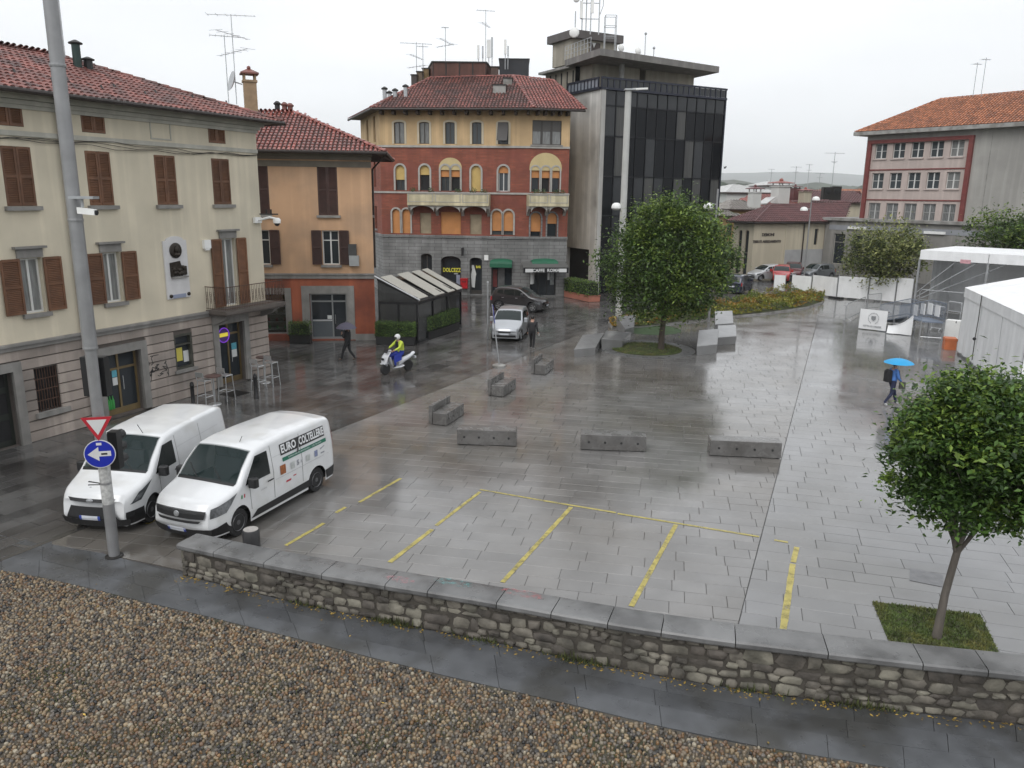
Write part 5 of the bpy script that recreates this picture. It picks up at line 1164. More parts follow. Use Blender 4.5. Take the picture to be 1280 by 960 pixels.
# things on the ground-floor wall
pb = FC.rect(576.5,347.5,585,360); mb = MB(); mb.fb(FC,pb[0],pb[1],pb[2],pb[3]-.1,.0,.35); mb.fb(FC,pb[0]-.03,pb[1]+.03,pb[3]-.1,pb[3],.0,.4); o = tag(mb.build('letter_box', mat('red_enamel',(.42,.015,.02),.3,var=.06)), 'red wall letter box between two shop fronts of the palazzo', 'letter box'); mb = MB(); mb.fb(FC,pb[0]+.1,pb[1]-.1,pb[3]-.3,pb[3]-.24,.35,.36); mb.build('slot', M_black, o)
sp_ = FC.rect(577,309,582,319); mb = MB(); mb.fb(FC,(sp_[0]+sp_[1])/2-.06,(sp_[0]+sp_[1])/2+.06,sp_[2],sp_[3],.15,.75); o = tag(mb.build('hanging_sign', M_signblk), 'black projecting shop sign high on the grey stone wall', 'sign'); mb = MB(); c_ = (sp_[0]+sp_[1])/2
for k in range(3): mb.fb(FC,c_-.066,c_-.061,sp_[2]+.1+k*.22,sp_[2]+.24+k*.22,.3,.6)
mb.build('mark', M_paper, o); mb = MB(); mb.fb(FC,c_-.02,c_+.02,sp_[3]-.1,sp_[3]-.06,.0,.15); mb.build('bracket', M_iron, o)
c_ = FC.px(608,322); mb = MB(); mb.fb(FC,c_[0]-.16,c_[0]+.16,c_[1]-.2,c_[1]+.2,.0,.12); tag(mb.build('alarm_box', M_white), 'small white alarm box beside the green shop awning', 'alarm box')
# roof
OVC = 1.05
def off(F, s_, z): return F.pt(s_,z,OVC)
E0_ = off(FC,0,zev)-FC.u*.35; E1_ = off(FC,FC.L,zev)+FC.u*.18; E2_ = off(FC2,FC2.L+.9,zev); E3_ = off(FC0,0,zev)
tp = tan(radians(25)); nm_ = Vector((FC.n.x*tp,FC.n.y*tp,1)).normalized()
def onmain(px,py): return ray_plane(px,py,E0_,nm_)
R1_ = onmain(641,95); R0_ = onmain(538,97.5)
n2 = (E2_-E1_).cross(R1_-E1_).normalized(); R2_ = ray_plane(692,101,E1_,n2); print('C ridge', R0_, R1_, R2_, E1_, E2_)
rfC = roof_poly(pC,None,[E0_,E1_,R1_,R0_],M_tileA,seed=21,cw=.26,tl=.42,r=.095); roof_poly(pC,rfC,[E1_,E2_,R2_,R1_],M_tileB,seed=22,cw=.26,tl=.42,r=.095)
roof_poly(pC,rfC,[E3_,E0_,R0_,FC0.pt(1.5,R0_.z,-4.2)],M_tileA,seed=23,cw=.26,tl=.42,r=.095)
mb = MB(); ridge(mb,E1_+Vector((0,0,.02)),R1_); ridge(mb,E0_+Vector((0,0,.02)),R0_); ridge(mb,R0_,R1_); ridge(mb,R1_,R2_); ridge(mb,E2_,R2_); mb.build('ridge_tiles', M_tileB, rfC, smooth=True)
mb = MB(); mb.tube([E3_-Vector((0,0,.08)),E0_-Vector((0,0,.08))+FC.n*.05,E1_-Vector((0,0,.08))+FC.n*.05,E2_-Vector((0,0,.08))],.09,8); mb.build('gutter', M_gutter, rfC, smooth=True)
for F,n_ in ((FC,13),(FC2,5)):
    for k in range(n_): s_ = .3+k*(F.L-.6)/(n_-1); mb = MB(); mb.fb(F,s_-.09,s_+.09,zev-.42,zev-.12,.0,.85); mb.build('rafter_end', mat('dark_timber',(.05,.035,.025),.8,var=.2), rfC)
mb = MB(); zf = zev-.06; c_ = [FC0.pt(0,zf,.0),FC.pt(0,zf),FC.pt(FC.L,zf),FC2.pt(FC2.L,zf)]; e_ = [E3_,E0_,E1_,E2_]
for k in range(3): mb.poly([c_[k],c_[k+1],(e_[k+1].x,e_[k+1].y,zf),(e_[k].x,e_[k].y,zf)])
mb.build('soffit', mat('soffit_timber',(.10,.075,.05),.8,var=.2), rfC)
# roof terrace: brown parapet, dark box, chimneys
tb0 = R0_+FC.u*.2; tb1 = R1_-FC.u*2.2; hT = HT(tb1,79)-R1_.z; hT = max(1.0,min(2.5,hT)); mb = MB()
base_ = [V2(tb0),V2(tb1),V2(tb1)-V2(FC.n)*5,V2(tb0)-V2(FC.n)*5-V2(FC.u)*1.5]; zr_ = R1_.z-.4
mb.prism([(p.x,p.y,zr_) for p in reversed(base_)], (0,0,hT+.4)); par = mb.build('roof_terrace', mat('rusty_cladding',(.125,.050,.036),.7,var=.25,vs=1.2,streak=.3), pC)
mb = MB(); mb.prism([(p.x,p.y,zr_+hT+.4) for p in reversed([base_[0]-V2((.08,0))+V2(FC.n)*.08,base_[1]+V2(FC.n)*.08+V2((.08,0)),base_[2]+V2((.08,0)),base_[3]-V2((.08,0))])], (0,0,.1)); mb.build('coping', M_iron, par); mb = MB(); F_ = Fac(base_[0],base_[1])
for k in range(5): s_ = F_.L*k/4; mb.fb(F_,max(0,s_-.05),min(F_.L,s_+.05),zr_,zr_+hT+.4,.0,.05)
mb.build('seam', M_iron, par)
def roofbox(name, px0, px1, py0, py1, depth, dy, label, mt, cat='roof unit'):
    p = AT(px0,py1,depth); q = AT(px1,py1,depth); h = HT(p,py0); mb = MB(); mb.box(p.x,q.x,depth,depth+dy,p.z-1.0,h); o = mb.build(name, mt); 
    b = MB(); b.box(p.x-.06,q.x+.06,depth-.06,depth+dy+.06,h,h+.08); b.build('lid', M_iron, o); b = MB(); n = max(2,int((q.x-p.x)/.5))
    for k in range(n): x = p.x+(q.x-p.x)*(k+.5)/n; b.box(x-.03,x+.03,depth-.03,depth,p.z-.3,h-.1)
    b.build('rib', mt, o); return tag(o,label,cat)
dR = R1_.y
roofbox('plant_box',624,661,74,97,dR+3.5,3,'large dark metal plant box standing on the palazzo roof', mat('dark_metal',(.018,.019,.024),.5,var=.15))
roofbox('chimney_block',616,632,106.5,117,onmain(624,117).y,1.0,'low grey chimney block with flat lid on the palazzo tiles', M_concrete,'chimney'); roofbox('chimney_block',629,640,98,107,onmain(634,107).y,1.0,'second grey chimney block just below the palazzo ridge', M_concrete,'chimney'); roofbox('chimney_block',613.5,623,84,98,dR+.3,1.2,'brown chimney block at the end of the palazzo roof terrace', mat('brown_block',(.08,.05,.04),.7,var=.2),'chimney')
for k,(px0,px1,py0,py1) in enumerate(((514,521,94,104),(521,528,90,101),(528,536,86,100))): roofbox('chimney_block',px0,px1,py0,py1,onmain(540,100).y+1.5+k*.4,1.2,('brown chimney block lowest on the left roof edge of the palazzo','tan chimney block in the middle of the left palazzo roof row','ochre chimney block next to the palazzo roof terrace')[k],(mat('brown_block2',(.06,.05,.045),.7,var=.2),mat('tan_block',(.16,.12,.08),.7,var=.2),mat('ochre_block',(.24,.165,.075),.7,var=.2))[k],'chimney')
for k,(px_,y0,y1) in enumerate(((481,112,126),(487,117,124),(494,114,121),(507,109,113))): p = AT(px_,y1,onmain(540,120).y); t = MB(); h_ = HT(p,y0)-p.z; t.tube([p-Vector((0,0,.8)),p+Vector((0,0,h_))],.16,8); o = tag(t.build('roof_pipe', M_steel), ('tall','short','slender','small')[k]+' metal vent pipe on the left slope of the palazzo roof', 'pipe'); MB().lathe([(.24,0),(.26,.1),(.05,.22)],p+Vector((0,0,h_)),8).build('cowl', M_iron, o)
dA = dR+2.0
for px_,y0,y1,lb,rd in ((521,52,100,'lattice television mast at the left end of the palazzo roof',((.95,2.6),(.6,2.8),(.35,2.2))),(529,54,96,'second slim mast behind the palazzo chimney row',((.9,.9),)),(557,34,80,'tall television mast on the palazzo roof terrace',((.99,.6),(.62,2.6),(.5,2.2))),(607,12,80,'tallest thin mast at the right end of the palazzo terrace',((.98,1.5),(.72,2.2)))): p = AT(px_,y1,dA); antenna('tv_antenna', p, HT(p,y0)-p.z, lb, rods=rd, yaw=.2, r=.03)
for k,(px_,y0,y1,r_) in enumerate(((598,57,80,.10),(603.5,58,78,.07),(611,50,80,.16),(615,47,80,.08),(631.5,50,74,.11),(635,58,74,.07))): p = AT(px_,y1,dA+1); t = thing('panel_aerial', p, ('white panel aerial tallest of the group left on the palazzo terrace','slim grey aerial tube between white panels on the palazzo terrace','broad white panel aerial beside the tallest thin palazzo mast','slender grey aerial right of the broad white panel','white panel aerial standing on the dark roof box','short grey aerial next to the white panel on the dark roof box')[k], 'aerial'); h_ = HT(p,y0)-p.z; MB().tube([p-Vector((0,0,.8)),p+Vector((0,0,h_))],.035,6).build('pole', M_steel, t); mb = MB(); mb.box(p.x-r_,p.x+r_,p.y-.25,p.y-.08,p.z+h_*.25,p.z+h_); mb.build('panel', M_white if k % 2 == 0 else M_steel, t)

# ------------------------------------------------------------------ dark glass office block
D0 = V2(G(742,367)); zt_ = HT(D0,111.5); D1 = V2(G(906,125.5,zt_)); D2 = V2(G(711,119.3,zt_)); FD = Fac(D0,D1); FS = Fac(D2,D0); FD_back = D0+(D1-D0)
print('D', D0, D1, D2, zt_, FD.L, FS.L)
pD = thing('glass_office_block', (*FD.pt(FD.L/2,0,-6)[:2],0), 'dark glass curtain wall office block with weathered concrete side and overhanging roof slab', 'building')
M_wcon = mat('weathered_concrete', (.66,.645,.615), .8, var=.12, vs=.6, col2=(.30,.29,.275), c2s=.3, c2t=(.52,.70), bump=.004, bs=20, streak=.22)
M_dglass = [mat('tinted_glass_a',(.006,.007,.009),.05,var=0,spec=.16), mat('tinted_glass_b',(.011,.012,.014),.08,var=.2,vs=2,spec=.13), mat('tinted_glass_c',(.030,.032,.035),.12,var=.1,spec=.3)]
M_mul = mat('black_mullion',(.008,.009,.012),.35,.5,var=.1); M_bluef = mat('blue_black_frame',(.015,.018,.032),.4,.3,var=.1)
zu_ = HT(D0,313); mb = MB(); mb.fb(FS,0,FS.L,zu_,zt_,-.5,.0); mb.fb(FS,FS.L-.9,FS.L,0,zu_,-.5,-.003); mb.fb(FS,0,.35,0,zu_,-.5,-.003); mb.build('side_wall', M_wcon, pD)
mb = MB(); mb.fb(FS,0,FS.L-.9,0,zu_,-4.2,-4.0); mb.fb(FS,0,FS.L,zu_-.2,zu_-.01,-4,-.51); mb.build('passage', M_dark, pD)
mb = MB(); mb.fb(FD,.02,.42,0,zt_,-.5,.12); mb.build('corner_pier', mat('pale_concrete',(.42,.41,.39),.7,var=.1,vs=1,streak=.2), pD)
mb = MB(); dd = 12.0; mb.fb(FD,.45,FD.L-.05,0,zt_-.1,-dd,-.35); mb.build('core', M_dark, pD)
ncol, nrow = 12, 5; x0_, x1_ = .45, FD.L; cw_ = (x1_-x0_)/ncol; zg = .0; rows = [0.0,3.2,6.3,9.4,12.5,zt_-1.15,zt_]
mb = MB()
for k in range(ncol+1): x = x0_+cw_*k; mb.fb(FD,x-.045,x+.045,0,zt_,-.1,.07)
mb.build('mullion', M_mul, pD)
for j in range(len(rows)-1):
    for k in range(ncol):
        mb = MB(); tl_ = R.gauss(0,.004); a,b = x0_+cw_*k+.07, x0_+cw_*(k+1)-.07; P = FD.pt; z0,z1 = rows[j]+.05, rows[j+1]-.05
        mb.box8([P(a,z0,.02+tl_),P(b,z0,.02-tl_),P(b,z0,-.02),P(a,z0,-.02),P(a,z1,.02+tl_*.5),P(b,z1,.02-tl_*.5),P(b,z1,-.02),P(a,z1,-.02)])
        mb.build('pane', M_dglass[2] if j == len(rows)-2 else (M_dglass[R.choices((0,1,2),(5,4,2))[0]] if R.random() > (.16 if j in (2,3) else .05) else mat('blind_behind_glass',(.070,.070,.068),.14,var=.25,vs=2,stretch=(5,5,.2),spec=.2)), pD)
mb = MB()
for z in rows[1:-1]: mb.fb(FD,x0_,x1_,z-.05,z+.05,-.06,.07)
mb.build('transom', M_mul, pD); mb = MB(); mb.fb(FD,FD.L,FD.L+.12,0,zt_,-dd,.1); mb.build('end_wall', M_bluef, pD)
# roof terrace balustrade of glass
hb_ = HT(D0,95.5)-zt_; hb_ = max(.9,min(2.2,hb_)); mb = MB(); mb.fb(FD,-.05,FD.L+.1,zt_,zt_+.18,-.3,.18); mb.fb(FS,0,FS.L,zt_+.0,zt_+.18,-.3,.17); mb.fb(FD,-.05,FD.L+.1,zt_+hb_-.14,zt_+hb_,.02,.16); mb.fb(FS,0,FS.L-.2,zt_+hb_-.14,zt_+hb_,.02,.15); tr_ = mb.build('balustrade', M_bluef, pD)
def balus(F, L_, n):
    for k in range(n):
        a,b = L_*k/n+.06, L_*(k+1)/n-.06; p_ = MB(); p_.fb(F,a,b,zt_+.2,zt_+hb_-.16,.07,.09); p_.build('pane', M_dglass[2] if F is FD else mat('grey_glass',(.20,.22,.25),.15,var=.1), tr_)
    for k in range(n+1): p_ = MB(); x = L_*k/n; p_.fb(F,x-.05,x+.05,zt_+.18,zt_+hb_-.14,.03,.13); p_.build('post', M_bluef, tr_)
balus(FD,FD.L,22); balus(FS,FS.L-.25,9)
mb = MB(); mb.fb(FD,0,FD.L,zt_-.05,zt_+.02,-dd,-.31); mb.build('terrace_floor', M_concrete, pD)
# overhanging roof slab and penthouse
zs_ = HT(D0,66); sc_ = V2(G(750,64,zs_)); sr_ = V2(G(899,86.5,zs_)); sl_ = V2(G(706,78.5,zs_)); print('slab', sc_, sr_, sl_, zs_)
ba_ = sr_+(sl_-sc_); mb = MB(); mb.prism([(p.x,p.y,zs_-.28) for p in (sc_,sr_,ba_,sl_)], (0,0,.5)); mb.build('roof_slab', mat('slab_concrete',(.20,.19,.18),.8,var=.12,vs=1.5,streak=.2), pD)
mb = MB(); mb.fb(FD,1.0,FD.L-6.0,zt_,zs_-.28,-5.2,-5.0); mb.build('penthouse_glazing', M_dglass[0], pD); mb = MB()
M_bwall = mat('beige_render',(.36,.33,.27),.8,var=.1,vs=1,streak=.2)
mb.fb(FD,FD.L-6.0,FD.L-.6,zt_,zs_-.28,-5.2,-3.4); mb.build('penthouse_wall', M_bwall, pD)
mb = MB(); mb.fb(FS,-6,FS.L-3.2,zt_-3,zs_-.28,-6,-1.2); mb.build('penthouse_wall', M_bwall, pD)
mb = MB()
for k in range(6): x = -5.2+k*.95; mb.fb(FS,x,x+.16,zt_+.3,zs_-.45,-1.2,-1.17)
mb.build('slit_window', M_dark, pD)
mb = MB(); mb.lathe([(.22,zt_),(.22,zs_-.28)],(*FD.pt(3.4,0,-2.0)[:2],0),12); mb.build('column', M_concrete, pD, smooth=True)
for k in range(5):
    p_ = MB(); a = 4.2+k*1.5; p_.fb(FD,a,a+1.35,zt_+.5,zs_-.6,-5.0,-4.96); p_.build('pane', mat('sky_glass',(.10,.12,.14),.08,var=.1), pD)
# lift house with brown fascia, door
lb = Vector((*(sc_*.42+sr_*.14+sl_*.30+ba_*.14),0)); FL = Fac(V2(AT(716,70,lb.y+1.0)),V2(AT(771,70,lb.y+3.2))); zl0 = zs_+.2; zl1 = HT(V2(FL.pt(FL.L*.3,0)),50); zl2 = HT(V2(FL.pt(FL.L*.1,0)),38.5); print('lift', zl0, zl1, zl2, FL.L)
mb = MB(); mb.fb(FL,0,FL.L,zl0-.2,zl1,-3.2,0); lh = mb.build('lift_house', M_bwall, pD); mb = MB(); mb.fb(FL,-.35,FL.L+.35,zl1,zl2,-3.6,.4); mb.build('fascia', mat('brown_fascia',(.09,.08,.078),.6,var=.15), lh); q = FL.rect(737,50,750,65); mb = MB(); mb.fb(FL,q[0],q[1],zl0,zl1-.15,.0,.05); mb.build('door', mat('brown_door',(.05,.035,.03),.5,var=.2), lh); mb = MB(); c_ = FL.px(742,56); mb.prism([FL.pt(c_[0]-.2,c_[1]+.15,.06),FL.pt(c_[0],c_[1]-.25,.06),FL.pt(c_[0]+.2,c_[1]+.15,.06)],FL.n*.01); mb.build('notice', M_paper, lh)
# railing and units on the slab
mb = MB(); pts = [Vector((*sl_.lerp(sc_,t),zs_+.2)) for t in (0,.25,.5,.75)]
for h in (.35,.7,1.05): mb.tube([p+Vector((0,0,h)) for p in pts],.025,5)
for k in range(9): p = pts[0].lerp(pts[-1],k/8); mb.tube([p,p+Vector((0,0,1.05))],.025,5)
mb.build('roof_railing', M_steel, pD)
mb = MB(); mb.fb(FS,-6.3,.2,zs_-.28,zs_-.08,-6.2,-.6); mb.build('wing_roof', M_concrete, pD)
for k in range(2): c_ = FS.pt(-1.2-k*1.6,0,-2.0); mb = MB(); mb.fb(FS,-1.8-k*1.6,-.7-k*1.6,zs_-.08,zs_+.85,-2.4,-1.7); o = tag(mb.build('condenser_unit', M_white), ('pale condenser unit beside the lift house on the office roof','second pale condenser unit behind the office roof railing')[k], 'roof unit'); MB().lathe([(.32,0),(.32,.03),(.1,.05)],FS.pt(-1.25-k*1.6,zs_+.38,-1.7),12,FS.n).build('fan', M_black, o)
p = AT(734,40,lb.y+1); rm = thing('radio_mast', p, 'cluster of radio antennas and dishes on the lift house of the office block', 'antenna'); mb = MB(); 
for dx,dy,h in ((-.45,0,3.4),(-.1,.2,4.2),(.25,-.1,4.6),(.95,0,4.6),(-1.0,.1,1.6)): mb.tube([p+Vector((dx,dy,-.2)),p+Vector((dx,dy,h))],.05,6)
for z in (1.0,2.2,3.2): mb.tube([p+Vector((-.6,0,z)),p+Vector((.95,0,z))],.035,5)
mb.tube([p+Vector((.95,0,1.2)),p+Vector((1.25,0,2.0)),p+Vector((1.25,0,4.4))],.03,5); mb.build('lattice', M_steel, rm); mb = MB()
for dx,z,h in ((-.25,2.6,1.1),(.2,3.1,1.2),(-.55,1.0,1.3),(.35,1.4,1.5)): mb.box(p.x+dx-.12,p.x+dx+.12,p.y-.3,p.y-.15,p.z+z,p.z+z+h)
mb.build('panel', M_white, rm)
for dx,z,r_ in ((-1.1,3.6,.3),(-1.0,2.4,.28),(-1.1,-.15,.42)): mb = MB(); mb.lathe([(r_,0),(r_*.9,.14),(r_*.4,.22)],p+Vector((dx,-.5,z)),12,(-.2,-1,0)); mb.build('dish', M_white, rm, smooth=True)
p = AT(756,55,lb.y); mb = MB(); 
for dx in (0,.9): mb.tube([p+Vector((dx,0,-1)),p+Vector((dx,0,2.2))],.03,5); mb.tube([p+Vector((dx,.8,-1)),p+Vector((dx,.8,2.2))],.03,5)
for z in (.6,1.4,2.2): mb.tube([p+Vector((0,0,z)),p+Vector((.9,0,z)),p+Vector((.9,.8,z)),p+Vector((0,.8,z)),p+Vector((0,0,z))],.025,5)
tag(mb.build('ladder_cage', M_steel), 'steel ladder cage rising beside the lift house of the office block', 'ladder')
for k,(px_,y0,y1) in enumerate(((806,42,68),(817,60,70))): p = AT(px_,y1,FD.pt(6,0,-5).y); mb = MB(); mb.tube([p-Vector((0,0,.6)),p+Vector((0,0,HT(p,y0)-p.z))],.04,6); mb.ball((p.x,p.y,HT(p,y0)),.12); tag(mb.build('roof_mast', M_steel), ('tall','short')[k]+' thin mast with a round tip on the office roof slab', 'mast')
for k,(px_,y0,y1) in enumerate(((776,58,64),(797,61,68))): p = AT(px_,y1,FD.pt(6,0,-4).y); mb = MB(); mb.lathe([(.32,0),(.3,.1),(.1,.2)],p+Vector((0,0,.25)),12,(.6,-.8,.1)); mb.tube([p-Vector((0,0,.5)),p+Vector((0,0,.2))],.04,5); tag(mb.build('satellite_dish', M_white), ('white satellite dish near the lift house on the office roof','white satellite dish farther along the office roof edge')[k], 'satellite dish')

# ------------------------------------------------------------------ grey school-like block on the right
M_egrey = mat('grey_render', (.37,.36,.335), .85, var=.07, vs=.5, col2=(.32,.31,.29), c2s=.3, bump=.002, bs=30, streak=.12); M_epink = mat('pink_render', (.50,.42,.385), .85, var=.05, vs=.8, streak=.12); M_ered = mat('red_frame', (.17,.040,.036), .6, var=.15, vs=2)
M_tileO = mat('orange_flat_tile', (.36,.135,.062), .55, var=.15, vs=1.2, isl=.35, col2=(.27,.105,.055), c2s=.8)
Ep0 = AT(1076,250,84.0); Ep1 = AT(1280,250,71.0); FE = Fac(V2(Ep0),V2(Ep0)+(V2(Ep1)-V2(Ep0))*1.9)
zE = FE.px(1150,166)[1]; zEb = FE.px(1140,278)[1]; print('E top/bottom', zE, zEb, FE.L)
pE = thing('grey_block', (*FE.pt(FE.L*.4,0,-6)[:2],0), 'grey rendered block with pink window field, red frame and orange hipped roof', 'building')
fr = FE.rect(1086,176,1206,278); wins = []
rowsE = [((1096,178),(1193,174),19.5), ((1091,216),(1186,217.5),18), ((1085,252.5),(1179,256),19.5)]
f0s, f1s = FE.px(1082,225)[0], FE.px(1211,225)[0]; fz1 = FE.px(1150,172.5)[1]; cwE = (f1s-f0s-.9)/5
zr_rows = [FE.px(1150,v)[1] for v in (177,197,215.5,236,254.5,276)]
for j in range(3):
    for k in range(5): a = f0s+.45+cwE*k; wins.append((a+cwE*.13,a+cwE*.80,zr_rows[j*2+1],zr_rows[j*2]))
mb = wall(MB(),FE,0,f0s,0,zE,[]); wall(mb,FE,f1s,FE.L,0,zE,[]); wall(mb,FE,f0s,f1s,fz1,zE,[]); wall(mb,FE,f0s,f1s,0,zEb,[]); s2_ = Fac(FE.pt(0,0,-14),FE.pt(0,0)); wall(mb,s2_,0,14,0,zE,[]); mb.build('wall', M_egrey, pE)
mb = wall(MB(),FE,f0s,f1s,zEb,fz1,wins,rec=.3,d=.02); mb.build('window_field', M_epink, pE)
mb = MB(); mb.fb(FE,f0s-.05,f0s+.35,zEb,fz1,.0,.28); mb.fb(FE,f1s-.35,f1s+.05,zEb,fz1,.0,.28); mb.fb(FE,f0s+.35,f1s-.35,fz1-.35,fz1,.0,.28); mb.build('red_frame', M_ered, pE)
mb = MB()
for z in ((zr_rows[1]+zr_rows[2])/2-.45,(zr_rows[3]+zr_rows[4])/2-.45): mb.fb(FE,f0s+.36,f1s-.36,z,z+.12,.021,.08)
mb.build('red_band', M_ered, pE)
for i,r_ in enumerate(wins): 
    w = window(FE,pE,*r_,frame_m=M_winw,pane_m=(M_pane if i < 10 else M_curt) if i not in (9,4) else M_curt,rec=.22,muntin=1,sill=True,sill_m=M_epink,bar=.09)
    if i >= 10:
        mb = MB(); n = 9
        for k in range(n): x = r_[0]+(r_[1]-r_[0])*(k+.5)/n; mb.fb(FE,x-.012,x+.012,r_[2],r_[3],-.08,-.055)
        mb.build('window_bars', M_steel, w)
mb = MB(); mb.fb(FE,-1.0,FE.L,zE,zE+.35,-15,1.0); mb.build('eave_slab', M_concrete, pE)
mb = MB(); jz = FE.px(1233,220)[0]; mb.fb(FE,jz,jz+.06,0,zE,.0,.012); mb.build('expansion_joint', M_concrete, pE)
e0_, e1_ = FE.pt(-.9,zE+.36,.9), FE.pt(FE.L,zE+.36,.9); tp = tan(radians(27)); nE = Vector((FE.n.x*tp,FE.n.y*tp,1)).normalized(); q0 = ray_plane(1176,124,e0_,nE); dq = (q0-FE.pt(0,0,.9)).dot(-FE.n); q1 = FE.pt(FE.L,q0.z,.9-dq)
q1 = Vector((q1.x,q1.y,q0.z)); rfE = roof_poly(pE,None,[e0_,e1_,q1,q0],M_tileO,seed=31,cw=.30,tl=.42,r=.10); eb = FE.pt(-.9,zE+.36,-15.5); roof_poly(pE,rfE,[eb,e0_,q0],M_tileO,seed=32,cw=.3,tl=.42,r=.10)
mb = MB(); ridge(mb,e0_,q0); ridge(mb,q0,q1); mb.build('ridge_tiles', M_tileO, rfE); 
for k,px_ in enumerate((1216,1226)): p = ray_plane(px_,122,e0_,nE); antenna('tv_antenna', p, HT(p,(78,72)[k])-p.z, ('slim television mast on the orange roof of the grey block','taller television mast beside it on the orange roof')[k], rods=((.95,.9),), yaw=.2, r=.03)
# annex in front
FX = Fac(V2(FE.pt(0,0,1.6)),V2(FE.pt(FE.L,0,1.6))); sx0 = FX.px(1030,300)[0]; zx = FX.px(1140,279)[1]; an = thing('low_annex', (*FX.pt(5,0,0)[:2],0), 'low grey concrete annex with tall windows below the pink window field', 'building')
wx = [FX.rect(1041,292,1055,330),FX.rect(1063,294,1077,332),FX.rect(1146,300,1152,330)]; wx = [(a,b,wx[0][2],wx[0][3]) for a,b,_,_ in wx]
mb = wall(MB(),FX,sx0,FX.L,0,zx,wx); s3_ = Fac(FX.pt(sx0,0,-8),FX.pt(sx0,0)); wall(mb,s3_,0,8,0,zx,[]); mb.build('wall', mat('annex_concrete',(.27,.26,.24),.8,var=.12,vs=.8,streak=.2), an); mb = MB(); mb.fb(FX,sx0-.25,FX.L,zx,zx+.28,-8,.3); mb.build('roof_edge', M_concrete, an); mb = MB(); mb.fb(FX,sx0+.5,FX.L,zx-.95,zx-.45,.0,.03); mb.build('grey_band', mat('blue_grey_band',(.27,.28,.30),.7,var=.1), an)
for r_ in wx: window(FX,an,*r_,frame_m=M_arch,pane_m=M_glass,rec=.2,mull=0,tr=.9,sill=False)
for px_ in (1072,1169): c_ = FX.px(px_,285 if px_ < 1100 else 291); mb = MB(); mb.fb(FX,c_[0]-1.0,c_[0]+1.0,c_[1]-.12,c_[1]+.12,.03,.2); mb.build('strip_light', M_white, an)

# ------------------------------------------------------------------ cream shop building with lettering and the roofs behind
M_dem = mat('pale_cream_render', (.53,.475,.365), .85, var=.05, vs=.6, streak=.12); M_grib = mat('grey_stain',(.36,.36,.36),.85,var=.1)
Q0, Q1 = V2(G(938,345)), V2(G(1031,341.5)); FQ = Fac(Q0,Q1); zq = FQ.px(985,277)[1]; print('demoni', zq, FQ.L); Q2 = V2(G(919,344.5))+V2((0,2.0)); FQ0 = Fac(Q2,Q0)
pQ = thing('cream_shop_building', (*FQ.pt(FQ.L/2,0,-4)[:2],0), 'pale cream building with dark wall lettering and dark red hipped roof', 'building')
nwq = FQ.rect(1018,286,1022.5,306); lwz = (1.0,2.8)
mb = wall(MB(),FQ,0,FQ.L,0,zq,[nwq]); lh_ = [(FQ0.L*.28,FQ0.L*.45,zq*.42,zq*.80,.2),(FQ0.L*.60,FQ0.L*.78,zq*.42,zq*.80,.2),(FQ0.L*.22,FQ0.L*.42,.1,2.4,0),(FQ0.L*.58,FQ0.L*.78,.1,2.3,0)]; wall(mb,FQ0,0,FQ0.L,0,zq,lh_); wall(mb,Fac(FQ.pt(FQ.L,0),FQ.pt(FQ.L,0,-9)),0,9,0,zq,[]); mb.build('wall', M_dem, pQ)
window(FQ,pQ,*nwq,frame_m=M_wdk,pane_m=M_glass,mull=0,sill=False)
for r_ in lh_: window(FQ0,pQ,*r_[:4],rise=r_[4],frame_m=M_wdk,pane_m=M_glass,mull=0,sill=False)
mb = MB(); a = FQ.px(981,300)[0]; mb.fb(FQ,a,a+.12,0,zq,.0,.05); mb.build('pilaster', M_dem, pQ); mb = MB(); mb.fb(FQ,a+.14,FQ.L,0,2.6,.0,.02); mb.build('grey_dado', M_grib, pQ); a = FQ.px(1003,300)[0]; mb = MB(); mb.tube([FQ.pt(a,zq,.12),FQ.pt(a,.1,.12)],.06,6); mb.build('downpipe', M_gutter, pQ)
M_let = mat('dark_letters',(.06,.05,.045),.6,var=0); c_ = FQ.px(960,293.5); text_mb('DEMONI',.42,M=facM(FQ,c_[0],c_[1],.03),bold=.012,depth=.02,xs=1.0).build('lettering', M_let, pQ); c_ = FQ.px(958.5,302); text_mb('TESSUTI ARREDAMENTO',.36,M=facM(FQ,c_[0],c_[1],.03),bold=.012,depth=.02,xs=.92).build('lettering', M_let, pQ)
M_tileD = mat('dark_red_tile', (.105,.034,.034), .45, var=.15, vs=1, isl=.25); M_tileP = mat('pale_red_tile', (.25,.085,.070), .5, var=.15, vs=1, isl=.25)
g0, g1 = FQ.pt(-.5,zq,.5), FQ.pt(FQ.L+1.5,zq,.5); gh = FQ0.pt(-.5,zq,.6); tp = tan(radians(22)); nq = Vector((FQ.n.x*tp,FQ.n.y*tp,1)).normalized(); r0_ = ray_plane(962,257,g0,nq); r1_ = ray_plane(1064,253,g0,nq)
rfQ = roof_poly(pQ,None,[g0,g1,r1_,r0_],M_tileD,seed=41,cw=.3,tl=.5,r=.1); roof_poly(pQ,rfQ,[gh,g0,r0_],M_tileD,seed=42,cw=.3,tl=.5,r=.1); mb = MB(); ridge(mb,g0,r0_); ridge(mb,r0_,r1_); ridge(mb,gh,r0_); mb.build('ridge_tiles', M_tileD, rfQ); mb = MB(); mb.tube([gh-Vector((0,0,.1)),g0-Vector((0,0,.1)),g1-Vector((0,0,.1))],.1,6); mb.build('gutter', M_gutter, rfQ)
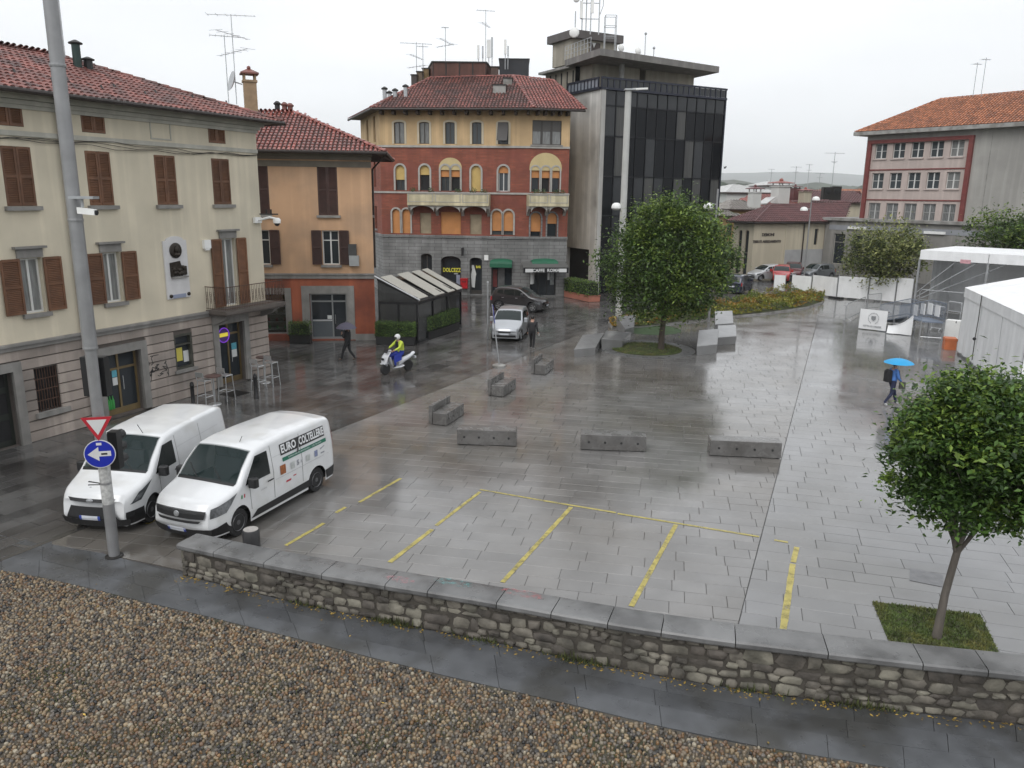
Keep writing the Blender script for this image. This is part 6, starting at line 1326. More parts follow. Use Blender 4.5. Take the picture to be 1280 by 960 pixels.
def far_house(name, px0, px1, y_eave, y_ridge, depth, dep, wallm, tilem, label, hip=.3, wins=0, base=0.0):
    "gabled or hipped house facing the camera at that depth"
    p, q = AT(px0,y_eave,depth), AT(px1,y_eave,depth); F = Fac(V2(p),V2(q)); ze_ = (p.z+q.z)/2; zr_ = HT(V2(F.pt(F.L/2,0,-dep/2)),y_ridge); t = thing(name, (*F.pt(F.L/2,0,-dep/2)[:2],base), label, 'house')
    hs = []
    if wins:
        for j in range(2):
            for k in range(wins): a = F.L*(k+.3)/wins; hs.append((a,a+min(1.1,F.L/wins*.4),max(.3,ze_*.2)+j*ze_*.42,max(.3,ze_*.2)+j*ze_*.42+ze_*.24))
    mb = wall(MB(),F,0,F.L,base,ze_,hs); wall(mb,Fac(F.pt(F.L,0),F.pt(F.L,0,-dep)),0,dep,base,ze_,[]); wall(mb,Fac(F.pt(0,0,-dep),F.pt(0,0)),0,dep,base,ze_,[]); mb.build('wall', wallm, t)
    for h in hs: window(F,t,*h,mull=0,sill=False,frame_m=M_wdk)
    o = .5; a0,a1,b1_,b0_ = F.pt(-o,ze_,o),F.pt(F.L+o,ze_,o),F.pt(F.L+o,ze_,-dep-o),F.pt(-o,ze_,-dep-o); h0 = F.pt(min(F.L*.45,dep*hip),zr_,-dep/2); h1 = F.pt(max(F.L*.55,F.L-dep*hip),zr_,-dep/2)
    r_ = roof_poly(t,None,[a0,a1,h1,h0],tilem,cw=.34,tl=.6,r=.11,seed=int(px0)); roof_poly(t,r_,[b0_,a0,h0],tilem,cw=.34,tl=.6,r=.11,seed=2); roof_poly(t,r_,[a1,b1_,h1],tilem,cw=.34,tl=.6,r=.11,seed=3); roof_poly(t,r_,[b1_,b0_,h0,h1],tilem,cw=.34,tl=.6,r=.11,seed=4); return t,F
M_wht = mat('white_render',(.56,.56,.54),.8,var=.06,vs=.5); M_och2 = mat('ochre_render',(.40,.26,.12),.85,var=.1,vs=.6); M_grr = mat('grey_roof',(.26,.24,.22),.7,var=.1,isl=.15); M_palr = mat('pale_roof',(.50,.50,.49),.6,var=.06,isl=.05)
far_house('long_roofed_house',1010,1095,253,238.5,104,12,M_dem,M_tileD,'long house with dark red roof directly behind the cream shop building',hip=.05)
far_house('red_roofed_house',948,1004,261,243,98,14,M_och2,M_tileP,'house with paler red roof behind the hipped corner of the shop building',hip=.1)
t,F = far_house('grey_roofed_house',915,952,262,251,94,10,M_och2,M_grr,'narrow ochre house with greyish roof between glass office and shop building',hip=.1,wins=2)
far_house('white_hall',909,974,241,231,122,22,M_wht,M_palr,'large white building with pale low roof rising behind the red roofs',hip=.5)
far_house('white_house',960,984,232,227,128,10,M_wht,M_palr,'small white block with satellite dish above the red roofs',hip=.4)
far_house('orange_roofed_house',1040,1110,243,237,130,14,M_dem,M_tileO,'distant house with orange roof left of the grey block',hip=.1)
far_house('ochre_lane_house',905,921,270,262,91,9,M_och2,M_grr,'ochre lane house beside the dark office block',hip=.1,wins=1)
for k,(px_,y0,y1,dp,w_,cap) in enumerate(((942.5,233,254,95,1.1,M_tileD),(975,226,246,100,1.6,M_tileP),(993.5,232,242,103,.9,M_tileD),(1006,236,247,101,1.1,M_tileP))): p = AT(px_,y1,dp); chimney('chimney', p, w_, HT(p,y0)-p.z, ('pale chimney with pointed red cap on the grey roofed house','wide white chimney with broad red cap above the red roofs','small dark red capped chimney among the far roofs','squat chimney with red cap behind the shop roof')[k], (M_wht,M_wht,M_tileD,M_dem)[k], cap, yaw=.3)
sk = [ray_plane(x,y,AT(960,252,98),Vector((0,-.36,.93))) for x,y in ((946,256),(957,248),(970,247),(958,255.5))]; mb = MB(); mb.prism(sk, Vector((0,-.04,.12))); tag(mb.build('skylight', M_palr), 'pale rectangular skylight sheet lying on the red roof behind the shop building', 'skylight')
for k,(px_,y0,y1) in enumerate(((1033,234,244),(1044,233,245))): p = AT(px_,y1,100); mb = MB(); h_ = HT(p,y0)-p.z; mb.box(p.x-.55,p.x+.55,p.y-.4,p.y+.4,p.z-.5,p.z+h_); o = tag(mb.build('roof_condenser', M_iron), ('dark fan unit on the far red roof, left one of the pair','dark fan unit on the far red roof, right one of the pair')[k].replace(', left one of the pair',' next to the tall mast').replace(', right one of the pair',' beside the orange roofed house'), 'fan unit'); MB().lathe([(.38,.0),(.38,.05),(.1,.08)],(p.x,p.y-.4,p.z+h_*.5),12,(0,-1,0)).build('fan', M_black, o)
for k,(px_,y0,y1,dp,ln) in enumerate(((1039,190,240,100,2.4),(993,208,236,110,1.4),(1009,205,236,112,.9),(963,211,232,128,1.0),(1023,216,240,112,1.2))): p = AT(px_,y1,dp); antenna('tv_antenna', p, HT(p,y0)-p.z, ('tall aerial mast on the far red roofs','thin aerial with cross bar on the far roofs','bent tip aerial over the far roofs','faint aerial above the white building','short faint aerial near the tall far mast')[k], rods=((.97,ln),(.75,ln*.8)), yaw=.1, r=.035)
# ------------------------------------------------------------------ hills, far woods and mountains
M_hill = mat('wooded_hill', (.030,.045,.025), .95, var=.5, vs=.02, col2=(.06,.06,.045), c2s=.006); M_mt = mat('mountain', (.06,.075,.075), .95, var=.2, vs=.002)
def hill(name, depth, x0, x1, n, yfun, mt, dep):
    mb = MB(); vs = []; 
    for i in range(n+1):
        px_ = x0+(x1-x0)*i/n; t = AT(px_,yfun(px_),depth); vs += [(t.x,depth-dep,-5),(t.x,depth-dep*.35,t.z*.75),(t.x,depth,t.z),(t.x,depth+dep,-5)]
    fs = []
    for i in range(n):
        for k in range(3): a = i*4+k; fs.append((a,a+4,a+5,a+1))
    mb.add(vs,fs); return struct(mb.build(name, mt, smooth=True))
rh = random.Random(5)
hill('near_hill',620,-500,1900,420,lambda x: 236+2.5*sin(x*.021)+2*sin(x*.09+1)+rh.uniform(-1.6,1.6)-(9 if 895 < x < 935 else 0),M_hill,120)
hill('wooded_hills',1500,-500,1900,420,lambda x: 228+3*sin(x*.013+.5)+2*sin(x*.06)+rh.uniform(-1.2,1.2),M_hill,300)
hill('far_mountains',5200,-600,2000,160,lambda x: 212+9*sin(x*.006+1.2)+4*sin(x*.017)+rh.uniform(-.5,.5),M_mt,900)
# ------------------------------------------------------------------ trees, grass, hedges
def leafmat(n, c, tr=.32): return mat(n, c, .42, var=.25, vs=1.2, isl=.45, trans=tr, spec=.4)
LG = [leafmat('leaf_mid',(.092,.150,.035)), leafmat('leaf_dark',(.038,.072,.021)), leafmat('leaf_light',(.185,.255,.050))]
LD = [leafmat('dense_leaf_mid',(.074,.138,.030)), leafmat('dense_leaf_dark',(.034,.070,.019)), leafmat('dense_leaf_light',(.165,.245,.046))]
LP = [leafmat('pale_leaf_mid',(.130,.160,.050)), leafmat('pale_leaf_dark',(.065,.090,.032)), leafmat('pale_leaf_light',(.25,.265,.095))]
M_bark = mat('bark', (.085,.068,.055), .85, var=.3, vs=8, bump=.012, bs=30, stretch=(1,1,.25)); M_bark2 = mat('grey_bark', (.12,.105,.09), .85, var=.3, vs=8, bump=.008, bs=30, stretch=(1,1,.25))
M_grass = mat('grass_blade', (.085,.125,.030), .6, var=.3, vs=3, isl=.4, col2=(.13,.125,.035), c2s=1.5); M_soil = mat('soil', (.055,.055,.026), .9, var=.4, vs=5, col2=(.07,.095,.028), c2s=3)
def crown_mesh(name, parent, leaves, mats):
    mb = MB(); idx = []
    for p,u,v,w,k in leaves:
        mb.add([p-u, p+v-u*.15+w, p+u, p-v-u*.15+w], [(0,1,2),(0,2,3)]); idx += [k,k]
    o = mb.build(name, mats[0], parent)
    for m_ in mats[1:]: o.data.materials.append(m_)
    o.data.polygons.foreach_set('material_index', idx); o.data.update(); return o
def tree(name, label, base, trunk_h, cz, rx, rz, n_clump, per, leaf, mats, seed, lean=(0,0), tr=.1, shape=1.0, sub=.55, inner=.25, droop=.0, bark=None, limbs=9, lightf=.25, flat=0.0, group=None, ragged=.13):
    "crown: leaf clumps through an ellipsoid round (lean, cz); shape > 1 narrows the top"
    rr = random.Random(seed); t = thing(name, base, label, 'tree', group); b = Vector(base); c = b+Vector((lean[0],lean[1],cz)); bark = bark or M_bark
    top = b+Vector((lean[0]*.55,lean[1]*.55,trunk_h)); mb = MB(); pts = [b+Vector((0,0,-.1)), b+(top-b)*.08, b+(top-b)*.5+Vector((rr.gauss(0,.02),rr.gauss(0,.02),0)), top, c+Vector((0,0,rz*.15))]; mb.tube(pts,[tr*1.35,tr*1.08,tr*.92,tr*.85,tr*.35],9); mb.build('trunk', bark, t, smooth=True)
    cl = []
    for i in range(n_clump):
        for _ in range(30):
            d = Vector((rr.gauss(0,1),rr.gauss(0,1),rr.gauss(0,1))).normalized(); rad = (inner+(1-inner)*rr.random()**.55)*(1.0 if rr.random() > .14 else rr.uniform(1.01,1.02+ragged))
            k = 1.0; 
            if d.z > 0 and shape != 1.0: k = 1-(1-1/shape)*d.z*rad
            p = Vector((d.x*rx*rad*k,d.y*rx*rad*k,d.z*rz*rad))
            if flat and p.z < -rz*flat: continue
            break
        cl.append((c+p, rad, d))
    lm = MB(); order = sorted(range(n_clump), key=lambda i: rr.random())[:limbs*6]
    for i in range(limbs):
        a = 2*pi*i/limbs+rr.uniform(-.3,.3); e = rr.uniform(.1,.8); q = c+Vector((cos(a)*rx*.72,sin(a)*rx*.72,rz*(-.35+e*.9))); s_ = top-(top-b)*rr.uniform(0,.12)*0.6; mid = s_.lerp(q,.5)+Vector((0,0,rz*.12)); lm.tube([s_,mid,q],[tr*.42,tr*.26,tr*.07],6)
        for j in range(5):
            i2 = min(range(n_clump), key=lambda k: (cl[k][0]-(mid.lerp(q,rr.random())+Vector((rr.gauss(0,.3)*rx*.5,rr.gauss(0,.3)*rx*.5,rr.gauss(0,.3)*rz*.5)))).length); s2 = mid.lerp(q,rr.uniform(0,.8)); lm.tube([s2,s2.lerp(cl[i2][0],.5)+Vector((0,0,.05)),cl[i2][0]],[tr*.16,tr*.10,tr*.04],4)
    lm.build('limbs', bark, t, smooth=True)
    lv = []
    for p0,rad,d in cl:
        csz = sub*rr.uniform(.5,1.4); tone = rr.random()
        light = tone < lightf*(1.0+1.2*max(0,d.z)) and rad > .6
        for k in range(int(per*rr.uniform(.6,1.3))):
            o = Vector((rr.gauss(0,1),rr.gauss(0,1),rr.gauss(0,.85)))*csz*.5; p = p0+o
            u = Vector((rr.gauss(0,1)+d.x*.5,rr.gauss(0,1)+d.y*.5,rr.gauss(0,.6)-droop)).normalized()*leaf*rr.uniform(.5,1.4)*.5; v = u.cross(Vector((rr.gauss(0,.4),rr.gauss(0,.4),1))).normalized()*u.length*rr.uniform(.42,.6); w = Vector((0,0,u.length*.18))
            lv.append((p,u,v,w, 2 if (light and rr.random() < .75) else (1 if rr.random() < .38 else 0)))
    crown_mesh('crown', t, lv, mats); return t
def grass_patch(name, label, inside, x0, x1, y0, y1, n, h, z, mt=None):
    mb = MB(); k = 0
    while k < n:
        x, y = R.uniform(x0,x1), R.uniform(y0,y1)
        if not inside(x,y): continue
        k += 1; a = R.random()*6.28; w = R.uniform(.008,.016)*(1+h*2); b = Vector((x,y,z)); u = Vector((cos(a)*w,sin(a)*w,0)); mb.poly([b-u,b+u,b+Vector((R.gauss(0,h*.45),R.gauss(0,h*.45),h*R.uniform(.5,1.2)))])
    return tag(mb.build(name, mt or M_grass), label, 'grass', kind='stuff')
# big tree in the square
tb = G(826,437); kz = HT(tb,322); 
grass_disc = tb+Vector((-.75,.1,0)); 
mb = MB(); mb.lathe([(2.55,-.02),(2.55,.006),(1.85,.0065)],(grass_disc.x,grass_disc.y,0),40); o = mb.build('tree_ring', M_cop); tag(o,'pale flush stone ring round the grass at the big tree','paving ring')
mb = MB(); mb.lathe([(1.86,-.02),(1.86,.012),(1.2,.03),(.1,.04)],(grass_disc.x,grass_disc.y,0),32); so = mb.build('tree_pit', M_soil); tag(so,'round patch of earth and grass below the big tree','planting bed')
grass_patch('grass','short green grass in the round bed below the big tree',lambda x,y: (x-grass_disc.x)**2+(y-grass_disc.y)**2 < 3.4,grass_disc.x-1.9,grass_disc.x+1.9,grass_disc.y-1.9,grass_disc.y+1.9,5000,.07,.02)
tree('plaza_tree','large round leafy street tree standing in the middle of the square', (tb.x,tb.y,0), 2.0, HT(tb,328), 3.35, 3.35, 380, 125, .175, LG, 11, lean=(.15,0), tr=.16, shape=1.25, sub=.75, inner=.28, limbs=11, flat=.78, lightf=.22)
g2 = G(812,412); mb = MB(); mb.lathe([(1.9,-.02),(1.9,.008),(.1,.012)],(g2.x,g2.y,0),28); tag(mb.build('lawn_disc', mat('algae_green',(.045,.085,.03),.5,var=.3,vs=2)),'second round green patch in the paving behind the big tree','planting bed')
# near tree in its grass square
sq = [V2(G(*p)) for p in ((1090,752),(1225,768),(1262,842),(1122,828))]; mb = MB(); mb.prism([(p.x,p.y,-.02) for p in reversed(sq)], (0,0,.024)); so = mb.build('tree_bed', M_soil); tag(so,'square bed of mossy grass round the small near tree','planting bed')
sx = [p.x for p in sq]; sy = [p.y for p in sq]
grass_patch('grass','mossy green and brown grass filling the square bed of the near tree',lambda x,y: inpoly((x,y),[(p.x,p.y) for p in sq]),min(sx),max(sx),min(sy),max(sy),9000,.05,.0)
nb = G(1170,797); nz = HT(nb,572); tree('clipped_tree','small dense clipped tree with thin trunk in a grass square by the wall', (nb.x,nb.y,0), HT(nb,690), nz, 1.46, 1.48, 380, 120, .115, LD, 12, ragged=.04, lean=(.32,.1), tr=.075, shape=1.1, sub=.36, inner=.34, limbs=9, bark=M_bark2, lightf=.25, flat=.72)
# pale tree by the stage, tree behind the marquee
pb = G(1098,374); tree('pale_tree','loose pale green tree beside the steel ramp and white hoarding', (pb.x,pb.y,0), HT(pb,352), HT(pb,320), 3.3, 2.6, 150, 85, .25, LP, 13, tr=.14, sub=1.0, inner=.2, bark=M_bark2, lightf=.4)
p = AT(1262,300,60.0); tree('dark_tree','dark green tree rising behind the white marquee roof', (p.x,p.y,0), 3.0, p.z+.1, 3.0, 2.2, 120, 80, .26, LG, 14, tr=.15, sub=.8)
p = AT(1320,290,58.0); tree('dark_tree','second dark green tree farther behind the marquee', (p.x,p.y,0), 3.0, p.z, 3.0, 2.6, 100, 80, .26, LG, 15, tr=.15, sub=.8)
p = G(889,372); 
for k,(px_,py_,r_) in enumerate(((903,350,1.6),(900,320,1.3))): p = AT(px_,py_,72+k*4); tree('lane_tree',('small green tree at the lane beside the office block','slim green tree farther down the lane by the ochre house')[k],(p.x,p.y,0),1.5,max(2.4,p.z),r_,r_*1.2,60,60,.24,LG,16+k,tr=.09,sub=.6)
# shrub bed beyond the square
M_shr = [leafmat('shrub_green',(.150,.200,.040)), leafmat('shrub_olive',(.255,.250,.045)), leafmat('shrub_orange',(.34,.200,.045))]
bed = [V2(G(*p)) for p in ((760,404),(800,398),(840,394),(890,384),(940,372),(990,365),(1024,365),(1031,372),(1029,379),(1010,385),(960,392),(900,398),(850,404),(800,410),(765,411))]
bt_ = thing('shrub_bed', (*bed[8],0), 'long curved bed of low green and orange shrubs at the edge of the square', 'shrubs'); mb = MB(); mb.prism([(p.x,p.y,-.02) for p in bed], (0,0,.12)); mb.build('kerb', M_concrete, bt_); mb = MB(); mb.poly([(p.x*.985+.2,p.y*.992+.4,.13) for p in reversed(bed)]); mb.build('soil', M_soil, bt_)
lv = []; bx = [p.x for p in bed]; by = [p.y for p in bed]; k = 0; bp = [(p.x,p.y) for p in bed]; rr = random.Random(3); nrm = [(rr.uniform(min(bx),max(bx)),rr.uniform(min(by),max(by)),rr.uniform(.25,.75),rr.random()) for _ in range(260)]
while k < 15000:
    x, y = rr.uniform(min(bx),max(bx)), rr.uniform(min(by),max(by))
    if not inpoly((x,y),bp): continue
    c_ = min(nrm, key=lambda q: (q[0]-x)**2+(q[1]-y)**2*1.5) if k % 1 == 0 else c_; k += 1
    z = .15+c_[2]*max(.15,1-((c_[0]-x)**2+(c_[1]-y)**2)/.9)*rr.uniform(.55,1.1); u = Vector((rr.gauss(0,1),rr.gauss(0,1),rr.gauss(0,.7))).normalized()*rr.uniform(.05,.11); v = u.cross(Vector((.3,.2,1))).normalized()*u.length*.6
    ti = 2 if c_[3] < .30 else (1 if c_[3] < .72 else 0); lv.append((Vector((x,y,z)),u,v,Vector((0,0,.01)), ti if rr.random() < .75 else rr.randrange(3)))
stuff(crown_mesh('foliage', bt_, lv, M_shr))
def hedge(name, label, F, L_, dep, z0, z1, n, leaf=.085, box_m=None, mats=LD, boxh=.45, group=None):
    "clipped hedge standing in a trough; F is its front line"
    t = thing(name, (*F.pt(L_/2,0,-dep/2)[:2],0), label, 'hedge', group); mb = MB()
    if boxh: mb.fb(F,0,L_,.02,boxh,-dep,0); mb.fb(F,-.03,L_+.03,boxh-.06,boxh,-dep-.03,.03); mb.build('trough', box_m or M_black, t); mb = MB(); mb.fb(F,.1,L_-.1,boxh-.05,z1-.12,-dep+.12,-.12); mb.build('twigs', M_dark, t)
    lv = []
    for i in range(n):
        f = R.random(); s_ = R.uniform(-.03,L_+.03); z = R.uniform(z0,z1)+R.gauss(0,.02); d = R.uniform(-dep,0)
        if f < .5: d = R.gauss(-.02,.05)
        elif f < .8: z = z1+R.gauss(-.03,.05)
        else: s_ = R.choice((0,L_))+R.gauss(0,.04)
        u = Vector((R.gauss(0,1),R.gauss(0,1),R.gauss(0,1))).normalized()*leaf*R.uniform(.5,1.1)*.5; v = u.orthogonal().normalized()*u.length*.55; lv.append((F.pt(s_,z,d),u,v,Vector((0,0,.006)),R.choices((0,1,2),(5,4,2))[0]))
    stuff(crown_mesh('leaves', t, lv, mats)); return t
# ------------------------------------------------------------------ street furniture
M_bench = mat('bench_granite', (.135,.131,.127), .26, var=.18, vs=3, bump=.002, bs=60, obj=.08, col2=(.11,.105,.10), c2s=1.6, rvar=.1)
def bench_parts(t, L_, W_, H_):
    mb = MB(); mb.bbox(-L_/2,L_/2,-W_/2,W_/2,.03,H_,.012); mb.build('block', M_bench, t); mb = MB(); mb.box(-L_/2+.05,L_/2-.05,-W_/2+.05,W_/2-.05,0,.03); mb.build('base', M_black, t)
    for sgn in (-1,1):
        for k in range(4): x = -L_/2+L_*(k+.5)/4; mb = MB(); mb.lathe([(.036,0),(.036,.004)],(x,sgn*(W_/2+.001),H_*.52),12,(0,sgn,0)); mb.build('hole', M_dark, t)
def bench(px0, px1, W_, H_, label, back=False):
    a, b = V2(G(*px0)), V2(G(*px1)); F = Fac(a,b); t = local_thing('stone_bench', label, 'bench', 'stone benches on the square'); bench_parts(t,F.L,W_,H_)
    if back: mb = MB(); mb.bbox(-F.L/2,F.L/2,W_/2+.02,W_/2+.16,.03,H_+.24,.01); mb.build('backrest', M_bench, t)
    c_ = F.pt(F.L/2,0,-W_/2); place(t,(c_.x,c_.y,0),atan2(F.u.y,F.u.x)); return t
bench((571,556),(645,558.5),.56,.52,'grey stone block bench with four drain holes reflecting the red palazzo on its wet top'); bench((725.5,562.5),(807,565.5),.56,.52,'grey stone block bench with four holes, between the other two in its row'); bench((887,570),(976,574),.56,.52,'grey stone block bench with four holes beside the long dark paving joint')
bench((558,533),(580,518.5),.52,.45,'stone bench with backrest at the street edge beside the row of block benches',True); bench((629,496.5),(645,486),.52,.45,'stone bench with backrest next to the tilted road sign',True); bench((682,469),(692,460),.52,.45,'stone bench with backrest closest to the walking man in black',True)
def stone_block(pts, h, tilt, label):
    "loungers of cut stone: footprint pixels, tilted top"
    q = [V2(G(*p)) for p in pts]; t = thing('stone_lounger', (*(sum(q,Vector((0,0)))/len(q)),0), label, 'stone seat', 'cut stone seats round the big tree'); n = len(q); zt_ = [h+tl for tl in tilt]; c_ = sum(q,Vector((0,0)))/n
    vs = [(*(p+(c_-p)*.06),0) for p in q]+[(*p,z-.02) for p,z in zip(q,zt_)]+[(*(p+(c_-p)*.025),z) for p,z in zip(q,zt_)]; fs = [tuple(range(n-1,-1,-1)),tuple(range(2*n,3*n))]
    for i in range(n): j = (i+1) % n; fs += [(i,j,n+j,n+i),(n+i,n+j,2*n+j,2*n+i)]
    mb = MB(); mb.add(vs,fs); mb.build('block', mat('pale_cut_stone',(.22,.22,.22),.22,var=.10,vs=1.5,rvar=.05), t)
stone_block(((717,447),(744,444),(755,431),(728,434)),.42,(0,0,.25,.25),'tilted grey stone seat at the street end of the row beside the big tree'); stone_block(((751,438),(778,435),(789,424),(757,427)),.42,(.2,.0,.0,.2),'grey stone seat in the middle of the row left of the big tree trunk'); stone_block(((781,420),(792,417),(794,409),(770,411)),.42,(0,0,.35,.35),'grey stone seat at the far end of the row behind the big tree')
stone_block(((870,445),(896,442),(897,430),(872,432)),.5,(0,0,.35,.35),'pale tilted stone seat of the right group, closest to the benches'); stone_block(((896,432),(920,430),(919,420),(896,421)),.45,(0,0,.22,.22),'pale stone seat of the right group lying between two tilted ones'); stone_block(((893,418),(916,416),(914,408),(892,409)),.5,(.1,.1,.5,.5),'pale steep stone seat of the right group next to the shrub bed')
# near lamp post with signs
lp = G(143,695); LPH = 14.5; t = thing('lamp_post', (lp.x,lp.y,0), 'tall grey steel lamp post with stickers standing beside the two white vans', 'lamp post'); M_post = mat('post_grey', (.30,.30,.305), .42, .45, var=.12, vs=3, streak=.15)
MB().tube([lp+Vector((0,0,-.1)),lp+Vector((0,0,4.7))],.118,14).build('lower_shaft', M_post, t, smooth=True); MB().tube([lp+Vector((0,0,4.7)),lp+Vector((0,0,LPH))],[.142,.125],14).build('upper_shaft', M_post, t, smooth=True); MB().lathe([(.19,.0),(.19,.015),(.13,.03)],lp,14).build('base_plate', M_iron, t)
for z in (4.7,7.3,10.2): MB().lathe([(.146,-.03),(.149,0),(.146,.03)],lp+Vector((0,0,z)),14).build('collar', M_post, t)
for z,hh,r_ in ((1.75,.5,.121),(1.25,.45,.121)): MB().lathe([(r_,0),(r_,hh)],lp+Vector((0,0,z)),14).build('sticker', mat('torn_paper',(.42,.42,.41),.7,var=.3,vs=14), t)
MB().tube([lp+Vector((0,0,LPH)),lp+Vector((.3,.5,LPH+.4)),lp+Vector((1.2,2.0,LPH+.5))],.06,8).build('arm', M_post, t); mb = MB(); h_ = lp+Vector((1.2,2.0,LPH+.45)); mb.box(h_.x-.2,h_.x+.5,h_.y-.2,h_.y+.6,h_.z-.08,h_.z+.1); mb.build('lamp_head', M_alu, t)
toc = Vector((-lp.x,-lp.y,0)).normalized()
def signplate(name, label, px, py, dist, build):
    c_ = lp+toc*dist; z = HT(c_,py); n = (toc+Vector((-.25,0,0))).normalized(); u = Vector((-n.y,n.x,0)); s_ = thing(name, (c_.x,c_.y,z), label, 'road sign'); build(s_,Vector((c_.x,c_.y,z)),u,n); return s_
M_sred = mat('sign_red',(.42,.02,.035),.35,var=.04); M_swht = mat('sign_white',(.60,.60,.60),.35,var=.05,vs=5); M_sblu = mat('sign_blue',(.012,.025,.33),.3,var=.05); M_sback = mat('sign_grey',(.35,.35,.36),.5,.5,var=.05)
sh_ = (PR(lp+Vector((0,0,3)))[0])
def tri(o,c,u,n):
    up_ = Vector((0,0,1)); c = c-u*.04
    def T(w,h,d): return [c-u*w+up_*h*.5+n*d, c+up_*-h*.5+n*d, c+u*w+up_*h*.5+n*d]
    MB().prism(T(.30,.52,0),n*.02).build('plate', M_sred, o); m2 = MB(); m2.prism([p+up_*.038 for p in T(.195,.335,.021)],n*.004); m2.build('face', M_swht, o); MB().tube([c-n*.02,c-n*.15],.02,5).build('clamp', M_steel, o)
signplate('yield_sign','white yield triangle with red border mounted above the blue arrow sign',121,536,.18,tri)
def disc(o,c,u,n):
    c = c-u*.05; up_ = Vector((0,0,1)); MB().lathe([(.31,0),(.31,.018)],c,32,n).build('rim', M_swht, o); MB().lathe([(.294,.0185),(.294,.022)],c,32,n).build('plate', M_sblu, o); A = [(-.235,0),(-.016,.16),(-.016,.06),(.22,.06),(.22,-.052),(-.016,-.052),(-.016,-.152)]
    MB().prism([c+u*x+up_*y+n*.0225 for x,y in reversed(A)],n*.003).build('arrow', M_swht, o); m2 = MB(); m2.prism([c+u*x+up_*y+n*.0225 for x,y in ((-.05,.25),(-.05,.195),(.055,.195),(.055,.25))],n*.003); m2.build('sticker', M_swht, o); m2 = MB(); m2.prism([c+u*x+up_*y+n*.026 for x,y in ((.03,.02),(.03,-.02),(.15,-.02),(.15,.02))],n*.002); m2.build('mark', M_black, o); MB().tube([c-n*.02,c-n*.15],.02,5).build('clamp', M_steel, o)
signplate('arrow_sign','round blue sign with white arrow pointing left on the lamp post',126,567,.18,disc)
for k,(px_,py_,w,h,lab) in enumerate(((118,470,.25,.85,'black traffic signal housing seen from behind, high on the lamp post'),(137,562,.10,.85,'narrow black signal housing behind the blue arrow sign'))):
    c_ = lp-toc*.30+(Vector((.05,0,0)) if k == 0 else Vector((.24,.1,0))); z = HT(c_,py_); s_ = thing('signal_housing', (c_.x,c_.y,z-h/2), lab, 'traffic signal'); mb = MB(); mb.box(c_.x-w,c_.x+w,c_.y-.1,c_.y+.12,z-h/2,z+h/2); mb.build('housing', M_black, s_); mb = MB()
    for q in range(3): mb.lathe([(.10,0),(.11,.2)],(c_.x,c_.y+.12,z+h*.32-q*h*.32),10,(0,1,0))
    mb.build('visor', M_black, s_); MB().tube([Vector((c_.x,c_.y,z)),Vector((lp.x,lp.y,z))],.03,6).build('bracket', M_steel, s_)
c_ = lp+Vector((.32,-.2,0)); z = HT(c_,259); cc = thing('cctv_camera', (c_.x,c_.y,z), 'white box security camera on a bracket high on the lamp post', 'camera'); mb = MB(); mb.box8([Vector((c_.x,c_.y,z))+Vector(q) for q in ((-.10,-.12,-.12),(.26,-.17,-.15),(.26,-.05,-.15),(-.10,.0,-.12),(-.10,-.12,.0),(.26,-.17,-.04),(.26,-.05,-.04),(-.10,.0,.0))]); mb.build('body', M_white, cc); mb = MB(); mb.box(c_.x-.2,c_.x+.28,c_.y-.2,c_.y+.05,z+.16,z+.21); mb.tube([(c_.x-.3,c_.y+.15,z+.18),(c_.x,c_.y,z+.18)],.03,6); mb.tube([(c_.x,c_.y-.08,z+.18),(c_.x,c_.y-.08,z)],.03,6); mb.build('bracket', M_steel, cc); MB().lathe([(.05,0),(.05,.03)],(c_.x+.26,c_.y-.11,z-.1),10,(1,-.12,-.1)).build('lens', M_black, cc)
# tall white light mast, street lamps
mb_ = G(773,402); hM = HT(mb_,113); t = thing('light_mast', (mb_.x,mb_.y,0), 'tall white light mast with globe lamp in front of the dark glass office', 'lamp post'); M_mast = mat('mast_white',(.52,.52,.50),.5,var=.08,vs=2,streak=.15); MB().tube([mb_,mb_+Vector((0,0,hM))],[.22,.19],12).build('mast', M_mast, t, smooth=True); mb = MB(); p = mb_+Vector((0,0,hM)); mb.box(p.x-.25,p.x+.4,p.y-.3,p.y+.3,p.z,p.z+.08); mb.build('head_plate', M_steel, t); mb = MB(); mb.box8([p+Vector(q) for q in ((.2,-.25,.0),(1.15,-.15,.06),(1.15,.15,.06),(.2,.25,.0),(.2,-.25,.1),(1.15,-.15,.16),(1.15,.15,.16),(.2,.25,.1))]); mb.build('floodlight', M_white, t)
def globe(t, base, px, py, pole_z, side):
    c_ = AT(px,py,base.y); z = c_.z; x = c_.x; MB().tube([(base.x,base.y,z+.12),(x,base.y,z+.2)],.035,6).build('arm', M_steel, t); m2 = MB(); m2.lathe([(.30,-.12),(.31,-.02),(.25,.14),(.12,.22)],(x,base.y,z),14); m2.build('lamp_shade', M_white, t, smooth=True); m2 = MB(); m2.lathe([(.27,-.14),(.2,-.22),(.05,-.25)],(x,base.y,z),12); m2.build('lens', mat('lamp_lens',(.40,.40,.38),.3,var=.05), t)
globe(t,mb_,770.5,258,0,-1)
b2 = G(890,402); b2 = Vector((AT(893,300,b2.y).x,b2.y,0)); t = thing('street_lamp', b2, 'street lamp with white dome head rising behind the big tree', 'lamp post'); MB().tube([b2,b2+Vector((0,0,HT(b2,236)))],[.08,.06],8).build('pole', M_post, t); globe(t,b2,885.5,258,0,-1)
b3 = G(1003,367); t = thing('street_lamp', b3, 'thin street lamp with small twin heads in front of the cream shop building', 'lamp post'); h3 = HT(b3,250); MB().tube([b3,b3+Vector((0,0,h3))],[.085,.05],8).build('pole', M_post, t); p = b3+Vector((0,0,h3)); 
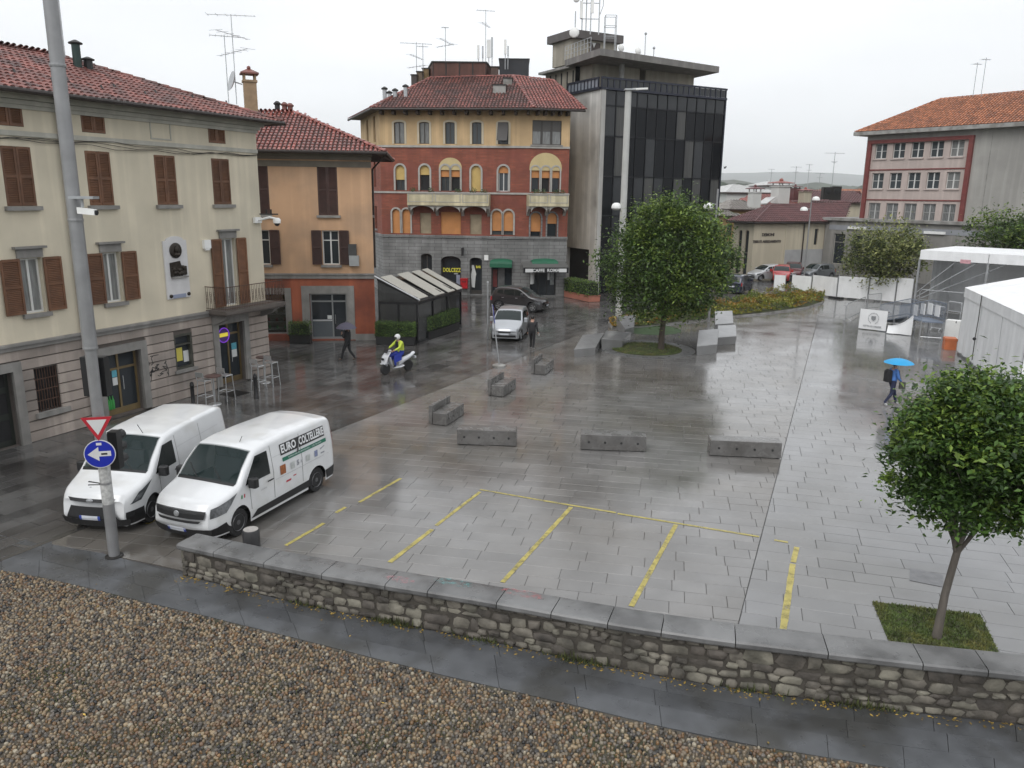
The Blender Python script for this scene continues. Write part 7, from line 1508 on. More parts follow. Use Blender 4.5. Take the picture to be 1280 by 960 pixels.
for dx,dz in ((-.55,-.75),(.35,.1)): MB().tube([p+Vector((0,0,dz)),p+Vector((dx,0,dz+.1))],.03,6).build('arm', M_steel, t); MB().lathe([(.30,-.12),(.31,0),(.22,.14),(.05,.2)],p+Vector((dx,0,dz)),12).build('lamp_head', M_white, t, smooth=True)
# tilted sign and post by the street edge
b4 = G(624,458); t = thing('tilted_road_sign', b4, 'leaning road sign seen edge on with a round concrete foot', 'road sign'); top = AT(615,380,b4.y+.2); MB().lathe([(.32,0),(.32,.07),(.2,.11)],b4,14).build('foot', M_concrete, t); MB().tube([b4+Vector((0,0,.05)),top],.03,8).build('pole', M_steel, t); ax = (top-b4).normalized(); e = Vector((.12,-.95,0)).normalized(); c_ = top-ax*.45; mb = MB(); mb.prism([c_+ax*.42+e*.3,c_+ax*.42-e*.3,c_-ax*.42-e*.3,c_-ax*.42+e*.3],Vector((.02,.0,0))); mb.build('plate', M_sblu, t); mb = MB(); mb.prism([c_+ax*.36+e*.24-Vector((.006,0,0)),c_+ax*.36-e*.24-Vector((.006,0,0)),c_+ax*.05-e*.24-Vector((.006,0,0)),c_+ax*.05+e*.24-Vector((.006,0,0))],Vector((.004,0,0))); mb.build('face', M_swht, t)
b5 = G(609,424); b5 = Vector((AT(609.5,390,b5.y).x,b5.y,0)); mb = MB(); mb.tube([b5,b5+Vector((0,0,HT(b5,353)))],.045,8); mb.lathe([(.07,0),(.05,.06)],b5+Vector((0,0,HT(b5,353))),8); tag(mb.build('steel_post', M_steel), 'plain upright steel post beside the silver car', 'post')
# bollards
def bollard(px, py, h, r_, label):
    b = G(px,py); t = thing('bollard', b, label, 'bollard'); MB().lathe([(r_*1.25,0),(r_*1.25,.05),(r_,.08),(r_,h*.82),(r_*1.15,h*.84),(r_*1.15,h*.88),(r_,h*.9)],b,12).build('post', M_black, t, smooth=True); MB().lathe([(r_,h*.9),(r_*.9,h*.97),(r_*.3,h)],b,12).build('cap', M_black, t, smooth=True)
bollard(242,508,.95,.07,'black bollard between the stools and the white vans'); bollard(320.5,498,1.0,.075,'black bollard beside the bar stools at the house corner')
b = G(315,684); t = thing('short_bollard', b, 'short thick dark bollard with pale flat top behind the wall by the van', 'bollard'); MB().lathe([(.19,0),(.19,.42),(.175,.44)],b,16).build('drum', mat('dark_rubber',(.03,.03,.032),.5,var=.2), t, smooth=True); MB().lathe([(.165,.441),(.165,.447)],b,16).build('top', mat('pale_top',(.36,.34,.32),.4,var=.15,vs=9), t)
# manhole covers
M_mh = mat('cast_iron_cover', (.030,.029,.028), .35, .3, var=.3, vs=10)
for k,(px_,py_,w) in enumerate(((293,492,.45),(152,540,.5),(547,458,.42),(305,556,.3),(630,374,.5),(1158,722,.32))):
    c_ = V2(G(px_,py_)); t = thing('manhole_cover', (*c_,0), ('dark square cover in the street below the bar stools','dark square cover in front of the shop door','dark square cover between scooter and stone benches','small dark cover beside the white van','dark square cover in front of the letter box shop','grey square cover in the paving near the grass square')[k], 'manhole cover'); mb = MB(); n = Kn; d = Kd; q = [c_+d*w+n*w,c_-d*w+n*w,c_-d*w-n*w,c_+d*w-n*w]; mb.prism([(p.x,p.y,.0) for p in q],(0,0,.0075)); mb.build('plate', M_mh if k != 5 else mat('cover_stone',(.13,.13,.135),.25,var=.2,vs=5), t); mb = MB()
    for j in range(5 if k != 5 else 0): o_ = n*(w*(-.7+.35*j)); mb.prism([(*(c_+d*w*.8+o_+n*.02),.0075),(*(c_-d*w*.8+o_+n*.02),.0075),(*(c_-d*w*.8+o_-n*.02),.0075),(*(c_+d*w*.8+o_-n*.02),.0075)],(0,0,.004))
    if mb.v: mb.build('ribs', M_mh, t)
# bar stools and high tables
M_stool = mat('satin_aluminium', (.55,.56,.57), .32, .75, var=.08)
def stool(px, py, rz, label):
    t = local_thing('bar_stool', label, 'stool', 'bar stools outside the corner bar'); H_ = 0.98
    for x in (-1,1):
        for y in (-1,1): MB().tube([(x*.22,y*.22,0),(x*.17,y*.17,H_)],.016,6).build('leg', M_stool, t)
    mb = MB(); mb.bbox(-.2,.2,-.19,.19,H_,H_+.035,.01); mb.build('seat', M_stool, t); mb = MB(); mb.tube([(-.20,.19,.38),(.20,.19,.38)],.012,5); mb.tube([(-.20,-.19,.38),(.20,-.19,.38)],.012,5); mb.tube([(-.20,-.19,.38),(-.20,.19,.38)],.012,5); mb.tube([(.20,-.19,.38),(.20,.19,.38)],.012,5); mb.build('footrest', M_stool, t)
    mb = MB(); mb.tube([(-.17,.18,H_),(-.18,.24,H_+.32)],.014,5); mb.tube([(.17,.18,H_),(.18,.24,H_+.32)],.014,5); mb.build('back_post', M_stool, t); mb = MB(); mb.box(-.19,.19,.225,.245,H_+.16,H_+.34); mb.build('backrest', M_stool, t); p = G(px,py); place(t,(p.x,p.y,0),rz)
aF = atan2(FA.u.y,FA.u.x)
stool(258,507,aF+1.57,'aluminium bar stool beside the first high table and bollard'); stool(284,500,aF+1.57,'aluminium bar stool right in front of the bar door'); stool(324,487,aF+1.57,'aluminium bar stool just past the bar door beside the bollard'); stool(341,482,aF+1.57,'aluminium bar stool farthest round the house corner')
for k,(px_,py_) in enumerate(((269,505),(331,478))): p = G(px_,py_); t = thing('high_table', p, ('small brown high table between two bar stools left of the bar door','small brown high table by the house corner stools')[k], 'table'); MB().lathe([(.30,1.08),(.31,1.11),(.29,1.12)],p,20).build('table_top', mat('brown_top',(.09,.05,.045),.3,var=.2), t); MB().tube([p,p+Vector((0,0,1.08))],.03,8).build('stem', M_stool, t); MB().lathe([(.24,0),(.23,.02),(.04,.04)],p,16).build('foot', M_stool, t)
# planters
F = Fac(V2(G(705,371)),V2(G(736,378))); hedge('planter','terracotta trough with bushy shrub in front of the dark passage of the office block',F,F.L,1.0,.4,1.5,2400,leaf=.14,box_m=mat('terracotta',(.33,.125,.085),.7,var=.15),mats=LG,boxh=.5)
F = Fac(V2(G(362,430)),V2(G(388,430))); hedge('plant_box','dark box planter with clipped shrub between the ochre house windows',F,F.L,.55,.45,1.15,1500,leaf=.07,box_m=M_black,boxh=.5)
# a bird
p = AT(906,210,60); t = MB(); t.tube([p-Vector((.1,0,0)),p,p+Vector((.12,0,.02))],[.01,.05,.01],6); t.poly([p+Vector((-.02,-.03,.02)),p+Vector((.06,-.03,.02)),p+Vector((.05,-.35,.12)),p+Vector((-.03,-.3,.12))]); t.poly([p+Vector((-.02,.03,.02)),p+Vector((-.03,.3,.12)),p+Vector((.05,.35,.12)),p+Vector((.06,.03,.02))]); tag(t.build('bird', M_black), 'small dark bird flying in the pale sky beside the office block', 'bird')
# ------------------------------------------------------------------ vehicles: lofted bodies, real wheel arches, patches for glass and trim
def lerpt(tab, x):
    if x <= tab[0][0]: return tab[0][1]
    for (x0,y0),(x1,y1) in zip(tab,tab[1:]):
        if x <= x1: return y0+(y1-y0)*(x-x0)/(x1-x0) if x1 > x0 else y1
    return tab[-1][1]
class Car:
    def __init__(s, L, W, top, belt, tumble, wheels, R_, arch=.07, sill=.20, plan=None, fc=.16, rc=.10, rake=None, rrake=None, corner=.11, crown=.035, roofz=None, rear_flat=True):
        s.L, s.W, s.top, s.belt, s.tumble, s.wheels, s.R, s.arch, s.sill = L, W, top, belt, tumble, wheels, R_, arch, sill
        s.plan = plan or [(0,.80),(.15,.90),(.45,.97),(.9,1),(L-.5,1),(L-.12,.97),(L,.90)]; s.fc, s.rc = fc, rc; s.rake = rake or [(0,.06),(.5,0),(1.2,.10)]; s.rrake = rrake or [(0,.05),(.6,0),(2,.10)]; s.corner, s.crown = corner, crown; s.roofz = roofz or max(z for _,z in top)
    def zt(s, x): return lerpt(s.top,x)
    def hw(s, x): return s.W/2*lerpt(s.plan,x)
    def side(s, x, z):
        "half width of the body side at x, z (before the end curves)"
        y = s.hw(x); 
        if z > s.belt: y *= 1-s.tumble*((z-s.belt)/max(.01,s.roofz-s.belt))**1.2
        if z < .55: y *= 1-.05*((.55-z)/.55)**2
        return y
    def bot(s, x):
        z = s.sill
        for w in s.wheels:
            r_ = s.R+s.arch
            if abs(x-w) < r_: z = max(z, s.R+sqrt(r_*r_-(x-w)**2)*.98)
        return z
    def warp(s, x, y, z):
        ff = max(0.0,1-x/1.3); rr = max(0.0,(x-(s.L-.7))/.7); q = (abs(y)/(s.W/2))
        return Vector((x+ff*(s.fc*q**2.6+lerpt(s.rake,z))-rr*(s.rc*q**3+lerpt(s.rrake,z)), y, z))
    def ring(s, x):
        zb, zt = s.bot(x), s.zt(x); c_ = min(s.corner,(zt-zb)*.45); pts = []; n = 9
        for j in range(n): z = zb+(zt-c_-zb)*j/(n-1); pts.append((s.side(x,z),z))
        y0 = s.side(x,zt-c_); 
        for j in range(1,5): t = j/4*pi/2; pts.append((y0-c_*(1-cos(t)),zt-c_+c_*sin(t)))
        y1 = pts[-1][0]
        for f in (.66,.33,0): pts.append((y1*f, zt+s.crown*(1-f*f)*(1 if zt > .9 else .6)))
        return pts
    def body(s, hole=None):
        xs = {0,.03,.1,.2,s.L-.2,s.L-.08,s.L-.02,s.L}|set(hole or ())
        for w in s.wheels:
            r_ = s.R+s.arch
            for k in range(15): xs.add(w-r_*cos(pi*k/14))
            xs.add(w-r_-.005); xs.add(w+r_+.005)
        xs |= {x for x,_ in s.top}; k = 0.0
        while k < s.L: xs.add(k); k += .16
        xs = sorted(x for x in xs if 0 <= x <= s.L); mb = MB(); rows = []
        for x in xs:
            h = s.ring(x); full = [(y,z) for y,z in h]+[(-y,z) for y,z in reversed(h[:-1])]; rows.append([s.warp(x,y,z) for y,z in full])
        n = len(rows[0]); vs = [p for r_ in rows for p in r_]; fs = []
        for i in range(len(rows)-1):
            for k in range(n-1):
                if hole and 12 <= k < 18 and hole[0]-.001 <= xs[i] and xs[i+1] <= hole[1]+.001: continue
                fs.append((i*n+k,i*n+k+1,(i+1)*n+k+1,(i+1)*n+k))
        for i in (0,len(rows)-1):       # end caps as strips between the two sides
            b = i*n
            for k in range(n//2): 
                q = (b+k,b+k+1,b+n-2-k,b+n-1-k)
                if len(set(q)) < 4: q = tuple(dict.fromkeys(q))
                fs.append(q if i else tuple(reversed(q)))
        mb.add(vs,fs); return mb
    def sp(s, corners, side, off=.008, n=6):
        "patch on the body side; corners (x, z) in order round a quad; side +1 / -1"
        mb = MB(); (a,b,c_,d) = corners; vs = []
        for i in range(n+1):
            for j in range(n+1):
                u, v = i/n, j/n; x = (a[0]*(1-u)+b[0]*u)*(1-v)+(d[0]*(1-u)+c_[0]*u)*v; z = (a[1]*(1-u)+b[1]*u)*(1-v)+(d[1]*(1-u)+c_[1]*u)*v
                vs.append(s.warp(x,side*(s.side(x,z)+off),z))
        fs = [(i*(n+1)+j,i*(n+1)+j+1,(i+1)*(n+1)+j+1,(i+1)*(n+1)+j) for i in range(n) for j in range(n)]; mb.add(vs,fs); return mb
    def tp(s, x0, x1, w0, w1, off=.008, n=8, inset=0, y0=None):
        "patch on the top surface from x0 to x1, half widths w0, w1 as fractions"
        mb = MB(); vs = []
        for i in range(n+1):
            u = i/n; x = x0+(x1-x0)*u; zt = s.zt(x); c_ = s.corner; ymax = s.side(x,zt-c_)-c_
            for j in range(n+1):
                f = (j/n*2-1)*(w0+(w1-w0)*u); vs.append(s.warp(x,f*ymax,zt+s.crown*(1-f*f)+off))
        fs = [(i*(n+1)+j,i*(n+1)+j+1,(i+1)*(n+1)+j+1,(i+1)*(n+1)+j) for i in range(n) for j in range(n)]; mb.add(vs,fs); return mb
    def ep(s, corners, front=True, off=.012, n=6):
        "patch on the front or rear face; corners (y, z)"
        mb = MB(); (a,b,c_,d) = corners; vs = []
        for i in range(n+1):
            for j in range(n+1):
                u, v = i/n, j/n; y = (a[0]*(1-u)+b[0]*u)*(1-v)+(d[0]*(1-u)+c_[0]*u)*v; z = (a[1]*(1-u)+b[1]*u)*(1-v)+(d[1]*(1-u)+c_[1]*u)*v; x = 0 if front else s.L
                p = s.warp(x,y,z); vs.append(p+Vector((-off if front else off,0,0)))
        fs = [(i*(n+1)+j,i*(n+1)+j+1,(i+1)*(n+1)+j+1,(i+1)*(n+1)+j) for i in range(n) for j in range(n)]; mb.add(vs,fs); return mb
M_tyre = mat('tyre_rubber',(.014,.014,.015),.6,var=.2,vs=12); M_hub = mat('steel_hub',(.13,.13,.135),.4,.6,var=.1); M_rim = mat('alloy_rim',(.40,.41,.42),.3,.8,var=.05)
M_cglass = glass('car_glass',(.012,.016,.016),.03); M_wsg = glass('windscreen_glass',(.016,.024,.024),.03); M_lamp = mat('headlamp',(.20,.21,.22),.08,.5,var=.45,vs=14); M_tail = mat('tail_lamp',(.30,.015,.02),.2,var=.05); M_plate = mat('number_plate',(.52,.54,.58),.4,var=.06,vs=9); M_pblu = mat('plate_blue',(.03,.06,.30),.4,var=0)
def wheel(t, x, y, r_, w, steel=True):
    sg = 1 if y > 0 else -1; o = MB(); o.lathe([(r_*.62,-w/2),(r_*.93,-w/2),(r_,-w*.36),(r_,w*.36),(r_*.93,w/2),(r_*.62,w/2)],(x,y,r_),24,(0,1,0)); o = o.build('wheel', M_tyre, t, smooth=True, ang=50); f = y+sg*w*.42; m2 = MB(); m2.lathe([(r_*.64,0),(r_*.60,.03),(r_*.50,-.01),(r_*.2,-.005),(.02,.01)],(x,f,r_),24,(0,sg,0)); m2.build('rim', M_hub if steel else M_rim, o, smooth=True)
    m2 = MB(); n = 8 if steel else 5
    for k in range(n):
        a = 2*pi*k/n; 
        if steel: m2.lathe([(r_*.085,0),(r_*.085,.006)],(x+cos(a)*r_*.42,f+sg*.004,r_+sin(a)*r_*.42),8,(0,sg,0))
        else:
            e = Vector((cos(a),0,sin(a))); g = Vector((-sin(a),0,cos(a))); c_ = Vector((x,f+sg*.012,r_)); m2.prism([c_+e*r_*.1+g*.03,c_+e*r_*.58+g*.045,c_+e*r_*.58-g*.045,c_+e*r_*.1-g*.03],(0,sg*.012,0))
    m2.build('vents' if steel else 'spokes', M_dark if steel else M_rim, o); m2 = MB(); m2.lathe([(r_*.2,0),(r_*.18,.02),(r_*.05,.025)],(x,f,r_),12,(0,sg,0)); m2.build('hub_cap', M_hub if steel else M_rim, o)
def finish(C_, t, paint, steel=True, ww=.21, mirror_m=None, mz=1.18, mx=1.35, hole=None):
    mb = C_.body(hole); mb.build('body', paint, t, smooth=True, ang=38)
    m2 = MB(); m2.box(.35,C_.L-.3,-C_.W/2+.2,C_.W/2-.2,.19,.56); m2.build('underbody', M_dark, t)
    for w in C_.wheels:
        for sg in (-1,1): wheel(t,w,sg*(C_.W/2-ww/2-.03),C_.R,ww,steel); m2 = MB(); m2.lathe([(C_.R+C_.arch-.01,0),(C_.R+C_.arch-.01,.35)],(w,sg*(C_.W/2-.38),C_.R),20,(0,sg,0)); m2.add([],[])
    for sg in (-1,1):
        y = sg*(C_.side(mx,mz)+.02); m2 = MB(); m2.bbox(mx-.10,mx+.07,y if sg > 0 else y-.22,y+.22 if sg > 0 else y,mz-.04,mz+.20,.03); m2.build('mirror', mirror_m or M_black, t)
def van(name, label, pal, kind):
    "kind 0: rounder snub nose van; kind 1: van with low wide mouth"
    t = local_thing(name, label, 'van'); paint = mat('van_white',(.68,.69,.70),.22,var=.04,vs=2,coat=.6,col2=(.60,.60,.585),c2s=1.3,c2t=(.52,.75))
    if kind == 0: top = [(0,.86),(.04,.98),(.14,1.04),(.5,1.12),(.86,1.20),(1.0,1.27),(1.62,1.80),(1.78,1.88),(2.2,1.94),(3.0,1.965),(4.4,1.95),(4.86,1.90),(5.0,1.82)]; L_, wh = 5.0, (.95,4.05)
    else: top = [(0,.84),(.04,.97),(.2,1.04),(.6,1.13),(.88,1.21),(1.05,1.30),(1.75,1.84),(1.95,1.92),(2.4,1.97),(3.2,1.985),(4.6,1.96),(4.9,1.90),(4.99,1.80)]; L_, wh = 4.99, (.98,3.92)
    C_ = Car(L_,1.92,top,1.12,.13,wh,.335,rake=[(.2,.09),(.45,.0),(.8,.04),(1.1,.14),(2,.3)],rrake=[(0,.06),(.5,0),(1.2,.02),(2,.08)],fc=.24,rc=.05,corner=.13); x0, x1 = (.96,1.68) if kind == 0 else (1.02,1.84); finish(C_,t,paint,True,.215,M_black,1.13,1.38,(x0,x1))
    C_.tp(x0-.03,x1+.02,1.03,1.04,.014,12).build('windscreen', glass('van_windscreen',(.020,.040,.040),.03,.45), t, smooth=True)
    m2 = MB(); m2.box(x0-.1,2.3,-.78,.78,.50,.56); m2.box(2.25,2.3,-.80,.80,.5,1.80); m2.box(x0-.05,2.25,-.80,-.78,.5,1.10); m2.box(x0-.05,2.25,.78,.80,.5,1.10); m2.build('cabin_lining', mat('cabin_grey',(.045,.047,.05),.8,var=.1), t)
    m2 = MB(); m2.prism([(x0-.02,-.76,.75),(x0-.02,-.76,1.14),(x0+.28,-.76,1.19),(x0+.52,-.76,1.02),(x0+.48,-.76,.75)],(0,1.52,0)); m2.build('dashboard', mat('dashboard_grey',(.03,.031,.033),.6,var=.1), t); m2 = MB(); m2.lathe([(.19,0),(.20,.02),(.19,.04),(.175,.02)],(x0+.60,-.42,1.10),20,(-.5,0,.86)); m2.build('steering_wheel', M_black, t)
    for y in (-.45,.10,.50): m2 = MB(); m2.bbox(1.72,2.2,y-.22,y+.22,.56,.82,.04); m2.box8([(2.02,y-.22,.8),(2.22,y-.22,.8),(2.22,y+.22,.8),(2.02,y+.22,.8),(2.12,y-.20,1.42),(2.24,y-.20,1.42),(2.24,y+.20,1.42),(2.12,y+.20,1.42)]); m2.bbox(2.12,2.22,y-.13,y+.13,1.45,1.64,.03); m2.build('seat', mat('seat_cloth',(.055,.06,.068),.85,var=.15), t)
    m2 = MB(); m2.box(x0+.12,x0+.26,-.05,.22,1.172,1.180); m2.build('paper', M_paper, t)
    C_.tp(x0-.10,x0,1.0,1.03,.007,6).build('wiper_panel', M_black, t)
    for sg in (-1,1):
        C_.sp([(1.20,1.15),(2.14,1.16),(2.14,1.74),(1.70,1.73)],sg,.008).build('side_window', M_cglass, t); C_.sp([(1.12,1.12),(1.20,1.15),(1.70,1.73),(1.66,1.73)],sg,.006,4).build('pillar_trim', paint, t)
        C_.sp([(1.36,.27),(3.68 if kind == 0 else 3.5,.27),(3.68 if kind == 0 else 3.5,.47),(1.60,.44)],sg,.010).build('side_moulding', M_black if kind == 0 else M_cglass, t) if kind == 0 else None
        C_.sp([(L_-.50,.25),(L_-.02,.25),(L_-.02,.52),(L_-.58,.50)],sg,.012).build('rear_corner', M_black, t)
        C_.sp([(2.0,.98),(2.22,.985),(2.22,1.02),(2.0,1.015)],sg,.03,2).build('door_handle', M_black, t)
        for (p,q) in (((1.40,.50),(1.36,1.14)),((2.26,.48),(2.26,1.82)),((3.42,.52),(3.42,1.80))): C_.sp([p,(p[0]+.012,p[1]),(q[0]+.012,q[1]),q],sg,.003,8).build('door_gap', M_dark, t)
        C_.sp([(2.32,.92),(L_-.35,.94),(L_-.35,.955),(2.32,.935)],sg,.004,6).build('crease_shade', mat('crease_shade_grey',(.42,.43,.44),.4,var=0), t)  # flat grey strips: the shade line of the body creases painted as colour
        C_.sp([(2.32,1.50),(L_-.25,1.50),(L_-.25,1.51),(2.32,1.51)],sg,.003,6).build('crease_shade', MATS['crease_shade_grey'], t)
        C_.sp([(L_-.06,.95),(L_-.0,.95),(L_-.0,1.5),(L_-.06,1.5)],sg,.012,3).build('tail_lamp', M_tail, t)
        if kind == 0: C_.sp([(.02,.68),(.40,.72),(.76,1.07),(.02,.90)],sg,.014).build('headlamp', M_lamp, t); C_.sp([(.50,.79),(.60,.90),(.80,1.10),(.66,1.02)],sg,.013,4).build('lamp_cover', mat('dark_lamp',(.12,.12,.13),.1,var=.1), t)
        else: C_.sp([(.10,.72),(.42,.74),(.92,1.10),(.34,.94)],sg,.012).build('headlamp', mat('smoked_lamp',(.06,.065,.07),.08,var=.2,vs=15), t); C_.sp([(.16,.76),(.36,.78),(.50,.90),(.30,.88)],sg,.016,3).build('lamp_bulb', M_lamp, t)
    if kind == 0:
        C_.ep([(-.68,.68),(.68,.68),(.72,.86),(-.72,.86)],True,.012,8).build('grille', M_black, t); C_.ep([(-.56,.58),(.56,.58),(.62,.64),(-.62,.64)],True,.012,8).build('lower_grille', M_black, t); C_.ep([(-.80,.24),(.80,.24),(.84,.44),(-.84,.44)],True,.014,10).build('bumper', M_black, t)
        for sg in (-1,1): C_.sp([(.02,.24),(.54,.24),(.40,.50),(.02,.42)],sg,.012).build('bumper_corner', M_black, t)
        MB().lathe([(.075,0),(.07,.02),(.02,.03)],C_.warp(0,0,.77)+Vector((-.012,0,0)),16,(-1,0,0)).build('badge', M_steel, t)
    else:
        C_.ep([(-.52,.82),(.52,.82),(.60,.90),(-.60,.90)],True,.012,8).build('grille', M_black, t); C_.ep([(-.66,.40),(.66,.40),(.50,.72),(-.50,.72)],True,.013,8).build('lower_grille', M_black, t); C_.ep([(-.84,.22),(.84,.22),(.88,.40),(-.88,.40)],True,.014,10).build('bumper', M_black, t)
        for sg in (-1,1): C_.sp([(.02,.24),(.56,.24),(.52,.56),(.02,.56)],sg,.012).build('bumper_corner', M_black, t)
        m2 = MB(); m2.lathe([(.09,0),(.08,.02),(.02,.03)],(0,0,0),16,(-1,0,0)); m2.v = [(x,y*1.0,z*.5) for x,y,z in m2.v]; m2.v = [tuple(Vector(v)+C_.warp(0,0,.86)+Vector((-.012,0,0))) for v in m2.v]; m2.build('badge', M_steel, t)
    yp = .40 if kind else .36; C_.ep([(-.26,yp),(.26,yp),(.26,yp+.11),(-.26,yp+.11)],True,.03,4).build('number_plate', M_plate, t)
    for sg in (-1,1): C_.ep([(sg*.26,yp),(sg*.20,yp),(sg*.20,yp+.11),(sg*.26,yp+.11)],True,.032,2).build('plate_band', M_pblu, t)
    m2 = MB(); p = Vector((x0+.1,0,1.2)); 
    for sg in (-.45,.25): m2.tube([C_.warp(x0-.02,sg,C_.zt(x0)+.03),C_.warp(x0+.28,sg+.42,C_.zt(x0+.28)+.03)],.012,5)
    m2.build('wiper', M_black, t); MB().tube([(1.95,-.25,1.93),(1.75 if kind else 2.05,-.25,2.05 if not kind else 2.22)],.008,5).build('roof_aerial', M_black, t)
    return t, C_
def place_van(t, C_, fw, rw, sg):
    "fw, rw: ground contacts of the front and rear wheel on the side sg"
    a, b = V2(G(*fw)), V2(G(*rw)); d = (b-a).normalized(); n = Vector((-d.y,d.x)); mid = (a+b)/2-n*(sg*(C_.W/2-.14)); o = mid-d*((C_.wheels[0]+C_.wheels[1])/2); place(t,(o.x,o.y,0),atan2(d.y,d.x))
tv, CV = van('delivery_van','white delivery van with black and white company lettering on its side',None,0)
sg = -1
# choose the side that faces the camera: local -y is to the right when the nose points at us
M_vblk = mat('print_black',(.02,.02,.022),.4,var=0); M_vgrn = mat('print_green',(.015,.14,.09),.4,var=0); M_vwht = mat('print_white',(.70,.71,.72),.4,var=0); M_vgry = mat('print_grey',(.26,.27,.30),.4,var=.2,vs=12); M_vred = mat('print_red',(.45,.05,.07),.4,var=0); M_vorg = mat('print_orange',(.30,.10,.03),.4,var=.4,vs=20)
VS = -1
def vp(x0,x1,z0,z1,mt,name='print',off=.008,skew=0.0): return CV.sp([(x0,z0),(x1,z0),(x1+skew,z1),(x0+skew,z1)],VS,off,6).build(name,mt,tv)
def vtext(txt,size,x,z,mt,off=.016,xs=1.0,bold=0.0,name='lettering'):
    m2 = text_mb(txt,size,xs=xs,bold=bold); m2.v = [tuple(CV.warp(x-px_*VS, VS*(CV.side(x,z+pz)+off), z+pz)) for px_,pz,_ in m2.v]; return m2.build(name,mt,tv)
vp(2.62,4.52,1.46,1.74,M_vblk,'logo_panel',.008); vtext('EURO',.28,2.96,1.60,M_vwht,.014,.84,.010); vtext('COLTELLERIE',.28,3.94,1.60,M_vwht,.014,.66,.010); CV.sp([(3.28,1.36),(3.33,1.46),(3.46,1.86),(3.37,1.60)],VS,.017,4).build('knife_mark',M_vwht,tv); CV.sp([(3.24,1.37),(3.31,1.37),(3.36,1.46),(3.28,1.46)],VS,.016,3).build('knife_mark',M_vblk,tv)
vp(2.66,4.56,1.29,1.39,M_vgrn,'green_band',.008); vtext('FORNITURE PROFESSIONALI  -  COLTELLERIA',.052,3.6,1.34,M_vwht,.013,1.35)
vp(2.52,2.74,.98,1.22,M_vorg,'emblem'); vp(2.94,3.10,1.00,1.18,mat('print_pale',(.46,.48,.47),.4,var=.15,vs=15),'emblem'); vtext('5',.19,3.24,1.09,M_vgry,.013,1,.008); vtext('it',.14,3.38,1.09,M_vgry,.013); vp(3.58,3.76,1.00,1.17,MATS['print_pale'],'emblem'); vp(3.96,4.10,1.01,1.18,mat('print_bluegrey',(.20,.23,.36),.4,var=.3,vs=15),'emblem'); CV.sp([(4.22,1.14),(4.44,1.20),(4.44,1.22),(4.22,1.18)],VS,.01,3).build('emblem',M_vgry,tv); vp(4.24,4.42,1.02,1.06,M_vgry,'emblem')
vp(2.72,2.92,.72,.77,M_vred,'red_mark',skew=.02); vp(3.02,3.14,.79,.82,M_vred,'red_mark',skew=.01); vtext('coltellerie',.055,1.86,.86,M_vgry,.01)
for k,c_ in enumerate((mat('flag_green',(.02,.22,.07),.4,var=0),M_vwht,M_vred)): vp(.98+k*.06,1.035+k*.06,.88,.97,c_,'flag')
tv2, CV2 = van('delivery_van','white van with black bonnet emblem and large black lower grille, parked behind the lamp post',None,1)
m2 = MB()
for pts in (((.28,-.30),(.34,-.02),(.30,.26)),((.46,-.24),(.40,.02),(.44,.34)),((.34,-.02),(.40,.02))): m2.tube([CV2.warp(x,y,CV2.zt(x)+.028) for x,y in pts],.022,5)
m2.build('bonnet_emblem', M_vblk, tv2); m2 = MB(); 
for k in range(5): m2.add([CV2.warp(x,y,CV2.zt(x)+.033) for x,y in ((.20,-.16+k*.07),(.20,-.11+k*.07),(.24,-.11+k*.07),(.24,-.16+k*.07))],[(0,1,2,3)])
m2.build('bonnet_lettering', M_vgry, tv2)
for t,c_,f,r_ in ((tv,CV,(294,669),(393,613)),(tv2,CV2,(179,657),(268,596))): place_van(t,c_,f,r_,-1)

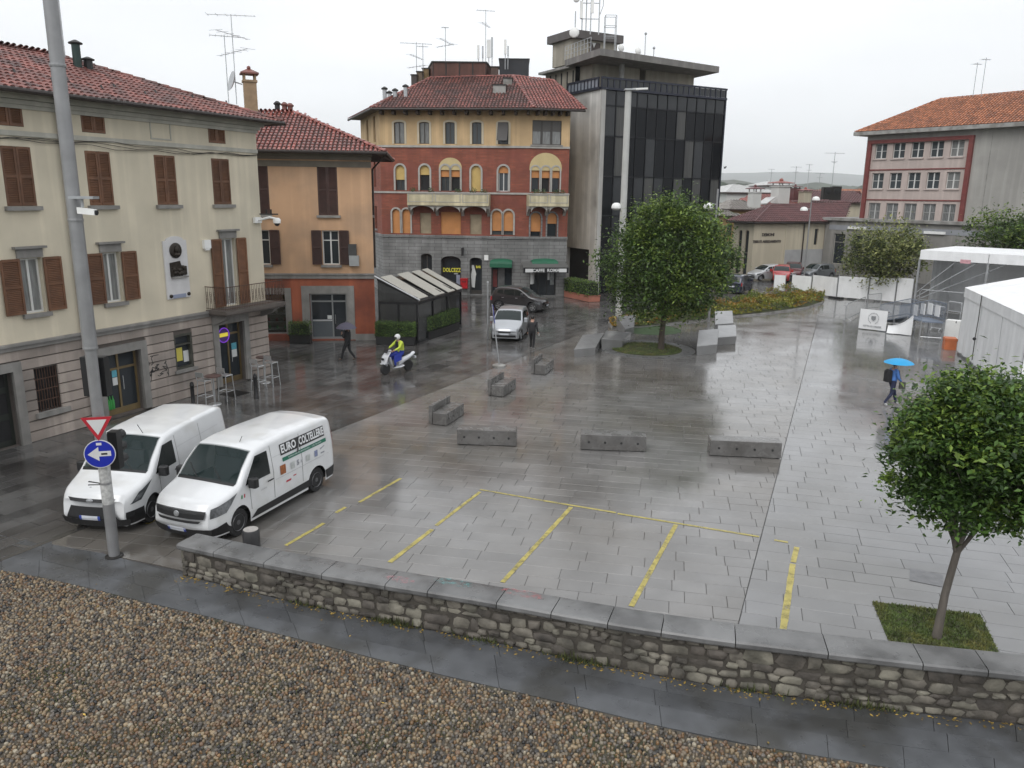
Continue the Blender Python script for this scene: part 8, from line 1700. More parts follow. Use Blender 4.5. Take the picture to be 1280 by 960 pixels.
def smallcar(name, label, paint, L_, W_, top, belt, wh, R_, side_w, ws, rw, steel=False, dark_sill=False, tail=True, rear_door=True):
    t = local_thing(name, label, 'car'); C_ = Car(L_,W_,top,belt,.20,wh,R_,rake=[(.2,.07),(.45,0),(.7,.03),(1,.12),(2,.3)],rrake=[(0,.06),(.5,0),(.9,.05),(1.6,.22)],fc=.26,rc=.12,corner=.11); finish(C_,t,paint,steel,.2,paint,belt+.06,ws[0]+.42)
    C_.tp(ws[0],ws[1],1.02,1.03,.006).build('windscreen', M_wsg, t, smooth=True)
    for sg in (-1,1):
        for q in side_w: C_.sp(q,sg,.006).build('side_window', M_cglass, t)
        C_.sp([(.10,.56),(.42,.60),(.52,.76),(.12,.70)],sg,.012).build('headlamp', M_lamp, t); C_.sp([(L_-.20,.70),(L_-.01,.70),(L_-.01,.98),(L_-.16,1.0)],sg,.012).build('tail_lamp', M_tail, t)
        C_.sp([(wh[0]+R_+.12,.24),(wh[1]-R_-.12,.24),(wh[1]-R_-.12,.34),(wh[0]+R_+.12,.34)],sg,.012).build('sill', M_black if dark_sill else paint, t)
        m_ = (wh[0]+wh[1])/2
        for x in (ws[0]+.40,m_+.10,wh[1]-.28): C_.sp([(x,.36),(x+.012,.36),(x+.012,belt),(x,belt)],sg,.003,5).build('door_gap', M_dark, t)
        for x in (m_-.16,wh[1]-.42): C_.sp([(x,belt-.12),(x+.17,belt-.12),(x+.17,belt-.09),(x,belt-.09)],sg,.02,2).build('door_handle', M_black if not dark_sill else M_alu, t)
        if dark_sill: C_.sp([(wh[0]+R_+.1,.40),(wh[1]-R_-.1,.46),(wh[1]-R_-.1,.50),(wh[0]+R_+.1,.44)],sg,.018,4).build('side_trim', M_alu, t)
    C_.ep([(-.34,.52),(.34,.52),(.36,.60),(-.36,.60)],True,.012).build('grille', M_black, t); C_.ep([(-.62,.28),(.62,.28),(.60,.40),(-.60,.40)],True,.012).build('lower_grille', M_black, t); C_.ep([(-.26,.42),(.26,.42),(.26,.51),(-.26,.51)],True,.02,3).build('number_plate', M_plate, t)
    C_.ep([(-.26,.62),(.26,.62),(.26,.73),(-.26,.73)],False,.02,3).build('number_plate', M_plate, t); C_.tp(rw[0],rw[1],.95,.90,.006).build('rear_window', M_cglass, t, smooth=True); return t, C_
mpv_top = [(0,.62),(.04,.74),(.3,.86),(.75,.98),(.95,1.06),(1.62,1.50),(1.85,1.58),(2.6,1.64),(3.3,1.60),(3.6,1.50),(3.82,1.10),(3.93,.90)]
t, c_ = smallcar('silver_car','silver compact people carrier driving towards the square behind the walking man', mat('silver_paint',(.44,.455,.48),.28,.55,var=.04,coat=.5),3.93,1.70,mpv_top,.95,(.72,3.23),.30,[[(1.20,1.0),(1.98,1.02),(1.98,1.46),(1.62,1.43)],[(2.04,1.02),(2.80,1.04),(2.76,1.46),(2.04,1.47)],[(2.86,1.05),(3.42,1.10),(3.20,1.40),(2.86,1.44)]],(.98,1.66),(3.62,3.84))
place_van(t,c_,(647,428),(659,415),-1)
suv_top = [(0,.72),(.05,.86),(.35,.98),(.9,1.08),(1.1,1.15),(1.75,1.54),(2.0,1.62),(2.8,1.66),(3.5,1.60),(3.75,1.50),(3.98,1.10),(4.1,.92)]
t, c_ = smallcar('grey_suv','dark grey compact sport utility car parked before the palazzo cafe', mat('dark_grey_paint',(.060,.057,.060),.22,.4,var=.05,coat=.7),4.1,1.77,suv_top,1.05,(.80,3.32),.34,[[(1.34,1.10),(2.12,1.12),(2.12,1.50),(1.76,1.47)],[(2.18,1.12),(2.95,1.16),(2.90,1.50),(2.18,1.51)],[(3.0,1.17),(3.5,1.24),(3.32,1.44),(3.0,1.48)]],(1.14,1.78),(3.74,4.0),dark_sill=True)
place_van(t,c_,(664,390.5),(626,388),1)
t, c_ = smallcar('dark_blue_car','dark blue car with red tail lamp waiting beside the shrub bed', mat('navy_paint',(.022,.028,.050),.2,.3,var=.05,coat=.7),3.9,1.66,[(x,z*.96) for x,z in mpv_top],.92,(.72,3.2),.30,[[(1.20,.98),(1.98,1.0),(1.98,1.40),(1.62,1.38)],[(2.04,1.0),(2.80,1.02),(2.76,1.40),(2.04,1.41)]],(.98,1.66),(3.62,3.84),steel=True)
place_van(t,c_,(938,364),(926,368),1)
for k,(nm,lb,pt,f,r_,sg_) in enumerate((('white_car','pale silver car parked in front of the lettered cream wall',mat('pale_silver',(.50,.51,.52),.3,.4,var=.03,coat=.4),(953,351),(974,350.5),-1),('red_car','red car partly hidden behind the white hoarding panels',mat('red_paint',(.36,.018,.02),.25,var=.03,coat=.5),(985,356),(986,347),-1),('parked_car','dark red estate car parked beside the red one under the cream wall',mat('maroon_paint',(.10,.02,.024),.25,var=.03,coat=.5),(1000,351),(1000,344),-1),('parked_car','grey car parked at the end of the row near the annex',mat('grey_paint',(.16,.17,.18),.25,.3,var=.03,coat=.5),(1018,349.5),(1036,348.5),-1))):
    t, c_ = smallcar(nm,lb,pt,3.95,1.68,[(x,z*.93) for x,z in mpv_top],.90,(.72,3.22),.30,[[(1.20,.96),(1.98,.98),(1.98,1.36),(1.62,1.34)],[(2.04,.98),(2.80,1.0),(2.76,1.36),(2.04,1.37)]],(.98,1.66),(3.62,3.84)); place_van(t,c_,f,r_,sg_)
# ------------------------------------------------------------------ people
def person(name, label, J, mats, hair=None, scale=1.0):
    """one continuous skinned body. J: joint name -> (x, y, z), local, facing +x, left is +y. mats: skin, top, legs, shoes"""
    t = local_thing(name, label, 'person')
    D = dict(pel=(0,0,.95), spi=(.0,0,1.18), che=(.0,0,1.36), nec=(.02,0,1.50), hea=(.04,0,1.60), cro=(.04,0,1.72), hipL=(0,.09,.92), hipR=(0,-.09,.92), kneL=(.03,.10,.50), kneR=(.03,-.10,.50), ankL=(0,.10,.09), ankR=(0,-.10,.09), toeL=(.17,.11,.04), toeR=(.17,-.11,.04), shoL=(0,.19,1.42), shoR=(0,-.19,1.42), elbL=(-.03,.25,1.14), elbR=(-.03,-.25,1.14), wriL=(.06,.26,.90), wriR=(.06,-.26,.90), hanL=(.09,.26,.83), hanR=(.09,-.26,.83)); D.update(J)
    rad = dict(pel=.145,spi=.135,che=.155,nec=.058,hea=.088,cro=.07,hip=.10,kne=.066,ank=.046,toe=.038,sho=.072,elb=.052,wri=.033,han=.036); mt = dict(pel=2,spi=1,che=1,nec=0,hea=0,cro=0,hip=2,kne=2,ank=2,toe=3,sho=1,elb=1,wri=1,han=0)
    E_ = [('pel','spi'),('spi','che'),('che','nec'),('nec','hea'),('hea','cro')]
    for s_ in 'LR': E_ += [('pel','hip'+s_),('hip'+s_,'kne'+s_),('kne'+s_,'ank'+s_),('ank'+s_,'toe'+s_),('che','sho'+s_),('sho'+s_,'elb'+s_),('elb'+s_,'wri'+s_),('wri'+s_,'han'+s_)]
    N_ = list(D); me = bpy.data.meshes.new('body'); me.from_pydata([D[k] for k in N_],[(N_.index(a),N_.index(b)) for a,b in E_],[]); ob = bpy.data.objects.new('body',me); COL.objects.link(ob)
    m_ = ob.modifiers.new('skin','SKIN'); sv = me.skin_vertices[0].data
    for i,k in enumerate(N_): r_ = rad[k[:3]]; r_ *= 1.1; sv[i].radius = (r_,r_*(1.18 if k in ('che','pel','spi') else 1)); sv[i].use_root = (k == 'pel')
    s2 = ob.modifiers.new('sub','SUBSURF'); s2.levels = 2
    dg = bpy.context.evaluated_depsgraph_get(); nm = bpy.data.meshes.new_from_object(ob.evaluated_get(dg)); bpy.data.objects.remove(ob)
    for q in mats: nm.materials.append(q)
    seg = [(Vector(D[a]),Vector(D[b]),mt[b[:3]] if not (a == 'pel' and b == 'spi') else 1) for a,b in E_]
    for p in nm.polygons:
        c_ = p.center; best = (9,0)
        for a,b,k in seg:
            d = b-a; u = max(0,min(1,(c_-a).dot(d)/d.length_squared)); l_ = (c_-a-d*u).length
            if l_ < best[0]: best = (l_,k)
        p.material_index = best[1]; p.use_smooth = True
    o = bpy.data.objects.new('body',nm); COL.objects.link(o); o.parent = t; ORG[o.name] = (0,0,0)
    h = Vector(D['hea']); c_ = Vector(D['cro']); up_ = (c_-h).normalized(); f = Vector((1,0,0)); 
    if hair is not None:
        m2 = MB(); m2.ball(tuple(h+up_*.075-f*.025),.098,.092,.105,12,8); m2.v = [p for p in m2.v]; m2.build('hair', hair, t, smooth=True)
    m2 = MB(); m2.ball(tuple(h+f*.098+up_*.03),.018,.014,.026,8,5); m2.build('nose', mats[0], t)
    for sg in (-1,1): m2 = MB(); m2.ball(tuple(h+f*.078+Vector((0,sg*.034,0))+up_*.055),.012,.012,.009,6,4); m2.build('eye', M_black, t); m2 = MB(); m2.ball(tuple(h+Vector((-.01,sg*.09,0))+up_*.03),.018,.012,.03,6,4); m2.build('ear', mats[0], t)
    for s_ in 'LR':
        w, hn = Vector(D['wri'+s_]), Vector(D['han'+s_]); d = (hn-w).normalized(); sd = d.cross(Vector((0,1,.2))).normalized(); cu = Vector((0,-1 if s_ == 'L' else 1,0)); 
        for k in range(4): b = hn+sd*(.024-.016*k); l_ = (.07,.08,.075,.06)[k]; m2 = MB(); m2.tube([b,b+d*l_*.6,b+d*l_*.85+cu*.03],[.010,.009,.007],5); m2.build('finger', mats[0], t)
        m2 = MB(); m2.tube([w+d*.03+sd*.03,w+d*.07+sd*.055,w+d*.10+sd*.05],[.012,.010,.008],5); m2.build('thumb', mats[0], t)
    return t
def umbrella(name, label, c, r_, dome, handle_to, cloth, n=8):
    t = thing(name, c, label, 'umbrella'); c = Vector(c); mb = MB(); m_ = 5; vs = [tuple(c+Vector((0,0,dome)))]
    for j in range(1,m_+1):
        f = j/m_
        for k in range(n*2): a = pi*k/n; q = 1 if k % 2 == 0 else .965; sag = 0 if k % 2 == 0 else .02*f; vs.append(tuple(c+Vector((cos(a)*r_*f*q,sin(a)*r_*f*q,dome*(1-f**2.1)+sag*0))))
    fs = [(0,1+k,1+(k+1)%(2*n)) for k in range(2*n)]
    for j in range(m_-1):
        for k in range(2*n): a = 1+j*2*n; q = (k+1) % (2*n); fs.append((a+k,a+2*n+k,a+2*n+q,a+q))
    mb.add(vs,fs); mb.build('canopy', cloth, t, smooth=True, ang=30); MB().tube([c+Vector((0,0,dome+.07)),Vector(handle_to)],.009,6).build('shaft', M_steel, t); MB().tube([Vector(handle_to),Vector(handle_to)-Vector((0,0,.09))],.014,6).build('handle', M_black, t)
    mb = MB()
    for k in range(n): a = 2*pi*k/n; mb.tube([c+Vector((0,0,dome*.55)),c+Vector((cos(a)*r_*.97,sin(a)*r_*.97,.0))],.005,4)
    mb.build('ribs', M_steel, t); return t
SK = mat('skin',(.40,.235,.17),.5,var=.05); M_blkc = mat('black_cloth',(.012,.012,.014),.85,var=.2,vs=8); M_navy = mat('navy_cloth',(.018,.022,.055),.85,var=.2,vs=8); M_whs = mat('white_shoe',(.55,.55,.55),.5,var=.05); M_bluc = mat('blue_cloth',(.06,.16,.42),.8,var=.2,vs=8); M_hairb = mat('dark_hair',(.012,.010,.009),.5,var=.1); M_dkc = mat('dark_jacket',(.022,.022,.024),.8,var=.2,vs=8)
def put(t, px, py, rz, sc=1.0): p = G(px,py); place(t,(p.x,p.y,0),rz); t.scale = (sc,sc,sc); return p
walk_ = dict(kneL=(.20,.09,.52),ankL=(.30,.09,.10),toeL=(.46,.10,.06),kneR=(-.05,-.09,.50),ankR=(-.32,-.09,.14),toeR=(-.18,-.10,.04))
# man in black walking away with white shoes, paper in hand
t = person('person','person in black walking away from the silver car with white shoes and paper in hand',{**walk_,'ankL':(.16,.09,.09),'toeL':(.30,.10,.04),'kneL':(.13,.09,.50),'ankR':(-.16,-.09,.10),'toeR':(-.02,-.10,.04),'wriR':(.02,-.30,.92),'hanR':(.03,-.31,.85)},[SK,M_dkc,M_blkc,M_whs],M_hairb); put(t,665,436.5,radians(80),1.0)
m2 = MB(); m2.box(.0,.10,-.36,-.345,.72,.86); m2.build('paper', M_paper, t)
# pedestrian with dark umbrella in front of the ochre house
t = person('person','person in black walking under a dark umbrella in front of the ochre house',{**walk_,'elbL':(.10,.24,1.16),'wriL':(.22,.16,1.30),'hanL':(.23,.14,1.38)},[SK,M_blkc,M_blkc,mat('brown_shoe',(.10,.075,.06),.5,var=.1)],M_hairb); p = put(t,435.5,451,radians(172),1.0)
ch = p+Vector((-.22,-.15,1.38)); umbrella('umbrella','dark grey purple umbrella held by the person in black',(p.x-.02,p.y-.1,1.62),.50,.27,(ch.x,ch.y,1.33),mat('umbrella_grey',(.060,.055,.085),.6,var=.1))
# person with blue umbrella and backpack
t = person('person','person in navy with black backpack walking under a bright blue umbrella',{**walk_,'elbL':(.12,.22,1.14),'wriL':(.22,.10,1.26),'hanL':(.23,.08,1.34),'elbR':(.06,-.25,1.14),'wriR':(.22,-.20,1.02),'hanR':(.26,-.19,.97)},[SK,M_bluc,M_navy,M_whs],M_hairb); p = put(t,1112,507,radians(10),1.0)
m2 = MB(); m2.bbox(-.34,-.13,-.16,.16,.98,1.46,.05); m2.build('backpack', M_blkc, t); m2 = MB(); m2.tube([(.10,-.17,1.46),(.16,-.20,1.2),(.20,-.24,1.0)],.012,5); m2.bbox(.10,.36,-.34,-.22,.74,1.02,.03); m2.build('handbag', mat('grey_bag',(.05,.05,.045),.6,var=.2), t)
umbrella('umbrella','bright blue open umbrella above the person in navy',(p.x+.15,p.y,1.72),.56,.17,(p.x+.23,p.y+.08,1.30),mat('umbrella_blue',(.010,.30,.60),.55,var=.06))
# scooter and rider
sc = local_thing('scooter','white motor scooter ridden along the wet street','scooter'); M_scw = mat('scooter_white',(.62,.63,.66),.25,var=.04,coat=.5)
for x in (-.62,.66):
    o = MB(); o.lathe([(.14,-.06),(.22,-.065),(.255,-.03),(.255,.03),(.22,.065),(.14,.06)],(x,0,.255),20,(0,1,0)); o = o.build('wheel', M_tyre, sc, smooth=True); m2 = MB(); m2.lathe([(.15,-.05),(.15,.05)],(x,0,.255),16,(0,1,0)); m2.build('rim', M_hub, o)
def loft(rows, mt, name, parent, ang=45):
    n = len(rows[0]); mb = MB(); vs = [p for r_ in rows for p in r_]; fs = []
    for i in range(len(rows)-1):
        for k in range(n): j = (k+1) % n; fs.append((i*n+k,i*n+j,(i+1)*n+j,(i+1)*n+k))
    fs += [tuple(range(n-1,-1,-1)),tuple(range((len(rows)-1)*n,len(rows)*n))]; mb.add(vs,fs); return mb.build(name,mt,parent,smooth=True,ang=ang)
def oval(c, ax, ry, rz, n=12): return [Vector(c)+Vector((0,ry*cos(2*pi*k/n),0))+Vector(ax)*(rz*sin(2*pi*k/n)) for k in range(n)]
loft([oval((.60,0,.42),(-.3,0,1),.10,.06),oval((.72,0,.58),(-.5,0,1),.20,.12),oval((.66,0,.80),(-.7,0,.8),.23,.13),oval((.50,0,.98),(-.8,0,.6),.20,.11),oval((.40,0,1.06),(-.8,0,.5),.12,.06)],M_scw,'front_fairing',sc)
loft([oval((.50,0,.80),(1,0,.2),.22,.04),oval((.40,0,.45),(1,0,.2),.22,.04),oval((.30,0,.28),(.4,0,1),.20,.05),oval((-.10,0,.26),(0,0,1),.18,.05),oval((-.30,0,.30),(0,0,1),.16,.05)],M_scw,'footboard',sc)
loft([oval((-.02,0,.45),(.2,0,1),.13,.16),oval((-.30,0,.58),(0,0,1),.19,.17),oval((-.65,0,.68),(0,0,1),.17,.13),oval((-.95,0,.80),(0,0,1),.10,.06)],M_scw,'rear_body',sc)
loft([oval((.08,0,.72),(0,0,1),.13,.05),oval((-.30,0,.76),(0,0,1),.15,.06),oval((-.72,0,.86),(0,0,1),.11,.05)],M_blkc,'seat',sc); m2 = MB(); m2.tube([(.42,-.33,1.05),(.44,0,1.02),(.42,.33,1.05)],.018,6); m2.build('handlebar', M_black, sc)
m2 = MB(); m2.prism([(.66,-.16,.98),(.66,.16,.98),(.50,.13,1.34),(.50,-.13,1.34)],(-.012,0,0)); m2.build('windshield', glass('smoked_screen',(.03,.03,.035),.08,.7), sc); m2 = MB(); m2.ball((.80,0,.72),.05,.10,.06,10,6); m2.build('headlight', M_black, sc, smooth=True); m2 = MB(); m2.box(.50,.90,-.07,.07,.50,.53); m2.tube([(.66,0,.26),(.56,0,.6)],.04,6); m2.build('front_fork', M_scw, sc)
for sg in (-1,1): m2 = MB(); m2.tube([(.44,sg*.25,1.05),(.46,sg*.32,1.22)],.01,5); m2.ball((.46,sg*.34,1.25),.03,.07,.045,8,5); m2.build('mirror', M_black, sc)
m2 = MB(); m2.box(-1.02,-.96,-.10,.10,.55,.65); m2.build('number_plate', M_plate, sc); m2 = MB(); m2.tube([(-.35,-.17,.30),(-.75,-.19,.36)],.05,8); m2.build('exhaust', M_steel, sc)
a, b = V2(G(483,468)), V2(G(510,463)); d = (a-b).normalized(); c_ = b.lerp(a,.5); put_ = (c_.x,c_.y,0); rz = atan2(d.y,d.x); place(sc,put_,rz)
M_hv = mat('hi_vis_yellow',(.48,.58,.06),.7,var=.1); rd = person('person','person in yellow and dark safety jacket and white helmet riding the scooter',dict(pel=(-.22,0,.90),spi=(-.20,0,1.10),che=(-.14,0,1.32),nec=(-.08,0,1.46),hea=(-.04,0,1.55),cro=(-.03,0,1.68),hipL=(-.18,.10,.86),hipR=(-.18,-.10,.86),kneL=(.25,.17,.74),kneR=(.25,-.17,.74),ankL=(.20,.15,.36),ankR=(.20,-.15,.36),toeL=(.36,.16,.33),toeR=(.36,-.16,.33),shoL=(-.12,.20,1.38),shoR=(-.12,-.20,1.38),elbL=(.08,.29,1.18),elbR=(.08,-.29,1.18),wriL=(.34,.27,1.09),wriR=(.34,-.27,1.09),hanL=(.42,.27,1.07),hanR=(.42,-.27,1.07)),[SK,M_hv,mat('blue_trousers',(.02,.04,.28),.8,var=.15),M_blkc]); place(rd,put_,rz)
m2 = MB(); m2.ball((-.05,0,1.62),.145,.13,.14,14,8); m2.build('helmet', mat('helmet_white',(.66,.66,.66),.25,var=.03), rd, smooth=True); m2 = MB(); m2.ball((.055,0,1.60),.06,.10,.055,10,6); m2.build('visor', M_black, rd, smooth=True); m2 = MB(); m2.box(-.07,.02,-.08,.08,1.12,1.42); m2.box(-.36,-.27,-.12,.12,1.12,1.34); m2.build('dark_panel', M_blkc, rd)
m2 = MB(); m2.prism([(-.1,-.20,.60),(.32,-.24,.52),(.32,-.20,.82),(-.12,-.17,.98)],(0,-.02,0)); m2.prism([(-.1,.20,.60),(.32,.24,.52),(.32,.20,.82),(-.12,.17,.98)],(0,.02,0)); m2.build('leg_apron', mat('blue_apron',(.015,.035,.30),.7,var=.15), rd)
# ------------------------------------------------------------------ glass veranda beside the ochre house
VA, VB = V2(G(474,428)), V2(G(523,430)); VD = V2(G(577,408)); FV = Fac(VA,VB); FW = Fac(VB,VD); M_ver = mat('anthracite_frame',(.018,.018,.020),.4,.3,var=.1); M_vg = glass('veranda_glass',(.02,.022,.022),.04,.55); M_awn = mat('cream_awning',(.40,.385,.34),.7,var=.1,vs=3,stretch=(4,4,.3))
vr = thing('cafe_veranda', (*FW.pt(3,0,-1.5)[:2],0), 'dark framed glass cafe veranda with cream awnings beside the ochre house', 'veranda'); zl = HT(VB,378); zh = HT(VA,352); VC = VA+(VD-VB)*1.0; print('veranda', zl, zh, FV.L, FW.L)
for F,ss in ((FV,(0,.5,1)),(FW,(0,.33,.66,1))):
    for f in ss: x = F.L*f; m2 = MB(); m2.fb(F,max(0,x-.06),min(F.L,x+.06),0,zl,-.12,.0); m2.build('post', M_ver, vr)
    for q0,q1 in ((zl-.14,zl),(0,.12)): m2 = MB(); m2.fb(F,0,F.L,q0,q1,-.125,.005); m2.build('beam', M_ver, vr)
    for k in range(len(ss)-1): m2 = MB(); m2.fb(F,F.L*ss[k]+.06,F.L*ss[k+1]-.06,.12,zl-.14,-.07,-.05); m2.build('glass_panel', M_vg, vr)
def rp(f, g, dz=0): # roof point: f along house->outer (0..1), g along depth (0..1)
    p = (VA.lerp(VB,f)).lerp(VC.lerp(VD,f),g); return Vector((p.x,p.y,zh+(zl+.06-zh)*f+dz))
m2 = MB(); m2.prism([rp(0,0),rp(1.0,0),rp(1.0,1),rp(0,1)],(0,0,.06)); m2.build('glass_roof', mat('roof_glass',(.035,.036,.038),.12,var=.2), vr)
for k in range(5): g = k/4; m2 = MB(); a,b = rp(0,g,.06),rp(1.0,g,.06); e = Vector((*((VC-VA).normalized()*.05),0)); m2.prism([a-e,b-e,b+e,a+e],(0,0,.12)); m2.build('rafter', M_ver, vr)
for g0,g1,f1,lift in ((.0,.20,1.02,.20),(.32,.54,1.05,.18),(.62,.78,1.06,.16),(.84,.97,1.06,.16)): m2 = MB(); m2.prism([rp(.08,g0,lift+.1),rp(f1,g0,lift*.6),rp(f1,g1,lift*.6),rp(.08,g1,lift+.1)],(0,0,.035)); m2.build('awning', M_awn, vr)
m2 = MB(); m2.prism([Vector((VA.x,VA.y,zl-.14)),Vector((VB.x,VB.y,zl-.14)),rp(1,0),rp(0,0)],(0,.05,0)); m2.build('gable_glass', M_vg, vr); m2 = MB(); m2.tube([rp(-.05,-.02,.25),rp(1.08,-.02,.15)],.04,6); m2.build('awning_rail', M_alu, vr)
m2 = MB(); m2.fb(FW,.1,FW.L-.1,.02,.06,-FV.L*.9,-.2); m2.build('floor', M_dark, vr)
for k in range(3):   # tables and people-height chairs inside
    c_ = FW.pt(1.3+k*2.0,0,-1.0); m2 = MB(); m2.lathe([(.36,.74),(.36,.77)],c_,14); m2.tube([c_,c_+Vector((0,0,.74))],.03,6); m2.lathe([(.2,.06),(.2,.08)],c_,10); tag(m2.build('cafe_table', M_ver), 'small dark round cafe table inside the glass veranda', 'table', 'cafe tables in the veranda')
F = Fac(V2(G(470,431)),V2(G(518,432))); hedge('hedge','clipped green hedge in a dark trough before the veranda end wall',F,F.L,.6,.45,1.18,5200,leaf=.07,box_m=M_black)
F = Fac(V2(G(536,425)),V2(G(574,412))); hedge('hedge','clipped green hedge in a dark trough along the veranda street side',F,F.L,.6,.5,1.25,5200,leaf=.075,box_m=M_black)
# ------------------------------------------------------------------ white tents
M_tent = mat('white_tarpaulin',(.82,.825,.83),.5,var=.05,vs=1.5,bump=.016,bs=2.2,streak=.07)
T0 = V2(G(1196,441)); zt1 = HT(T0,371); ztt = HT(T0,359.5); T1 = V2(G(1281,393,ztt)); FT = Fac(T0,T0+(T1-T0).normalized()*11); print('tent', T0, T1, zt1, ztt)
te = thing('party_tent', (*FT.pt(4,0,-3)[:2],0), 'white frame tent with closed side walls standing at the edge of the square', 'tent'); rg = FT.pt(0,0,-4.0); zr2 = max(ztt+1.0,HT(V2(FT.pt(0,0,-4.0)),345)); zr2 = min(zr2,ztt+2.2)
n = 44
def drape(F, s0, s1, z0, z1, amp, parent, name='wall_panel', d0=0.0):
    m2 = MB(); vs = []
    nz = 8; nn = max(8,int((s1-s0)*7))
    for i in range(nn+1):
        for j in range(nz+1): s_ = s0+(s1-s0)*i/nn; f = j/nz; vs.append(F.pt(s_,z0+(z1-z0)*f,d0+amp*(1-f)*(sin(s_*5.1)+.6*sin(s_*11.7+1)+.5*sin(s_*2.1+f*3))))
    m2.add(vs,[(i*(nz+1)+j,(i+1)*(nz+1)+j,(i+1)*(nz+1)+j+1,i*(nz+1)+j+1) for i in range(nn) for j in range(nz)]); return m2.build(name,M_tent,parent,smooth=True,ang=80)
for k in range(3): drape(FT,k*3.6+.02,(k+1)*3.6-.02,.12,zt1,.035,te)
FT0 = Fac(FT.pt(0,0,-8),FT.pt(0,0)); drape(FT0,0,8,.12,zt1,.03,te); drape(Fac(FT.pt(10.9,0),FT.pt(10.9,0,-8)),0,8,.12,ztt,.03,te); drape(Fac(FT.pt(10.9,0,-8),FT.pt(0,0,-8)),0,10.9,.12,ztt,.03,te)
m2 = MB(); m2.fb(FT,-.03,11,zt1,ztt,.0,.05); m2.fb(FT0,0,8.03,zt1,ztt,.0,.05); m2.build('valance', M_tent, te)
for k in range(4): m2 = MB(); m2.fb(FT,k*3.6-.04,k*3.6+.04,.0,ztt,-.10,-.02); m2.build('leg', M_alu, te)
m2 = MB(); A,B,Cc,Dd = FT.pt(-.05,ztt,.06),FT.pt(11,ztt,.06),FT.pt(11,zr2,-4),FT.pt(-.05,zr2,-4); vs = []
for i in range(15):
    for j in range(9): u,v = i/14,j/8; p = A.lerp(B,u).lerp(Dd.lerp(Cc,u),v); p.z -= .10*sin(pi*v)*(.6+.4*cos(u*6*pi)); vs.append(p)
m2.add(vs,[(i*9+j,(i+1)*9+j,(i+1)*9+j+1,i*9+j+1) for i in range(14) for j in range(8)]); m2.poly([FT.pt(-.05,zr2,-4),FT.pt(11,zr2,-4),FT.pt(11,ztt,-8.05),FT.pt(-.05,ztt,-8.05)]); m2.poly([FT.pt(-.05,ztt,.06),FT.pt(-.05,zr2,-4),FT.pt(-.05,ztt,-8.05)]); m2.build('roof', M_tent, te, smooth=True, ang=50)
m2 = MB(); m2.tube([FT.pt(3.6,ztt,.08),FT.pt(3.55,zt1*.75,.06),FT.pt(3.5,zt1*.5,.07),FT.pt(3.58,.3,.08)],.02,5); m2.build('lacing', M_iron, te); m2 = MB(); m2.ball(FT.pt(3.5,zt1*.45,.1),.08); m2.build('buckle', M_black, te); m2 = MB(); m2.fb(FT,-.1,11,0,.35,-.2,-.05); m2.build('skirt', mat('grey_skirt',(.28,.29,.29),.6,var=.1), te)
# marquee: open fronted shelter behind
S0 = V2(G(1139,402)); zs0, zs1 = HT(S0,324), HT(S0,312.5); S1 = V2(AT(1290,330,S0.y-4.5)); FM = Fac(S0,S1); FM.L = 16; ma = thing('marquee', (*FM.pt(6,0,-3)[:2],0), 'large open fronted white marquee with flat fascia sheltering the stage', 'marquee')
for k in range(4): m2 = MB(); m2.fb(FM,k*4.0+.02,(k+1)*4.0-.02,zs0,zs1,-.04,.02); m2.build('fascia_panel', M_tent, ma)
m2 = MB(); m2.fb(FM,0,16,zs1-.08,zs1,-7,-.04); m2.build('roof', M_tent, ma); drape(Fac(FM.pt(0,0,-6.8),FM.pt(16,0,-6.8)),0,16,.1,zs1-.1,.03,ma,'back_wall'); drape(Fac(FM.pt(0.05,0,-6.8),FM.pt(.05,0)),0,4.2,.1,zs0,.03,ma,'side_wall')
for k in range(5): m2 = MB(); m2.fb(FM,min(k*4.0,15.9)-.06,min(k*4.0,15.9)+.06,0,zs0+.1,-.16,-.05); m2.build('post', M_steel, ma)
for a,b in (((0,1.6),(3.4,zs0)),((0,1.4),(5.0,zs0)),((0,1.9),(2.2,zs0))): m2 = MB(); m2.tube([FM.pt(a[0],a[1],-.1),FM.pt(b[0],b[1],-.1)],.03,6); m2.build('brace', M_steel, ma)
c_ = FM.px(1207,327); m2 = MB(); m2.fb(FM,c_[0]-.3,c_[0]+.3,c_[1]-.12,c_[1]+.12,.021,.028); m2.build('red_print', mat('faded_red',(.55,.30,.33),.6,var=.2,vs=9), ma)
# steel stage deck with ramp and railings
M_bst = mat('blue_grey_steel',(.22,.26,.33),.4,.5,var=.12,vs=4); Z1 = V2(G(1149,424)); Z2 = V2(G(1177,426)); FS_ = Fac(Z1,Z2); hd = HT(Z1,401); st = thing('stage_ramp', (*Z1,0), 'steel stage deck with long ramp and barred railings in front of the marquee', 'stage'); rdv = (V2(G(1098,404))-Z1); rl_ = rdv.length; rdv.normalize(); rn = V2(FS_.u); W_ = FS_.L
def sp3(s_, w, z): p = Z1+rdv*s_+rn*w; return Vector((p.x,p.y,z))
def dz(s_): return hd*(1-max(0,s_-1.8)/max(.1,rl_-1.8)*.85)
m2 = MB(); m2.prism([sp3(-.0,0,hd-.08),sp3(0,W_,hd-.08),sp3(1.8,W_,hd-.08),sp3(1.8,0,hd-.08)],(0,0,.08)); m2.build('deck', M_bst, st); m2 = MB(); m2.prism([sp3(1.8,0,hd-.08),sp3(1.8,W_,hd-.08),sp3(rl_,W_,hd*.15-.06),sp3(rl_,0,hd*.15-.06)],(0,0,.07)); m2.build('ramp', M_bst, st)
for s_ in (0,1.8,3.6,5.4):
    for w in (0,W_):
        if s_ < rl_: m2 = MB(); m2.tube([sp3(s_,w,0),sp3(s_,w,dz(s_))],.04,6); m2.build('leg', M_steel, st)
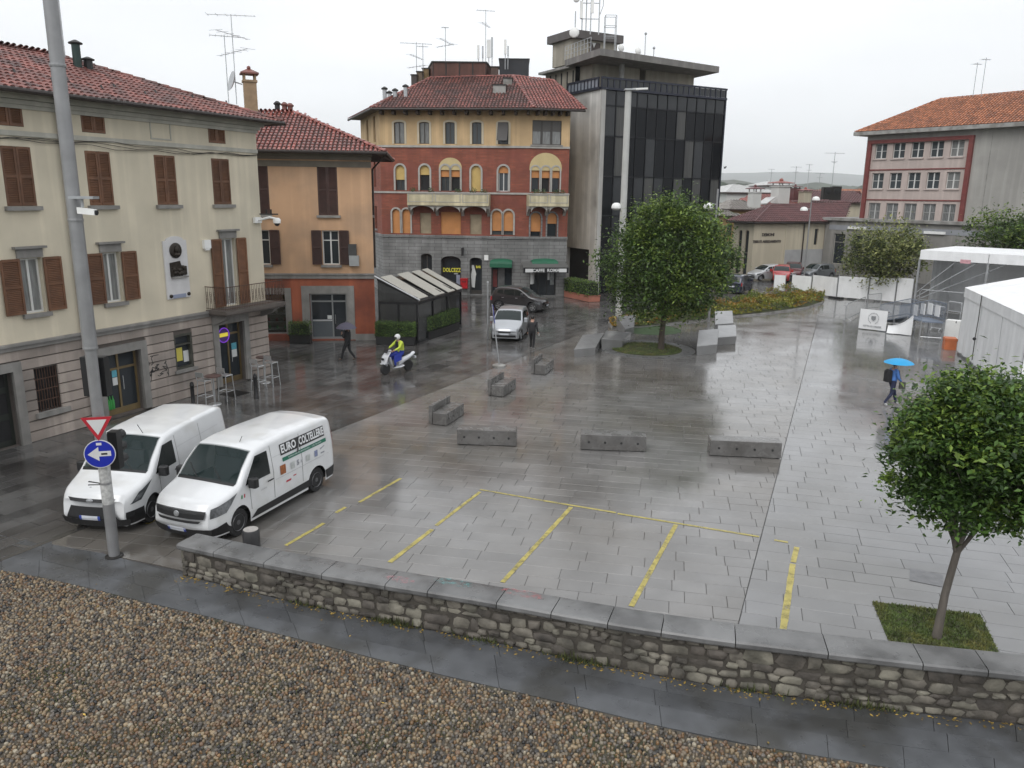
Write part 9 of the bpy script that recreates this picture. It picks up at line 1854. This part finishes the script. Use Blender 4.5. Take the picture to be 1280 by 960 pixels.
m2 = MB(); m2.tube([sp3(0,0,.15),sp3(0,W_,.15)],.03,5); m2.tube([sp3(0,0,hd-.1),sp3(1.8,0,.15)],.025,5); m2.tube([sp3(1.8,0,dz(1.8)-.1),sp3(3.6,0,.1)],.025,5); m2.build('bracing', M_steel, st)
for w in (0,W_):
    m2 = MB(); n = int(rl_/.16)
    for k in range(n+1): s_ = rl_*k/n; m2.tube([sp3(s_,w,dz(s_)),sp3(s_,w,dz(s_)+1.05)],.012,4)
    for h in (.15,1.05): m2.tube([sp3(0,w,dz(0)+h),sp3(1.8,w,dz(1.8)+h),sp3(rl_,w,dz(rl_)+h)],.025,5)
    m2.build('railing', M_bst, st)
for k in range(4): s_ = .6+k*.9; m2 = MB(); m2.box8([sp3(s_,W_*.98,dz(s_)+.2),sp3(s_+.55,W_*.98,dz(s_)+.2),sp3(s_+.55,W_*.95,dz(s_)+.2),sp3(s_,W_*.95,dz(s_)+.2),sp3(s_,W_*.98,dz(s_)+.85),sp3(s_+.55,W_*.98,dz(s_)+.85),sp3(s_+.55,W_*.95,dz(s_)+.85),sp3(s_,W_*.95,dz(s_)+.85)]); m2.build('white_panel', M_tent, st)
def barrier(name, label, p0, p1, h, mt, bars=True, z0=0.0, nb=14):
    a, b = Vector(p0), Vector(p1); t = thing(name, ((a.x+b.x)/2,(a.y+b.y)/2,z0), label, 'barrier'); m2 = MB(); up_ = Vector((0,0,h)); m2.tube([a+Vector((0,0,.15)),a+up_*.93,a+(b-a)*.04+up_,b-(b-a)*.04+up_,b+up_*.93,b+Vector((0,0,.15)),a+Vector((0,0,.15))],.025,6); m2.build('frame', mt, t); m2 = MB()
    if bars:
        for k in range(1,nb): p = a.lerp(b,k/nb); m2.tube([p+Vector((0,0,.15)),p+up_],.010,4)
    else:
        for f in (.4,.7): m2.tube([a+up_*f,b+up_*f],.02,5)
    m2.build('bars', mt, t); n = (b-a).cross(Vector((0,0,1))).normalized()*.25
    for p in (a.lerp(b,.12),a.lerp(b,.88)): m2 = MB(); m2.tube([p-n,p+Vector((0,0,.16)),p+n],.02,5); m2.build('foot', mt, t)
    return t
barrier('crowd_barrier','grey steel crowd barrier leaning open beside the white hoarding',G(1056,402),G(1080,391),1.15,M_steel); barrier('crowd_barrier','steel crowd barrier standing behind the banner at the ramp foot',G(1083,388),G(1100,386),1.15,M_steel)
barrier('guard_rail','grey tube guard rail at the open front of the marquee',FM.pt(.4,0,.3),FM.pt(3.6,0,.3),2.2,M_steel,False); barrier('guard_rail','second tube guard rail beside the first under the marquee fascia',FM.pt(3.8,0,.3),FM.pt(6.6,0,.3),2.2,M_steel,False); barrier('steel_gate','small pale tubular gate next to the white cabinet',G(1163,412),G(1177,414),1.5,M_alu,False); barrier('steel_gate','pale tubular gate right behind the white cabinet',G(1181,415),G(1197,418),1.9,M_alu,False)
# banners, cabinet, orange ballast block
F = Fac(V2(G(1073,411)),V2(G(1107,415))); bn = thing('banner_cover', (*F.pt(F.L/2,0)[:2],0), 'white fabric banner with laurel crest hung on a barrier by the ramp', 'banner'); hb2 = HT(V2(F.pt(0,0)),386); o = drape(F,0,F.L,.05,hb2,.02,bn,'cloth'); m2 = MB(); m2.prism([F.pt(0,hb2,0),F.pt(F.L,hb2,0),F.pt(F.L,hb2-.15,-.5),F.pt(0,hb2-.15,-.5)],(0,0,.02)); m2.build('cloth_top', M_tent, bn); M_crest = mat('crest_grey',(.22,.23,.24),.6,var=.1); c_ = (F.L*.52,hb2*.60)
for k in range(18):
    a = radians(-60+k*300/17)+pi/2*1; a = radians(240-k*300/17); p = F.pt(c_[0]+.30*cos(a),c_[1]+.32*sin(a),.06); m2 = MB(); u = F.u*cos(a+.7)*.06+Vector((0,0,sin(a+.7)*.06)); v = F.u*-sin(a+.7)*.022+Vector((0,0,cos(a+.7)*.022)); m2.poly([p-u,p+v,p+u,p-v]); m2.build('crest_leaf', M_crest, bn)
m2 = MB(); m2.prism([F.pt(c_[0]-.13,c_[1]+.14,.05),F.pt(c_[0]-.13,c_[1]-.04,.05),F.pt(c_[0],c_[1]-.16,.05),F.pt(c_[0]+.13,c_[1]-.04,.05),F.pt(c_[0]+.13,c_[1]+.14,.05)],F.n*.01); m2.build('crest_shield', M_crest, bn); text_mb('CITTA DI VARESE',.14,M=facM(F,F.L*.5,hb2*.20,.06),bold=.004).build('lettering', M_crest, bn)
F = Fac(V2(G(1108,417)),V2(G(1139,420))); cv = thing('curved_cover', (*F.pt(F.L/2,0)[:2],0), 'white tarpaulin with swept up edge lying against the ramp', 'tarpaulin'); m2 = MB(); vs = []; hc = HT(V2(F.pt(F.L,0)),394)
for i in range(13):
    f = i/12; zt3 = .45+(hc-.45)*f**2.2
    for j in range(5): vs.append(F.pt(F.L*f,.04+(zt3-.04)*j/4,.05*sin(f*9)*(1-j/4)-.25*(j/4)*(1-f)))
m2.add(vs,[(i*5+j,(i+1)*5+j,(i+1)*5+j+1,i*5+j+1) for i in range(12) for j in range(4)]); m2.build('cloth', M_tent, cv, smooth=True); m2 = MB(); m2.tube([F.pt(F.L*f/12,.45+(hc-.45)*(f/12)**2.2,-.25*(1-f/12)) for f in range(13)],.03,5); m2.build('hem', M_tent, cv)
F = Fac(V2(G(1179,424)),V2(G(1197,426))); cb = thing('white_cabinet', (*F.pt(F.L/2,0)[:2],0), 'white metal cabinet between stage ramp and tent corner', 'cabinet'); m2 = MB(); m2.fb(F,0,F.L,.08,HT(V2(F.pt(0,0)),400),-.6,0); m2.build('body', M_white, cb); m2 = MB(); m2.fb(F,F.L*.7,F.L*.75,1.0,1.12,.0,.03); m2.build('handle', M_black, cb); m2 = MB(); m2.fb(F,.05,F.L-.05,0,.08,-.55,-.05); m2.build('base', M_black, cb)
F = Fac(V2(G(1180,437)),V2(G(1195,438))); m2 = MB(); m2.fb(F,0,F.L,0,.62,-.7,0); o = tag(m2.build('ballast_block', mat('orange_plastic',(.52,.15,.055),.5,var=.12,vs=3)), 'orange plastic ballast tank at the foot of the white tent corner', 'ballast'); m2 = MB(); m2.fb(F,-.02,F.L+.02,.5,.56,-.72,.02); m2.build('rim', MATS['orange_plastic'], o)
# stacked trestles under the marquee
for k in range(5): p = FM.pt(4.6+k*.45,0,-1.2); m2 = MB(); m2.tube([p,p+Vector((0,0,2.5))],.04,5); m2.tube([p+Vector((-.2,0,1.4)),p+Vector((.25,0,1.4))],.03,5); tag(m2.build('trestle_pole', M_iron), 'dark upright pole stored under the marquee behind the tent', 'pole', 'poles stored under the marquee')
# white hoarding panels
hs = [((966,364.5),(981,365.5),343.5),((988,366),(1013,368.5),343.5),((1013.5,368.5),(1045,373),343.5),((1045.5,373),(1084,376),345),((1084.5,376),(1118,379),346),((1118.5,379),(1139,381),347)]
for k,(a,b,yt) in enumerate(hs):
    F = Fac(V2(G(*a)),V2(G(*b))); t = thing('hoarding_panel', (*F.pt(F.L/2,0)[:2],0), ('single white hoarding panel standing apart by the cars','white hoarding panel right of the thin street lamp','white hoarding panel with black foot beam at its end','wide white hoarding panel behind the crowd barrier','white hoarding panel behind the pale tree trunk','white hoarding panel meeting the marquee side wall')[k], 'hoarding'); h = HT(V2(F.pt(0,0)),yt); drape(F,.05,F.L-.05,.12,h,.015,t,'sheet')
    for x in (.03,F.L-.03): m2 = MB(); m2.tube([F.pt(x,0,-.03),F.pt(x,h+.1,-.03)],.03,6); m2.build('post', M_steel, t)
    m2 = MB(); m2.fb(F,F.L-.6 if k == 2 else 0,F.L+.6 if k == 2 else .5,.0,.14,-.2,.2); m2.build('foot', M_black if k in (2,3) else M_concrete, t)
# ------------------------------------------------------------------ damp air
hz = MB(); hz.box(-7500,7500,-80,9800,-7,330); ho = hz.build('haze', M_white, org=(0,0,-7)); ho['kind'] = 'stuff'
MH = bpy.data.materials.new('haze_air'); MH.use_nodes = True; nh = MH.node_tree.nodes; nh.clear(); oh = nh.new('ShaderNodeOutputMaterial'); pv = nh.new('ShaderNodeVolumePrincipled')
pv.inputs['Color'].default_value = (.985,.99,1.0,1); pv.inputs['Density'].default_value = .00017; pv.inputs['Anisotropy'].default_value = .0; MH.node_tree.links.new(pv.outputs[0], oh.inputs['Volume']); ho.data.materials.clear(); ho.data.materials.append(MH)
